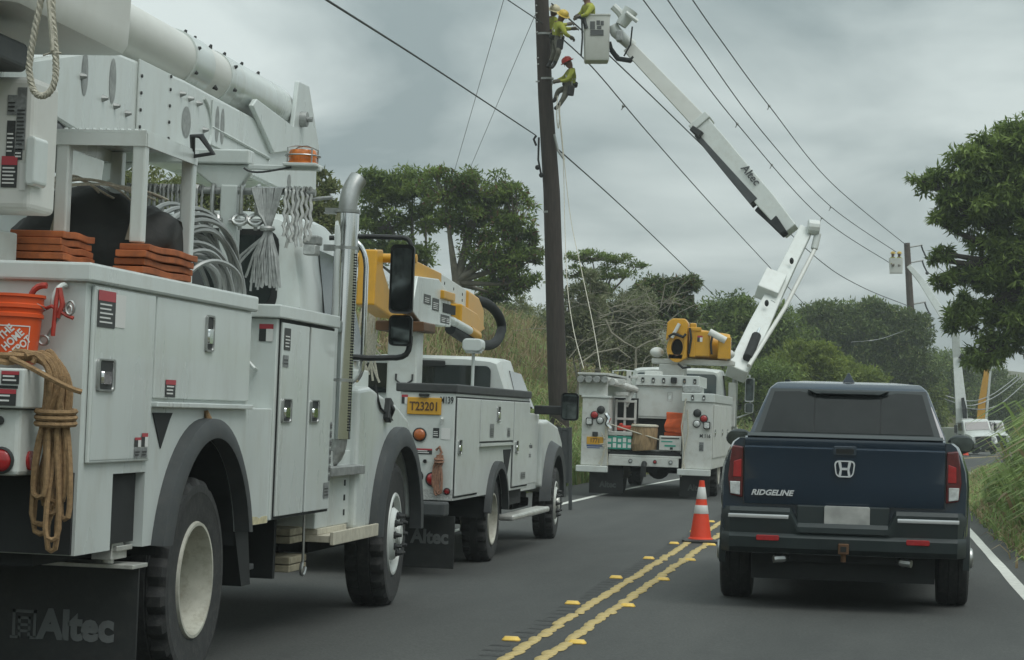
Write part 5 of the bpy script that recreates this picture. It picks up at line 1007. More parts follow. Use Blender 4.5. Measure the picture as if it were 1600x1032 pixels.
def boom_text(s_, px, py, dep, p_dir, size):
    c = at(px, py, dep); d = p_dir.normalized(); nrm = Vector((.25, -1, 0)).normalized(); nrm = (nrm-d*nrm.dot(d)).normalized(); up = nrm.cross(d)
    o = text('lettering', s_, 'sticker_b', None, size, Matrix.Translation(c) @ Matrix((d, up, nrm)).transposed().to_4x4(), sx=1., bold=.004); o.data.transform(INV3); o.parent = T3; return o
boom_text('Altec', 1173, 274, 49.25, u0-u1, .26); boom_text('Altec', 1250, 382, 47.95, b1-b0, .26)
# bucket at the boom tip
bc0 = at(932, 62, 51.3); BX = Matrix.Translation(bc0) @ Matrix.Rotation(R(9), 4, 'Z')
m = MB(); m.loft([[(x*.93, y*.93, -.52) for x, y in rrect(0, 0, .56, .6, .04)], [(x, y, -.48) for x, y in rrect(0, 0, .56, .6, .04)], [(x*1.06, y*1.06, .50) for x, y in rrect(0, 0, .56, .6, .04)], [(x*1.12, y*1.12, .505) for x, y in rrect(0, 0, .56, .6, .04)], [(x*1.12, y*1.12, .53) for x, y in rrect(0, 0, .56, .6, .04)], [(x*.98, y*.98, .53) for x, y in rrect(0, 0, .56, .6, .04)], [(x*.9, y*.9, -.4) for x, y in rrect(0, 0, .56, .6, .04)]])
for i, v in enumerate(m.v): m.v[i] = tuple(BX @ Vector(v))
bk3 = wb(m, 'personnel_bucket', 'fiberglass', smooth=True, ang=35)
for x, z, w_, h_, mt in ((-.10, .27, .11, .18, 'decal'), (.03, .33, .08, .10, 'decal'), (.12, .32, .07, .10, 'decal'), (.05, .22, .10, .07, 'decal'), (.0, .10, .30, .13, 'decal')):
    q = MB(); q.box(x-w_/2, x+w_/2, -.325, -.3, z-h_/2, z+h_/2)
    for i, v in enumerate(q.v): q.v[i] = tuple(BX @ Vector(v))
    wb(q, 'sticker', mt, bk3)
m = MB(); m.tube([at(957, 40, 51.3), at(962, 50, 51.3), at(975, 62, 51.3), at(988, 72, 51.4)], [.12, .14, .13, .14], 10); m.tube([at(970, 40, 51.2), at(986, 16, 51.2)], [.13, .18], 12); m.tube([at(978, 20, 51.0), at(996, 34, 51.0)], .05, 8); m.tube([at(958, 10, 51.2), at(968, 20, 51.2), at(974, 30, 51.2)], .09, 8); wb(m, 'tip_bracket', 'white2', smooth=True, ang=40)
m = MB(); m.prism(rrect(0, 0, .14, .3, .03), 'z', -.12, .12)
for i, v in enumerate(m.v): m.v[i] = tuple(at(968, 57, 51.0)+Vector(v))
wb(m, 'tip_guard', 'galv', bevel=.02); m = MB(); m.tube([at(955, 78, 51.2), at(965, 92, 51.2), at(985, 95, 51.2), at(990, 90, 51.2)], .06, 8); m.tube([at(988, 42, 51.1), at(985, 70, 51.1), at(975, 88, 51.1)], .02, 6); m.tube([at(952, 66, 51.2), at(956, 80, 51.2), at(966, 90, 51.2)], .05, 6); wb(m, 'tip_hose', 'under', smooth=True)
m = MB()
for i, v in enumerate(m.v): pass
m.tube([at(909, 28, 51.0), at(910, 60, 51.0), at(908, 88, 51.0)], .022, 6); m.tube([at(905, 26, 51.0), at(912, 30, 51.0), at(916, 45, 51.0)], .05, 6); wb(m, 'bucket_hose', 'black', smooth=True)
# gear on its tail: every thing its own object
def place3(o, label, cat, group=None): o.location = T3.location; o.rotation_euler = T3.rotation_euler; return tag(o, label, cat, group)
m = MB(); m.tube([(-.09, -1.82, .845), (-.10, -1.82, .95), (-.085, -1.82, 1.08), (-.09, -1.82, 1.2), (-.08, -1.82, 1.30)], [.235, .25, .238, .25, .235], 22); m.v = [(x+.018*math.sin(23*math.atan2(y+1.82, x+.09))*(1 if abs(y+1.82) > .05 else .5), y+.01*math.sin(11*z), z) for x, y, z in m.v]; o = m.build('log_section', 'wood', smooth=True, ang=25); q = MB(); q.lathe([(0, 1.312), (.20, 1.315), (.245, 1.30), (.25, 1.275), (.24, 1.27)], 20, (-.08, -1.82, .0), 'z'); q.build('rope_cap', 'rope_w', o, smooth=True); place3(o, 'brown log section standing on the tail of truck M116', 'log')
m = MB(); m.prism(rrect(-.53, .97, .46, .24, .02), 'y', -1.98, -1.7); o = m.build('crate', 'crate_g', bevel=.008)
q = MB()
for i in range(5):
    for j in range(2): q.box(-.72+.09*i, -.66+.09*i, -1.985, -1.979, .88+.1*j, .94+.1*j+.02*(i % 2))
q.build('crate_slot', 'sticker_w', o)['kind'] = 'stuff'; q = MB(); q.box(-.77, -.29, -1.99, -1.69, 1.10, 1.17); q.build('lid', 'white3', o, bevel=.01); place3(o, 'green plastic crate with white lid on the tail of truck M116', 'crate')
m = MB(); m.box(.20, .60, -1.98, -1.7, .86, 1.12); o = m.build('equipment_case', 'white3', bevel=.012); q = MB(); q.box(.24, .44, -1.984, -1.979, 1.01, 1.03); q.box(.30, .50, -1.984, -1.979, .93, .96); q.build('green_mark', 'crate_g', o); q = MB(); q.box(.24, .56, -1.985, -1.979, 1.07, 1.09); q.box(.40, .45, -1.985, -1.979, .88, .92); q.build('black_mark', 'sticker_b', o); place3(o, 'white equipment case with green marks right of the log', 'case')
m = MB(); m.loft([[(.28, -1.75, 1.20), (.58, -1.75, 1.17), (.58, -1.45, 1.17), (.28, -1.45, 1.20)], [(.26, -1.80, 1.3), (.61, -1.78, 1.28), (.6, -1.45, 1.3), (.28, -1.45, 1.3)], [(.30, -1.76, 1.42), (.59, -1.76, 1.44), (.6, -1.5, 1.44), (.30, -1.5, 1.42)], [(.29, -1.76, 1.55), (.60, -1.76, 1.54), (.6, -1.5, 1.54), (.3, -1.5, 1.55)]]); m.box(.26, .6, -1.7, -1.45, 1.12, 1.19); o = m.build('fabric_bag', 'orange_fab', bevel=.02); place3(o, 'orange fabric bag on the tail of truck M116', 'bag')
m = MB(); m.box(-.60, -.34, -1.7, -1.5, 1.19, 1.28); m.box(-.56, -.50, -1.72, -1.5, 1.27, 1.32); place3(m.build('gas_can', 'red', bevel=.03), 'small red can behind the green crate', 'can')
m = MB(); m.tube([(-.70, -2.02, 1.30), (-.2, -2.05, 1.16), (.2, -2.05, 1.05)], .012, 5); m.tube([(.66, -2.03, 1.8), (.60, -2.04, 1.3), (.66, -2.04, .8), (.62, -2.05, .4)], .014, 5); m.tube([(.70, -2.03, 1.6), (.72, -2.04, 1.2), (.64, -2.04, .7), (.7, -2.05, .5)], .012, 5); place3(m.build('tie_rope', 'rope_w', smooth=True), 'pale rope tied over the log and down the tail of truck M116', 'rope')
m = MB(); rr = random.Random(8)
for i in range(9): m.tube(bez((-.74+rr.uniform(-.04, .06), -2.04, 1.42), (-.76, -2.06, 1.3), (-.70+rr.uniform(-.05, .05), -2.06, .9), (-.84+rr.uniform(-.04, .14), -2.06, .40+rr.uniform(0, .75)), 8), .011, 5)
place3(m.build('rope_bundle', 'rope_w', smooth=True), 'loose pale rope hanging beside the licence plate of truck M116', 'rope')
m = MB(); m.tube([(-.76, -2.05, 1.48), (-.70, -2.07, 1.40), (-.74, -2.07, 1.30), (-.66, -2.06, 1.22)], .04, 6); place3(m.build('metal_clamp', 'chrome', smooth=True), 'shiny metal clamp on the tail lamp post of truck M116', 'clamp')
# ------------------------------------------------------------------ dark blue pickup in our lane
PK = thing('pickup_truck', 'dark navy pickup truck seen from behind in the lane ahead', 'pickup truck', (-.27, 18.45, gz(-.27)), (0, R(1.6), 0))
t = PK
def sec(y, pts): return [(x, y, z) for x, z in pts] + [(-x, y, z) for x, z in pts[::-1]]
def bodypts(k=1., top=1.30, bot=.42): return [(.72*k, bot), (.90*k, bot+.02), (.945*k, .60), (.955*k, .95), (.945*k, 1.08), (.905*k, 1.20), (.87*k, top-.03), (.83*k, top)]
m = MB(); m.loft([sec(-1.07, bodypts(.965)), sec(-1.02, bodypts(.985)), sec(-.8, bodypts(1.0)), sec(0, bodypts(1.02)), sec(1.2, bodypts(1.0, 1.28)), sec(2.5, bodypts(1.0, 1.24)), sec(3.4, bodypts(1.0, 1.14)), sec(3.95, bodypts(.95, 1.02)), sec(4.2, bodypts(.82, .92))])
body = m.build('body', 'navy', t, smooth=True, ang=35)
cuts = []
for y in (0, 3.18):
    for s in (1, -1):
        c = MB(); c.lathe([(0, 0), (.43, 0), (.43, s*.5), (0, s*.5)], 32, (s*.62, y, .37), 'x'); cuts.append(c)
bool_cut(body, cuts)
for y in (0, 3.18):
    for s in (1, -1):
        m = MB(); a0 = arc(y, .37, .42, -8, 188, 22); a1 = arc(y, .37, .475, -8, 188, 22)
        m.loft([[(s*.93, a[0], a[1]), (s*.985, a[0], a[1]), (s*.98, b[0], b[1]), (s*.93, b[0], b[1])] for a, b in zip(a0, a1)]); m.build('arch_trim', 'bumper', t, smooth=True, ang=50)
        wheel(t, s*.985, y, .375, .25, 'front', .235, s, 'steel', 5, tread=False)
m = MB(); m.box(-.70, .70, -.95, 4.0, .22, .42); m.box(-.7, .7, -.35, .35, .2, .42); m.cyl((-.7, 0, .37), (.7, 0, .37), .07); m.build('underbody', 'under', t)  # underbody boxes dropped lower to deepen the shadow beneath the pickup
# greenhouse
g0 = [(-.80, .08), (.80, .08), (.82, 1.2), (.80, 2.75), (-.80, 2.75), (-.82, 1.2)]; g1 = [(-.635, .42), (.635, .42), (.66, 1.2), (.62, 1.9), (-.62, 1.9), (-.66, 1.2)]
m = MB(); m.loft([[(x, y, 1.24) for x, y in g0], [(x*.995, y+.03, 1.33) for x, y in g0], [(x*1.02, y-.03 if y < 1 else y, 1.715) for x, y in g1], [(x*.93, y+.05 if y < 1 else y-.05, 1.765) for x, y in g1], [(x*.6, .8 if y < 1 else 1.6, 1.785) for x, y in g1]]); gh_ = m.build('cabin', 'navy', t, bevel=.015, smooth=True, ang=50)
def onback(x, z, d): # point on the sloping back of the cabin
    k = (z-1.33)/(1.715-1.33); return (x, .11+(.39-.11)*k-d, z)
def backplate(pts, d0, d1, name, mat, par):
    m = MB(); m.loft([[onback(x, z, d0) for x, z in pts], [onback(x, z, d1) for x, z in pts]]); return m.build(name, mat, par)
wp = [(-.70, 1.352), (.70, 1.352), (.605, 1.685), (.40, 1.692), (.32, 1.675), (-.32, 1.675), (-.40, 1.692), (-.605, 1.685)]
backplate([(-.755, 1.335), (.755, 1.335), (.635, 1.712), (-.635, 1.712)], -.005, .004, 'window_surround', 'bumper', gh_)
rw = backplate(wp, .003, .010, 'rear_window', 'navy_glass', gh_)
for x in (-.27, .27): backplate([(x-.006, 1.355), (x+.006, 1.355), (x+.006, 1.67), (x-.006, 1.67)], .009, .0115, 'slider_seam', 'under', rw)
backplate([(-.255, 1.37), (.255, 1.37), (.255, 1.655), (-.255, 1.655)], .009, .0108, 'sliding_pane', 'navy_glass', rw)
m = MB(); m.loft([[onback(-.34, 1.70, .01), onback(.34, 1.70, .01), onback(.28, 1.665, .01), onback(-.28, 1.665, .01)], [onback(-.33, 1.705, .06), onback(.33, 1.705, .06), onback(.26, 1.672, .05), onback(-.26, 1.672, .05)]]); bl = m.build('brake_light_housing', 'bumper', gh_, bevel=.006)
m = MB(); m.loft([[onback(-.22, 1.690, .058), onback(.22, 1.690, .058), onback(.2, 1.678, .053), onback(-.2, 1.678, .053)], [onback(-.22, 1.690, .063), onback(.22, 1.690, .063), onback(.2, 1.678, .058), onback(-.2, 1.678, .058)]]); m.build('brake_light', 'bumper', bl)
for s in (1, -1):
    m = MB(); pts = [(.62, 1.36), (2.35, 1.33), (1.78, 1.69), (.72, 1.69)]; m.loft([[(s*(.80-.18*(z-1.33)/.385+.004), y, z) for y, z in pts], [(s*(.80-.18*(z-1.33)/.385+.014), y, z) for y, z in pts]]); m.build('side_window', 'glass', gh_)
    m = MB(); m.loft([[(s*x, .8+.0*x, 1.775-.012) for x in (.50, .54)] + [(s*x, 1.75, 1.76) for x in (.54, .50)], [(s*x, .8, 1.795) for x in (.50, .54)] + [(s*x, 1.75, 1.79) for x in (.54, .50)]]); m.build('roof_rail', 'bumper', gh_)
m = MB(); m.loft([[(-.66, 2.6, 1.30), (.66, 2.6, 1.30), (.56, 1.95, 1.70), (-.56, 1.95, 1.70)], [(-.66, 2.62, 1.31), (.66, 2.62, 1.31), (.56, 1.97, 1.71), (-.56, 1.97, 1.71)]]); m.build('windscreen', 'glass', gh_)
m = MB(); m.loft([[(-.05, .55, 1.775), (.05, .55, 1.775), (.05, .75, 1.785), (-.05, .75, 1.785)], [(-.008, .56, 1.855), (.008, .56, 1.855), (.008, .62, 1.845), (-.008, .62, 1.845)]]); m.build('antenna_fin', 'navy', t, bevel=.004)
# tailgate
m = MB(); xs = [-.757, -.6, -.3, 0, .3, .6, .757]; profz = [(.80, -1.085), (.86, -1.10), (1.0, -1.108), (1.15, -1.118), (1.232, -1.128), (1.245, -1.112), (1.285, -1.122), (1.305, -1.118), (1.318, -1.09), (1.318, -1.0), (.80, -1.0)]
m.loft([[(x, y-(.02*(1-(x/.757)**2)), z) for z, y in profz] for x in xs]); tg = m.build('tailgate', 'navy', t, smooth=True, ang=28)
m = MB(); m.box(-.78, .78, -1.04, -.2, 1.285, 1.30); m.build('bed_cover', 'bumper', t)
m = MB(); m.loft([[(x, -1.125-(.02*(1-(x/.757)**2))*1.0, 1.322), (x, -1.06, 1.345-.0*abs(x)), (x, -1.02, 1.319)] for x in (-.74, -.4, 0, .4, .74)]); m.build('gate_spoiler', 'bumper', tg, smooth=True)
for s in (1, -1):
    m = MB(); m.box(min(s*.757, s*.763), max(s*.757, s*.763), -1.10, -.9, .8, 1.3); m.build('gate_gap', 'under', t)
m = MB(); m.prism(rrect(.005, 1.222, .175, .075, .015), 'y', -1.152, -1.10); hn = m.build('gate_handle', 'navy', tg, bevel=.006); m = MB(); m.prism(rrect(.005, 1.218, .135, .04, .01), 'y', -1.1545, -1.151); m.build('handle_recess', 'under', hn)
# emblem: rounded frame with an H
m = MB(); fo = rrect(0, 0, .148, .128, .035); fi = rrect(0, 0, .128, .108, .028)
def sq(p): return [(x*(1.0+.12*(z/.064)), z) for x, z in p]
fo, fi = sq(fo), sq(fi)
m.loft([[(a[0]+.005, -1.139, a[1]+1.085), (a[0]+.005, -1.150, a[1]+1.085), (b[0]+.005, -1.150, b[1]+1.085), (b[0]+.005, -1.139, b[1]+1.085)] for a, b in zip(fo+fo[:1], fi+fi[:1])], cap=False)
for s in (1, -1): m.prism([(.005+s*.050, 1.138), (.005+s*.028, 1.138), (.005+s*.020, 1.092), (.005+s*.020, 1.078), (.005+s*.026, 1.032), (.005+s*.046, 1.032), (.005+s*.036, 1.078)], 'y', -1.150, -1.137)
m.box(-.018, .028, -1.150, -1.137, 1.076, 1.094); m.build('emblem', 'badge', tg)
text('lettering', 'RIDGELINE', 'badge', tg, .058, face_rear(-.545, -1.124, .885), depth=.003, sx=1.12, bold=.0022, space=1.0, shear=.3)
# lights
for s in (1, -1):
    pts = [(.768, .84), (.865, .86), (.885, 1.0), (.872, 1.15), (.855, 1.245), (.768, 1.235)]
    m = MB(); m.prism([(s*a, b) for a, b in pts], 'y', -1.105, -.9); tlh = m.build('tail_light', 'lens_dark' if 'lens_dark' in MATS else M('lens_dark', (.10, .008, .01), .15, var=.2, scale=20, coat=.8), t, bevel=.012)
    m = MB(); m.prism([(s*a, b) for a, b in [(.782, 1.0), (.845, 1.0), (.842, 1.12), (.782, 1.14)]], 'y', -1.113, -1.104); m.build('brake_lens', 'red_lens', tlh, bevel=.006)
    m = MB(); m.prism([(s*a, b) for a, b in [(.79, .862), (.862, .872), (.868, .965), (.79, .965)]], 'y', -1.113, -1.104); m.build('reversing_lens', 'clear_lens', tlh, bevel=.006)
# bumper
m = MB(); xs = [-.93, -.86, -.6, -.4, -.34, -.3, 0, .3, .34, .4, .6, .86, .93]
def bsec(x):
    cut = 1 if abs(x) >= .35 else 0; bow = .05*(1-(x/.93)**2); e = -.12 if abs(x) > .9 else 0
    top = .775 if cut else .665; yo = -1.165-bow-e
    return [(x, -1.0, top+.0), (x, yo+.03, top), (x, yo, top-.03), (x, yo, top-.07), (x, yo+.02, .58), (x, yo-.01, .55), (x, yo, .47), (x, yo+.05, .43), (x, -1.0, .42)]
m.loft([bsec(x) for x in xs]); bp_ = m.build('rear_bumper', 'bumper', t, smooth=True, ang=30)
for s in (1, -1):
    m = MB(); m.loft([[(s*x, -1.172-.05*(1-(x/.93)**2), .722), (s*x, -1.176-.05*(1-(x/.93)**2), .70), (s*x, -1.172-.05*(1-(x/.93)**2), .692), (s*x, -1.160-.05*(1-(x/.93)**2), .70)] for x in (.41, .5, .6, .7, .8, .87)]); m.build('chrome_strip', 'badge', bp_, smooth=True)
    m = MB(); m.prism(rrect(s*.565, .545, .175, .042, .012), 'y', -1.215, -1.17); m.build('reflector', 'red_lens', bp_, bevel=.004)
    m = MB(); m.tube([(s*.42, -1.0, .40), (s*.45, -1.10, .385), (s*.52, -1.13, .38)], .03, 8); m.build('exhaust_pipe', 'steel', t, smooth=True)
m = MB(); m.prism(rrect(.03, .715, .345, .17, .015), 'y', -1.150, -1.12); lp = m.build('licence_plate', 'plate_grey', bp_, bevel=.004)
m = MB(); m.box(-.35, .35, -1.14, -1.0, .62, .80); m.build('plate_recess', 'bumper', bp_, bevel=.01)
m = MB(); m.box(-.03, .05, -1.27, -1.05, .44, .52); ht = m.build('hitch_receiver', 'bronze', t, bevel=.006); m = MB(); m.box(-.012, .032, -1.275, -1.268, .46, .50); m.build('receiver_opening', 'under', ht); m = MB(); m.cyl((.01, -1.2, .44), (.01, -1.2, .38), .02); m.build('chain_loop', 'bronze', ht)
m = MB(); m.box(-.5, .5, -1.05, -.7, .36, .44); m.build('cross_member', 'under', t, bevel=.01)
for s in (1, -1):
    m = MB(); m.ball((s*.985, 1.95, 1.275), (.12, .09, .085), 14, 10); mh = m.build('mirror', 'bumper', t, smooth=True); m = MB(); m.prism(rrect(s*.99, 1.275, .19, .12, .04), 'y', 1.862, 1.872); m.build('mirror_glass', 'mirror_g', mh); m = MB(); m.box(min(s*.78, s*.9), max(s*.78, s*.9), 1.93, 2.0, 1.22, 1.26); m.build('mirror_arm', 'bumper', mh, bevel=.01)
m = MB()
for s in (1, -1): m.box(min(s*.72, s*.96), max(s*.72, s*.96), .44, .46, .17, .42)
m.build('splash_guard', 'under', t)

# ------------------------------------------------------------------ traffic cone on the centre line
CN = thing('traffic_cone', 'orange traffic cone with two white bands standing on the centre line', 'traffic cone', (-2.02, 26.15, gz(-2.02)), (0, R(1.7), R(12)))
m = MB(); m.loft([[(x, y, 0) for x, y in rrect(0, 0, .40, .40, .05)], [(x, y, .025) for x, y in rrect(0, 0, .40, .40, .05)], [(x, y, .04) for x, y in rrect(0, 0, .34, .34, .05)]]); m.build('base', 'black', CN, bevel=.004)
rz = lambda z: .128+(.028-.128)*(z-.04)/.68
m = MB(); m.lathe([(.145, .04), (.14, .055), (rz(.055), .06), (rz(.70), .70), (.03, .72), (.0, .722)], 28); m.build('cone_body', 'cone', CN, smooth=True, ang=35)
for a, b in ((.335, .435), (.505, .645)):
    m = MB(); m.lathe([(rz(a)+.001, a), (rz(a)+.003, a+.004), (rz(b)+.003, b-.004), (rz(b)+.001, b)], 28); m.build('reflective_band', 'reflect', CN, smooth=True)
# ------------------------------------------------------------------ trees, brush and grass
def grow(name, label, dep, blobs, n, size, mats, seed, base_px=None, dx=0., dmul=1.0, **k):
    # blobs: bearing of the clump centre, half width and half height (in survey pixels), extra distance
    bl = []
    for b in blobs:
        d = dep+(b[4] if len(b) > 4 else 0); s = d/3500
        bl.append((at(b[0], b[1], d), (b[2]*s, max(b[2], b[3])*s*.85*dmul, b[3]*s)))
    cx = base_px if base_px is not None else sum(b[0] for b in blobs)/len(blobs)
    c = at(cx, 640, dep); base = (c.x, c.y, gh(c.x, c.y))
    return tree(name, label, base, bl, n, size, mats, seed=seed, **k)
grow('koa_tree', 'leafy tree with pale forked trunk standing just left of the dark pole', 64, [(695, 300, 40, 36), (752, 296, 46, 36), (800, 340, 42, 52), (772, 395, 52, 48), (800, 440, 40, 30), (730, 345, 42, 42), (825, 400, 20, 40), (770, 455, 40, 22, 3)], 21000, .16, ['leaf_mid', 'leaf_dark', 'leaf_red'], 3, 712, trunk_r=.20, bark='bark', clump=.36, nclump=26, droop=.35, trunk_top=at(713, 440, 64), twig_r=.02, fill=.3)
grow('koa_tree', 'leafy tree behind the chrome exhaust stack, left of the forked tree', 68, [(590, 300, 42, 34), (645, 296, 46, 34), (600, 352, 45, 26), (575, 395, 42, 26), (640, 400, 40, 26), (665, 345, 34, 26)], 15000, .17, ['leaf_mid', 'leaf_bright', 'leaf_dark'], 8, 665, trunk_r=.16, clump=.36, nclump=24, droop=.3, trunk_top=at(662, 470, 68), fill=.3)
grow('koa_tree', 'small tree showing between the folded boom and the exhaust stack', 58, [(497, 295, 26, 26), (470, 325, 40, 30), (505, 345, 36, 28)], 9000, .15, ['leaf_olive', 'leaf_mid'], 5, 490, trunk_r=.1, clump=.4, nclump=24)
for i, (px, py, hw, hh, lb) in enumerate(((30, 330, 100, 75, 'dark shrub behind the control box of the nearest truck'), (190, 315, 95, 62, 'olive shrub seen under the white step stand'), (320, 312, 90, 58, 'olive shrub seen behind the boom rest post'))):
    grow('roadside_shrub', lb, 42+3*i, [(px-hw*.4, py+10, hw*.6, hh*.8), (px+hw*.4, py, hw*.6, hh*.85), (px, py-hh*.25, hw*.5, hh*.6), (px, py+hh, hw, hh)], 15000, .13, ['leaf_olive', 'leaf_mid', 'leaf_grey'], 20+i, trunk_r=.1, clump=.38, nclump=40)
grow('flat_topped_tree', 'feathery flat-topped tree with thin bare limbs right of the dark pole', 72, [(925, 403, 42, 10), (965, 408, 34, 10), (898, 428, 28, 13), (950, 430, 46, 14), (905, 402, 22, 10), (992, 416, 20, 7), (930, 455, 40, 14)], 5200, .12, ['leaf_mid', 'leaf_olive'], 12, 935, trunk_r=.1, clump=.30, nclump=17, flat=.6, droop=.1, bark='bark', trunk_top=at(938, 475, 72), twig_r=.016, fill=.2)
grow('brush_tree', 'dark bushy tree with drooping brown tips above the tangled brush', 70, [(1020, 462, 36, 30), (1062, 448, 26, 14), (1000, 490, 36, 32), (1045, 490, 40, 32), (1080, 440, 16, 9)], 17000, .16, ['leaf_dark', 'leaf_red', 'leaf_olive'], 15, 1030, trunk_r=.12, clump=.42, nclump=28, droop=.45, trunk_top=at(1025, 520, 70))
for i, (px, py, hw, hh, lb, mt, dp) in enumerate((
    (905, 490, 42, 70, 'grey-green vine-choked shrub right beside the dark pole', 'leaf_grey', 66), (968, 508, 66, 60, 'sparse grey shrub heap behind the storage tubes of truck M116', 'leaf_grey', 68), (1050, 560, 60, 42, 'olive shrub behind the yellow digger', 'leaf_olive', 72),
    (835, 530, 48, 60, 'olive hillside shrub left of the dark pole', 'leaf_olive', 85), (790, 500, 40, 40, 'hillside shrub low behind the forked tree', 'leaf_olive', 92))):
    grow('wild_shrub', lb, dp, [(px-hw*.45, py, hw*.55, hh*.8), (px+hw*.4, py-hh*.1, hw*.6, hh*.8), (px, py+hh*.6, hw, hh*.8)], 15000 if mt == 'leaf_grey' else 13000, .13, [mt, 'leaf_olive', 'leaf_dark'], 40+i, trunk_r=.07, clump=.45, nclump=34, bark='bark_p', twig_r=.016)
grow('roadside_tree', 'round green tree above the cab of truck M116', 92, [(1140, 488, 40, 25), (1112, 515, 36, 28), (1165, 510, 36, 28), (1125, 545, 45, 30)], 15000, .2, ['leaf_mid', 'leaf_dark', 'leaf_olive'], 50, 1138, trunk_r=.2, clump=.5, nclump=26)
grow('roadside_tree', 'dense green tree right of the raised lower boom', 96, [(1215, 500, 36, 22), (1195, 530, 42, 34), (1240, 535, 36, 30), (1210, 575, 55, 34)], 16000, .2, ['leaf_mid', 'leaf_dark'], 51, 1212, trunk_r=.2, clump=.5, nclump=28)
for i, (bl, lb, mt, bx_) in enumerate((
    ([(1272, 503, 26, 22), (1296, 492, 26, 17), (1285, 530, 40, 30), (1280, 570, 45, 35)], 'broad dark tree with knobbly crown right of the raised boom', 'leaf_dark', 1285),
    ([(1335, 493, 24, 20), (1368, 488, 22, 17), (1352, 525, 40, 34), (1350, 570, 48, 38), (1325, 545, 25, 30)], 'tall knobbly-crowned dark tree above the pickup roof', 'leaf_dark', 1350),
    ([(1400, 500, 22, 22), (1430, 515, 24, 26), (1415, 545, 36, 36), (1425, 585, 40, 34)], 'dark rounded tree behind the far pole', 'leaf_dark', 1415))):
    grow('knobbly_tree', lb, 118, bl, 20000, .24, [mt, 'leaf_mid', 'leaf_olive'], 60+i, bx_, trunk_r=.25, clump=.62, nclump=34, fill=.45, bias=.08)
grow('bright_bush', 'bright yellow-green bush just above the pickup roof', 84, [(1262, 552, 34, 20), (1240, 575, 36, 26), (1290, 575, 34, 22), (1265, 600, 60, 30)], 14000, .17, ['leaf_bright', 'leaf_mid', 'leaf_bright'], 70, 1262, trunk_r=.08, clump=.42, nclump=30)
grow('bright_bush', 'bright green bush left of the far pole foot', 90, [(1322, 578, 26, 18), (1350, 595, 34, 22), (1320, 610, 45, 26)], 9000, .17, ['leaf_bright', 'leaf_mid'], 71, 1330, trunk_r=.08, clump=.42, nclump=30)
grow('roadside_tree', 'dense tree behind the mirror of truck M116', 80, [(1190, 600, 50, 36), (1160, 625, 40, 40)], 9000, .17, ['leaf_mid', 'leaf_dark'], 72, 1185, trunk_r=.12, clump=.5, nclump=28)
for i, (bl, lb, mt, dp) in enumerate((
    ([(1475, 585, 34, 36), (1505, 575, 30, 30), (1480, 625, 45, 36)], 'green tree behind the far white boom', 'leaf_mid', 150),
    ([(1545, 610, 40, 40), (1520, 635, 40, 34), (1560, 650, 50, 30)], 'dark-leaved tree behind the far yellow boom', 'leaf_dark', 155),
    ([(1590, 620, 40, 36), (1610, 650, 50, 40), (1580, 665, 40, 25)], 'dark-leaved tree at the far bend of the road', 'leaf_dark', 150),
    ([(1446, 622, 22, 26), (1452, 650, 24, 24)], 'yellow-green bush between the pickup roof and the far boom', 'leaf_bright', 125))):
    grow('far_tree', lb, dp, bl, 12000, .26 if dp > 100 else .18, [mt, 'leaf_mid', 'leaf_olive'], 80+i, trunk_r=.2, clump=.6, nclump=30)
grow('mango_tree', 'large dark leafy tree leaning over the road from the right verge', 54, [(1575, 225, 48, 42), (1530, 255, 46, 36), (1482, 292, 44, 28), (1560, 290, 60, 40), (1450, 282, 24, 14), (1520, 330, 52, 30), (1600, 330, 60, 50), (1475, 350, 28, 18), (1555, 385, 46, 36), (1610, 420, 60, 60), (1545, 440, 40, 30), (1520, 480, 34, 26), (1590, 500, 50, 45), (1560, 540, 38, 24), (1640, 240, 70, 70), (1650, 520, 60, 60), (1478, 395, 20, 14), (1500, 430, 24, 20), (1478, 440, 20, 18), (1505, 500, 28, 28), (1530, 560, 30, 20), (1465, 405, 12, 8)], 52000, .20, ['leaf_mid', 'leaf_dark', 'leaf_mid'], 90, 1680, trunk_r=.32, clump=.34, nclump=26, droop=.55, asp=.26, bark='bark_d', trunk_top=at(1650, 430, 54), fill=.35, twig_r=.018)
# tangle of dead branches on the bank right of the pole
rr = random.Random(17); m = MB()
for i in range(120):
    px = rr.uniform(880, 1050); py = rr.uniform(470, 590); d = rr.uniform(60, 70); p = at(px, py, d); L_ = rr.uniform(.5, 1.6); a = rr.uniform(-.4, 1.2) if rr.random() < .7 else rr.uniform(0, PI); q = p+Vector((math.cos(a)*L_, rr.uniform(-.4, .4), math.sin(a)*L_*.7)); mid = p.lerp(q, .5)+Vector((rr.uniform(-.2, .2), 0, rr.uniform(-.15, .25)))
    r_ = rr.uniform(.006, .015); m.tube([p, p.lerp(mid, .6)+Vector((0, 0, .04)), mid, mid.lerp(q, .6)+Vector((.04, 0, 0)), q], [r_, r_*.9, r_*.8, r_*.6, r_*.35], 4, cap=False)
tag(m.build('dead_brush', 'bark_p', smooth=True, ang=80), 'tangled dry branches piled on the bank behind truck M116', kind='stuff')
for i, (pts, lb) in enumerate((([(993, 580), (994, 545), (1012, 535), (1035, 528)], 'bare pale branch angling up behind the box of truck M116'), ([(905, 570), (930, 552), (965, 545), (985, 560)], 'long bare branch arching over the storage tubes'), ([(946, 500), (955, 520), (975, 535), (1000, 548)], 'bare grey branch slanting down the brush heap'))):
    m = MB(); m.tube([at(a, b, 57) for a, b in pts], [.035, .03, .025, .012], 6); tag(m.build('fallen_branch', 'bark_p', smooth=True), lb, 'branch', 'bare branches on the bank')
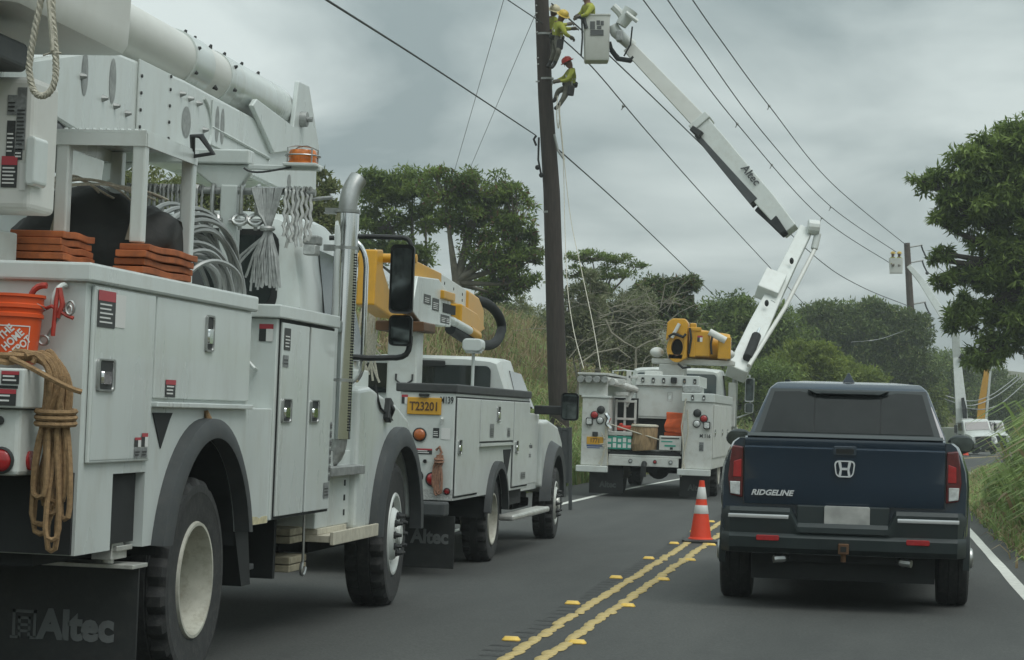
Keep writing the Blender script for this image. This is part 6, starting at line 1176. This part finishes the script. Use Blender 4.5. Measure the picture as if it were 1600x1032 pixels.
# grasses
rs = np.random.RandomState(2)
def field(n, d0, d1, y0, y1, pw=1., ramp=None):
    out_ = []
    while len(out_) < n:
        y = y0+(y1-y0)*rs.uniform()**pw; d = rs.uniform(d0, d1); x = cy(y)+d; out_.append((x, y, gh(x, y)-.03) if ramp is None else (x, y, gh(x, y)-.03, min(1., max(.2, (d-ramp[0])/ramp[1]))))
    return out_
grass('verge_grass', 'tall green grass on the verge right of the road', field(3600, 3.95, 7.6, 25, 38, 1.05, (3.4, 1.5)), 1.2, 2.3, ['grass_g', 'grass_m', 'grass_dry'], .05, 3, .55, 9, .10, wts=[.88, .10, .02])
grass('verge_grass', 'lower grass continuing along the right verge into the bend', field(7000, 4.0, 10.0, 37, 130, 1., (3.9, 3.8)), .4, 1.5, ['grass_g', 'grass_m', 'grass_dry'], .045, 13, .6, 8, .14, wts=[.7, .2, .1])
grass('verge_grass', 'short grass fringe along the right road edge', field(5000, 3.62, 4.5, 20, 75, 1.2), .12, .42, ['grass_g', 'grass_m', 'grass_dry'], .018, 4, .8, 7, .07, wts=[.5, .25, .25])
grass('bank_grass', 'lush green grass at the foot of the left bank', field(7000, -8.4, -4.5, 27, 62), .45, 1.35, ['grass_g', 'grass_m', 'grass_dry'], .026, 5, .75, 8, .11, wts=[.66, .24, .10])
grass('bank_grass', 'dry brown and green grass covering the left bank', field(10500, -15.5, -8.0, 30, 78), .6, 1.35, ['grass_dry', 'grass_m', 'grass_g'], .028, 6, .6, 8, .12, wts=[.52, .30, .18])
grass('bank_grass', 'rough grass on the far left verge', field(5000, -12, -4.5, 62, 135), .5, 1.2, ['grass_g', 'grass_m', 'grass_dry'], .04, 9, .6, 8, .14, wts=[.5, .3, .2])
# ------------------------------------------------------------------ poles, wires, far trucks, people
def smooth_path(pts, n=8):
    P = [Vector(p) for p in pts]; Q = []
    for i in range(len(P)-1):
        a, b, c, d = P[max(i-1, 0)], P[i], P[i+1], P[min(i+2, len(P)-1)]
        for k in range(n):
            s_ = k/n; Q.append(.5*((2*b)+(c-a)*s_+(2*a-5*b+4*c-d)*s_*s_+(3*b-a-3*c+d)*s_**3))
    return Q+[P[-1]]
PD = 52.0
P1 = thing('utility_pole', 'tall dark wooden utility pole that the linemen are climbing', 'utility pole', at(876, 700, PD), group='utility poles')
def rel(o, m): m.v = [tuple(Vector(v)-o.location) for v in m.v]; return m
m = MB(); m.tube([at(877, 720, PD), at(871, 600, PD), at(862, 300, PD), at(852, 150, PD), at(846, -10, PD), at(838, -160, PD)], [.232, .225, .195, .17, .16, .14], 24); rel(P1, m).build('shaft', 'pole_wood', P1, smooth=True, ang=50)
for i, (px, py) in enumerate(((838, 8), (837, 20), (839, 34), (838, 50), (839, 90), (840, 100), (838, 127))):
    m = MB(); m.tube([at(846, py, PD-.1), at(px-1, py+1, PD-.1)], .018, 6); rel(P1, m).build('step_peg', 'galv', P1)
for py in (52, 122, 330):
    m = MB(); c0, c1 = at(848+py*.04, py, PD), at(848+py*.04, py+3, PD); m.tube([c0, c1], .185, 20); rel(P1, m).build('band', 'galv', P1, smooth=True, ang=40)
m = MB(); m.tube([at(838, 212, PD-.2), at(834, 218, PD-.2), at(838, 228, PD-.2)], .03, 6); m.tube([at(842, 215, PD-.2), at(841, 250, PD-.2), at(846, 275, PD-.2)], .025, 6); m.ball(at(840, 262, PD-.2), .06); m.ball(at(846, 274, PD-.2), .06); rel(P1, m).build('cable_hardware', 'under', P1, smooth=True)
m = MB(); m.tube([at(866, 210, PD-.2), at(872, 236, PD-.2), at(882, 250, PD-.2)], .03, 6); rel(P1, m).build('dead_end_clamp', 'galv', P1, smooth=True)
D2 = 125.
P2 = thing('utility_pole', 'distant brown utility pole beyond the pickup, next to the far bucket', 'utility pole', at(1433, 640, D2), group='utility poles')
m = MB(); m.tube([at(1433, 660, D2), at(1428, 560, D2), at(1422, 470, D2), at(1417, 380, D2)], [.25, .23, .2, .17], 14); rel(P2, m).build('shaft', 'pole_far' if 'pole_far' in MATS else M('pole_far', (.085, .065, .052), .9, var=.25, scale=3), P2, smooth=True)
for i, py in enumerate((384, 408, 473, 491)):
    x = 1419+(py-380)*.06; m = MB(); m.tube([at(x, py+3, D2), at(x+22, py-1, D2)], .05, 6); br = rel(P2, m).build('bracket_arm', 'galv', P2); m = MB(); m.tube([at(x+20, py-1, D2), at(x+23, py+8, D2), at(x+28, py+18, D2)], .05, 6); m.ball(at(x+28, py+19, D2), .1); rel(P2, m).build('insulator', 'black', br, smooth=True)
m = MB(); m.tube([at(1424, 615, D2-3), at(1423, 590, D2-3)], .03, 5); m.tube([at(1438, 616, D2-3), at(1437, 588, D2-3), at(1447, 588, D2-3), at(1445, 610, D2-3)], .05, 5); rel(P2, m).build('guy_marker', 'old_wood', P2)
P3 = thing('utility_pole', 'stub of a dark pole top poking above the trees', 'utility pole', at(1081, 540, 105.), group='utility poles')
m = MB(); m.tube([at(1081, 540, 105), at(1080, 461, 105)], [.2, .15], 10); rel(P3, m).build('shaft', 'pole_far', P3, smooth=True)
def wire(label, pts, r_, name='power_line', mat='wire', clamps=()):
    m = MB(); P = smooth_path([at(*p) for p in pts], 10); m.tube(P, r_*.62, 6); o = m.build(name, mat, None, smooth=True)
    for (px, py, d) in clamps:
        c = MB(); c.ball(at(px, py, d), (.05, .07, .05), 8, 6); c.tube([at(px, py, d), at(px-3, py+6, d)], .018, 5); c.build('spacer_clamp', 'galv', o, smooth=True)
    return tag(o, label, 'power line', 'overhead lines')
wire('thick cable running from the top of the photo down to the dark pole', [(470, -26, 22), (510, 0, 24), (680, 108, 36), (836, 211, PD)], .022)
wire('cable sloping from the dark pole down behind the round green tree', [(868, 230, PD), (990, 340, 72), (1122, 468, 104)], .028)
wire('short cable entering above the linemen from the upper left', [(740, -36, 44), (793, 0, 48), (850, 38, PD)], .02)
wire('lower cable passing under the raised bucket toward the knobbly trees', [(856, 42, PD), (925, 105, 58), (1010, 205, 68), (1110, 318, 84), (1200, 415, 104), (1264, 484, 116)], .028, clamps=((974, 166, 64),))
wire('cable behind the bucket running down to the middle of the far pole', [(862, 6, PD), (955, 90, 58), (1110, 240, 74), (1272, 400, 98), (1345, 448, 112), (1421, 479, D2)], .03)
wire('leftmost of the three upper conductors, with two dark clamps', [(960, -62, 55), (1005, 0, 60), (1050, 60, 66), (1152, 194, 80), (1282, 339, 104), (1390, 411, 124)], .03, clamps=((1152, 194, 80), (1206, 258, 89), (1284, 341, 104)))
wire('middle of the three upper conductors', [(1000, -60, 55), (1043, 0, 60), (1085, 60, 66), (1190, 205, 82), (1298, 323, 106), (1400, 394, 124)], .03, clamps=((1298, 324, 106),))
wire('rightmost of the three upper conductors, with one dark clamp', [(1043, -58, 55), (1082, 0, 60), (1124, 60, 66), (1202, 166, 80), (1300, 287, 102), (1418, 385, D2)], .03, clamps=((1202, 166, 80),))
wire('thin guy wire left of the pole, the one farther from it', [(792, -20, 54), (787, 0, 54), (710, 268, 76)], .012, 'guy_wire')
wire('thin guy wire left of the pole, the one nearer to it', [(836, 24, PD), (735, 262, 76)], .012, 'guy_wire')
wire('faint cable running on past the far pole into the mango leaves', [(1446, 404, D2), (1475, 425, 118), (1520, 470, 110)], .03)
for i, pts in enumerate(([(1420, 600, 128), (1475, 618, 130), (1515, 627, 130), (1550, 617, 132), (1590, 588, 135)], [(1470, 622, 130), (1515, 634, 131), (1555, 620, 132), (1595, 590, 135)], [(1500, 636, 130), (1535, 640, 131), (1565, 630, 132), (1600, 600, 135)])):
    wire(['upper', 'middle', 'lowest'][i]+' of the pale cables sagging behind the far trucks', pts, .05, 'telephone_cable', 'cable')
wire('pale drooping cable crossing the knobbly trees above the pickup', [(1330, 535, 112), (1375, 530, 112), (1420, 515, 118), (1450, 512, 122)], .03, 'telephone_cable', 'cable')
def rope_line(label, pts, r_=.009):
    m = MB(); m.tube(smooth_path([at(*p) for p in pts], 8), r_, 6); return tag(m.build('hand_line', 'rope_w', None, smooth=True), label, 'rope', 'ropes hanging from the pole')
rope_line('pale hand line from the linemen down to the left side of truck M116', [(872, 165, 51.2), (880, 250, 51), (882, 330, 50.5), (886, 440, 49), (896, 515, 46), (912, 576, 42)])
rope_line('second pale hand line slanting down onto the storage tubes', [(875, 180, 51.2), (890, 330, 50.5), (908, 420, 49), (926, 505, 46), (938, 577, 42)])
rope_line('short rope loop hanging below the red-helmeted lineman', [(871, 150, 51.3), (870, 185, 51.2), (873, 200, 51.2), (875, 160, 51.2)], .012)
# dark roadside post beyond the bonnet of the service truck
m = MB(); g = at(883, 745, 34); m.box(g.x-.11, g.x-.06, g.y, g.y+.06, gh(g.x, g.y), g.z+.75); m.box(g.x+.05, g.x+.10, g.y, g.y+.06, gh(g.x, g.y), g.z+.75); m.box(g.x-.1, g.x+.09, g.y+.01, g.y+.05, g.z+.70, g.z+.74); m.box(g.x-.06, g.x+.05, g.y+.02, g.y+.03, g.z-.1, g.z+.7); tag(m.build('utility_cabinet', 'flare', bevel=.01), 'narrow dark metal cabinet in the grass beyond the service truck bonnet', 'cabinet')

# far trucks
def far_truck(name, label, px, dep, yaw, boom_mat, boom, platform=None):
    g = at(px, 712, dep); x0 = g.x; r_ = thing(name, label, 'utility truck', (x0, g.y, -BANK*x0), (0, R(2), yaw), 'white utility trucks'); r_.scale = (.76, .76, .76)
    m = MB(); m.box(-.5, .5, -1, 6.5, .5, .9); m.build('chassis', 'under', r_)
    for s in (1, -1):
        wheel(r_, s*1.15, .4, .5, .45, 'dish', .28, s, 'rim_w', 8); wheel(r_, s*1.12, 4.9, .5, .28, 'front', .28, s, 'white2', 8)
        m = MB(); m.box(min(s*.6, s*1.18), max(s*.6, s*1.18), -1.2, 3.0, .7, 1.9); b = m.build('service_bin', 'white3', r_, bevel=.02)
        for k in range(3): q = MB(); q.box(min(s*1.181, s*1.195), max(s*1.181, s*1.195), -1.1+1.35*k, .15+1.35*k, .85, 1.8); q.build('cabinet_door', 'white2', b, bevel=.01)
        m = MB(); m.tube([(s*.95, 4.3, 2.2), (s*1.35, 4.3, 2.2), (s*1.38, 4.3, 1.5), (s*1.0, 4.3, 1.4)], .03, 6); ma = m.build('mirror_arm', 'black', r_); m = MB(); m.box(min(s*1.28, s*1.48), max(s*1.28, s*1.48), 4.2, 4.3, 1.55, 2.1); m.build('mirror', 'black', ma, bevel=.02)
        m = MB(); m.prism(arc(4.9, .5, .62, 0, 180, 12)+[(4.2, .5), (4.2, 1.3), (5.6, 1.2)][:0]+arc(4.9, .5, .74, 180, 0, 12), 'x', s*.75, s*1.16); m.build('fender', 'white2', r_)
        q = MB(); q.lathe([(.11, 0), (.11, .03), (0, .05)], 12, (s*.78, 6.3, 1.05), 'y'); q.build('headlight', 'clear_lens', r_)
    m = MB(); m.loft([cab_section(3.1, 1.0, .92, .8, 2.4, .12), cab_section(4.2, 1.02, .92, .8, 2.45, .12), cab_section(4.5, 1.02, .92, .8, 2.3, .1), cab_section(4.9, 1.02, .95, .8, 1.65, .1)]); cab = m.build('cab', 'white2', r_, smooth=True, ang=32)
    m = MB(); m.loft([[(-.82, 4.85, 1.70), (.82, 4.85, 1.70), (.78, 4.53, 2.25), (-.78, 4.53, 2.25)], [(-.82, 4.90, 1.71), (.82, 4.90, 1.71), (.78, 4.57, 2.26), (-.78, 4.57, 2.26)]]); m.build('windscreen', 'glass', cab)
    m = MB()
    for s in (1, -1): m = MB(); m.prism([(3.4, 1.7), (4.6, 1.7), (4.4, 2.25), (3.4, 2.25)], 'x', s*.94, s*1.03); m.build('side_window', 'glass', cab)
    m = MB(); m.loft([hood_sec(4.8, .95, .8, 1.66), hood_sec(5.8, .88, .8, 1.5), hood_sec(6.25, .78, .8, 1.3)]); m.build('hood', 'white2', r_, smooth=True, ang=40)
    m = MB(); m.box(-.55, .55, 6.24, 6.30, .85, 1.25); m.build('grille', 'under', r_); m = MB(); m.box(-1.1, 1.1, 6.2, 6.45, .5, .75); m.build('front_bumper', 'flare', r_, bevel=.03)
    m = MB(); m.box(-.55, .55, -.9, 2.9, .9, 1.5); m.box(-.4, .4, 1.2, 2.2, 1.5, 2.5); m.build('deck', 'white3', r_, bevel=.02)
    bpy.context.view_layer.update(); inv = r_.matrix_world.inverted()
    for nm, pts, ws, mt in boom:
        o = beam([at(*p) for p in pts], ws, [w_*.8 for w_ in ws]).build(nm, mt, None, bevel=.02); o.data.transform(inv); o.parent = r_
    return r_, inv
FT, inv4 = far_truck('bucket_truck', 'distant white bucket truck under the far pole, facing the camera', 1502, 121, PI+R(12), 'white2', [
    ('lower_boom', [(1503, 668, 120), (1502, 640, 120), (1495, 560, 121), (1493, 522, 121)], [.62, .60, .42, .40], 'white2'), ('boom_strut', [(1508, 655, 119.6), (1507, 640, 119.6), (1504, 622, 119.8)], [.2, .25, .15], 'under'),
    ('upper_boom', [(1493, 520, 121), (1478, 500, 121.5), (1440, 440, 123), (1420, 416, 123.5)], [.40, .42, .34, .26], 'white2'), ('elbow_pad', [(1500, 556, 120.6), (1506, 560, 120.6)], [.3, .3], 'black')])
B4 = Matrix.Translation(at(1400, 416, 123.5)); m = MB(); m.loft([[(x*.94, y*.94, -.40) for x, y in rrect(0, 0, .74, .7, .05)], [(x, y, .42) for x, y in rrect(0, 0, .76, .7, .05)], [(x*.93, y*.93, .42) for x, y in rrect(0, 0, .76, .7, .05)], [(x*.9, y*.9, -.3) for x, y in rrect(0, 0, .74, .7, .05)]]); m.v = [tuple(inv4 @ (B4 @ Vector(v))) for v in m.v]; m.build('personnel_bucket', 'fiberglass', FT, smooth=True, ang=35)
FY, inv5 = far_truck('digger_truck', 'distant truck with upright yellow boom behind the far bucket truck', 1526, 138, PI+R(14), 'yellow', [
    ('lower_boom', [(1532, 668, 138), (1534, 630, 138), (1541, 585, 138), (1544, 566, 138)], [.52, .44, .34, .28], 'yellow'), ('boom_rod', [(1541, 655, 137.4), (1548, 575, 137.4)], [.14, .14], 'white2'), ('boom_head', [(1534, 566, 138), (1560, 566, 138)], [.16, .16], 'yellow')])
CN.name = 'traffic_cone'
o = copy_tree(CN); g = at(1509, 712, 112); o.location = (g.x, g.y, -BANK*g.x); o.scale = (1.1, 1.1, 1.1); tag(o, 'far orange traffic cone beside the pickup mirror, in front of the distant truck', 'traffic cone', 'traffic cones'); CN['group'] = 'traffic cones'

# people
def person(label, J, hat, dep, shirt='hivis', low='pants', sc=1., tool=True, group='linemen'):
    # J: joint -> (px, py, depth offset); one skinned body with face-wise clothing, hat, belt and gloves as parts
    W = {k: at(v[0], v[1], dep+v[2]) for k, v in J.items()}; org = W['pelvis'].copy()
    root = thing('person', label, 'person', org, group=group)
    rad = {'pelvis': .15, 'belly': .14, 'chest': .165, 'neck': .062, 'head': .098, 'crown': .085}
    for s in 'LR': rad.update({'sho'+s: .075, 'elb'+s: .052, 'wri'+s: .038, 'hip'+s: .098, 'kne'+s: .068, 'ank'+s: .05, 'toe'+s: .045})
    if 'belly' not in W: W['belly'] = W['pelvis'].lerp(W['chest'], .5)
    if 'crown' not in W: W['crown'] = W['head']+(W['head']-W['neck']).normalized()*.075
    E = [('pelvis', 'belly'), ('belly', 'chest'), ('chest', 'neck'), ('neck', 'head'), ('head', 'crown')]
    for s in 'LR': E += [('chest', 'sho'+s), ('sho'+s, 'elb'+s), ('elb'+s, 'wri'+s), ('pelvis', 'hip'+s), ('hip'+s, 'kne'+s), ('kne'+s, 'ank'+s), ('ank'+s, 'toe'+s)]
    ks = [k for k in W if k != 'look']; me = bpy.data.meshes.new('body'); me.from_pydata([tuple(W[k]-org) for k in ks], [(ks.index(a), ks.index(b)) for a, b in E], [])
    ob = bpy.data.objects.new('body', me); COL.objects.link(ob); md = ob.modifiers.new('skin', 'SKIN'); md.use_smooth_shade = True
    for i, k in enumerate(ks): sv = me.skin_vertices[0].data[i]; sv.radius = (rad[k]*sc, rad[k]*sc*(.8 if k in ('pelvis', 'belly', 'chest') else 1)); sv.use_root = (k == 'pelvis')
    sb = ob.modifiers.new('sub', 'SUBSURF'); sb.levels = 2; sb.render_levels = 2
    bpy.context.view_layer.update(); nm = bpy.data.meshes.new_from_object(ob.evaluated_get(bpy.context.evaluated_depsgraph_get())); bpy.data.objects.remove(ob)
    nm.materials.clear()
    for a in (shirt, low, 'skin', 'leather', 'reflect'): nm.materials.append(MATS[a])
    lw = {'hipL', 'hipR', 'kneL', 'kneR', 'ankL', 'ankR', 'pelvis'}; K = [(k, W[k]-org) for k in ks]
    segs = [(a, b, W[a]-org, W[b]-org) for a, b in E]
    for p in nm.polygons:
        c = p.center; best = None
        for a, b, pa, pb in segs:
            d = pb-pa; t_ = max(0, min(1, (c-pa).dot(d)/max(1e-6, d.length_squared))); q = (c-pa-d*t_).length
            if best is None or q < best[0]: best = (q, a, b, t_)
        _, a, b, t_ = best
        if b in ('head', 'crown') or (b == 'neck' and t_ > .6): mi = 2
        elif b[:3] == 'toe' or (b[:3] == 'ank' and t_ > .7): mi = 3
        elif b[:3] in ('kne', 'ank', 'hip') or (a == 'pelvis' and t_ < .35): mi = 1
        elif b[:3] == 'wri' and t_ > .8: mi = 2
        else: mi = 4 if (b == 'chest' and .35 < t_ < .55) else 0
        p.material_index = mi; p.use_smooth = True
    bo = bpy.data.objects.new('body', nm); COL.objects.link(bo); bo.parent = root
    # face bits: nose and ears follow the look direction
    look = (W.get('look', W['head']+Vector((0, -.2, 0)))-W['head']).normalized(); h = W['head']-org; side = look.cross(Vector((0, 0, 1))).normalized()
    m = MB(); m.ball(h+look*.10-Vector((0, 0, .005)), (.018, .018, .022), 8, 6); m.ball(h+side*.098, (.015, .02, .03), 8, 6); m.ball(h-side*.098, (.015, .02, .03), 8, 6); m.tube([h+look*.096-Vector((0, 0, .045))-side*.022, h+look*.096-Vector((0, 0, .045))+side*.022], .006, 5); m.build('face', 'skin', root, smooth=True)
    m = MB(); up = (W['crown']-W['head']).normalized(); c = h+up*.055; q = Vector((0, 0, 1)).rotation_difference(up).to_matrix()
    hm = MB(); hm.lathe([(.165, -.005), (.165, .004), (.128, .012), (.125, .045), (.105, .09), (.06, .118), (0, .125)], 20); hm.v = [tuple(q @ Vector((v[0], v[1], v[2]))+c+look*.01) for v in hm.v]; hm.ball(q @ Vector((0, 0, .11))+c, (.02, .02, .03), 8, 6); hm.build('hard_hat', hat, root, smooth=True, ang=40)
    bl_ = MB(); d = (W['chest']-W['pelvis']).normalized(); p = W['pelvis']-org+d*.07; q = Vector((0, 0, 1)).rotation_difference(d).to_matrix()
    bl_.lathe([(.172*sc, -.055), (.182*sc, -.04), (.182*sc, .045), (.165*sc, .055)], 20); bl_.v = [tuple(q @ Vector((v[0], v[1]*.9, v[2]))+p) for v in bl_.v]; belt = bl_.build('tool_belt', 'leather', root, smooth=True, ang=40)
    if tool:
        m = MB(); hp = W['hipR']-org+Vector((.08, -.14, -.08)); m.obox(hp, (.15, .12, .24), (0, R(8), 0)); m.build('tool_pouch', 'leather', belt, bevel=.03); m = MB(); m.tube([hp+Vector((.02, 0, .1)), hp+Vector((.03, -.02, .22))], .014, 6); m.build('tool_grip', 'steel', belt)
    for s in 'LR':                                  # gloved hand: palm, four unequal curled fingers, thumb
        wv = W['wri'+s]-org; dr_ = (W['wri'+s]-W['elb'+s]).normalized(); sd = dr_.cross(Vector((0, 0, 1))); sd = sd.normalized() if sd.length > .05 else Vector((0, 1, 0)); dn = dr_.cross(sd).normalized()
        if dn.z > 0: dn = -dn
        m = MB(); m.tube([wv-dr_*.03, wv+dr_*.03, wv+dr_*.085], [.036, .046, .042], 8)
        for k in range(4):
            b0_ = wv+dr_*.08+sd*(-.033+.022*k); L_ = (.06, .07, .066, .05)[k]; m.tube([b0_, b0_+dr_*L_*.5+dn*.008, b0_+dr_*L_*.85+dn*.03, b0_+dr_*L_*.8+dn*.055], [.0115, .011, .010, .008], 6)
        th = wv+dr_*.03-sd*.04; m.tube([th, th+dr_*.03-sd*.022+dn*.01, th+dr_*.06-sd*.018+dn*.03], [.014, .013, .010], 6); m.build('glove', 'glove', root, smooth=True, ang=60)
    return root
person('lineman in yellow hard hat and hi-vis shirt reaching from the pole to the bucket', dict(head=(878, 27, -.15), look=(900, 32, -.2), neck=(875, 34, -.1), chest=(873.5, 42, -.1), pelvis=(869, 63, 0), shoL=(870, 38, .12), shoR=(877, 39, -.30), elbR=(884, 54, -.42), wriR=(891, 58, -.35), elbL=(885, 46, .15), wriL=(895, 45, .1), hipR=(871, 66, -.14), hipL=(868, 66, .1), kneR=(873, 82, -.35), kneL=(866, 83, .0), ankR=(866, 101, -.25), ankL=(859, 100, .05), toeR=(861, 107, -.35), toeL=(855, 106, 0.)), 'hat_y', PD-.35)
person('lineman in tan hard hat half hidden behind the one in the yellow hat', dict(head=(865.5, 19, 0), look=(880, 24, -.2), neck=(864, 26, .05), chest=(863, 34, .08), pelvis=(861, 55, .1), shoL=(857, 31, .15), shoR=(868, 31, -.05), elbR=(876, 40, .1), wriR=(888, 38, .15), elbL=(858, 44, .2), wriL=(864, 50, -.1), hipR=(863, 58, 0), hipL=(859, 58, .2), kneR=(866, 76, -.1), kneL=(858, 76, .15), ankR=(859, 96, 0), ankL=(853, 96, .2), toeR=(855, 101, -.1), toeL=(850, 101, .15)), 'hat_t', PD+.25, tool=False)
person('lineman in red helmet leaning back in his harness below the bucket', dict(head=(888.5, 100, -.1), look=(872, 103, -.15), neck=(892, 107, -.1), chest=(893, 115, -.1), pelvis=(890, 136, 0), shoL=(890, 112, .12), shoR=(895, 113, -.28), elbR=(886, 126, -.35), wriR=(874, 127, -.28), elbL=(881, 122, .15), wriL=(869, 127, .1), hipR=(888, 138, -.14), hipL=(888, 138, .12), kneR=(881, 153, -.25), kneL=(872, 142, .1), ankR=(873, 166, -.22), ankL=(867, 157, .1), toeR=(866, 171, -.28), toeL=(863, 160, .05)), 'hat_r', PD-.35)
person('lineman in hi-vis shirt standing in the raised bucket', dict(head=(916, -3, 0), look=(895, 5, -.2), neck=(918, 5, 0), chest=(920, 14, 0), pelvis=(926, 40, 0), shoL=(914, 10, .2), shoR=(925, 11, -.25), elbR=(916, 24, -.38), wriR=(907, 26, -.3), elbL=(909, 20, .25), wriL=(902, 25, .15), hipR=(928, 43, -.12), hipL=(926, 43, .12), kneR=(929, 64, -.12), kneL=(927, 64, .12), ankR=(930, 86, -.12), ankL=(928, 86, .12), toeR=(926, 90, -.2), toeL=(924, 90, .05)), 'hat_t', 51.3, tool=False)
for i, (dx, lb) in enumerate(((-4, 'left of two tiny workers in hi-vis standing in the far bucket'), (6, 'right of two tiny workers in hi-vis standing in the far bucket'))):
    k = 28.2/67; f = lambda a, b, c=0: (1399+dx+a*k, 404+b*k, c)
    person(lb, dict(head=f(0, -14), look=f(10, -12), neck=f(0, -6), chest=f(0, 4), pelvis=f(0, 34), shoL=f(-7, -1), shoR=f(7, -1), elbR=f(9, 14, -.2), wriR=f(4, 22, -.3), elbL=f(-9, 14, -.2), wriL=f(-4, 22, -.3), hipR=f(4, 38), hipL=f(-4, 38), kneR=f(4, 42, -.2), kneL=f(-4, 42, -.2), ankR=f(4, 46), ankL=f(-4, 46), toeR=f(4, 48, -.1), toeL=f(-4, 48, -.1)), 'hat_y', 123.5, tool=False, group='far linemen')
# ------------------------------------------------------------------ thin humid air
m = MB(); m.box(-60, 60, -6, 420, -14, 70)
hz = m.build('haze', None); tag(hz, 'thin humid haze over the whole road', kind='stuff')
hm = bpy.data.materials.new('haze'); hm.use_nodes = True; tt = hm.node_tree; tt.nodes.clear()
ho = tt.nodes.new('ShaderNodeOutputMaterial'); hv = tt.nodes.new('ShaderNodeVolumePrincipled'); hv.inputs['Color'].default_value = (.86, .92, .92, 1); hv.inputs['Density'].default_value = .0009
tt.links.new(hv.outputs[0], ho.inputs['Volume']); hz.data.materials.append(hm)
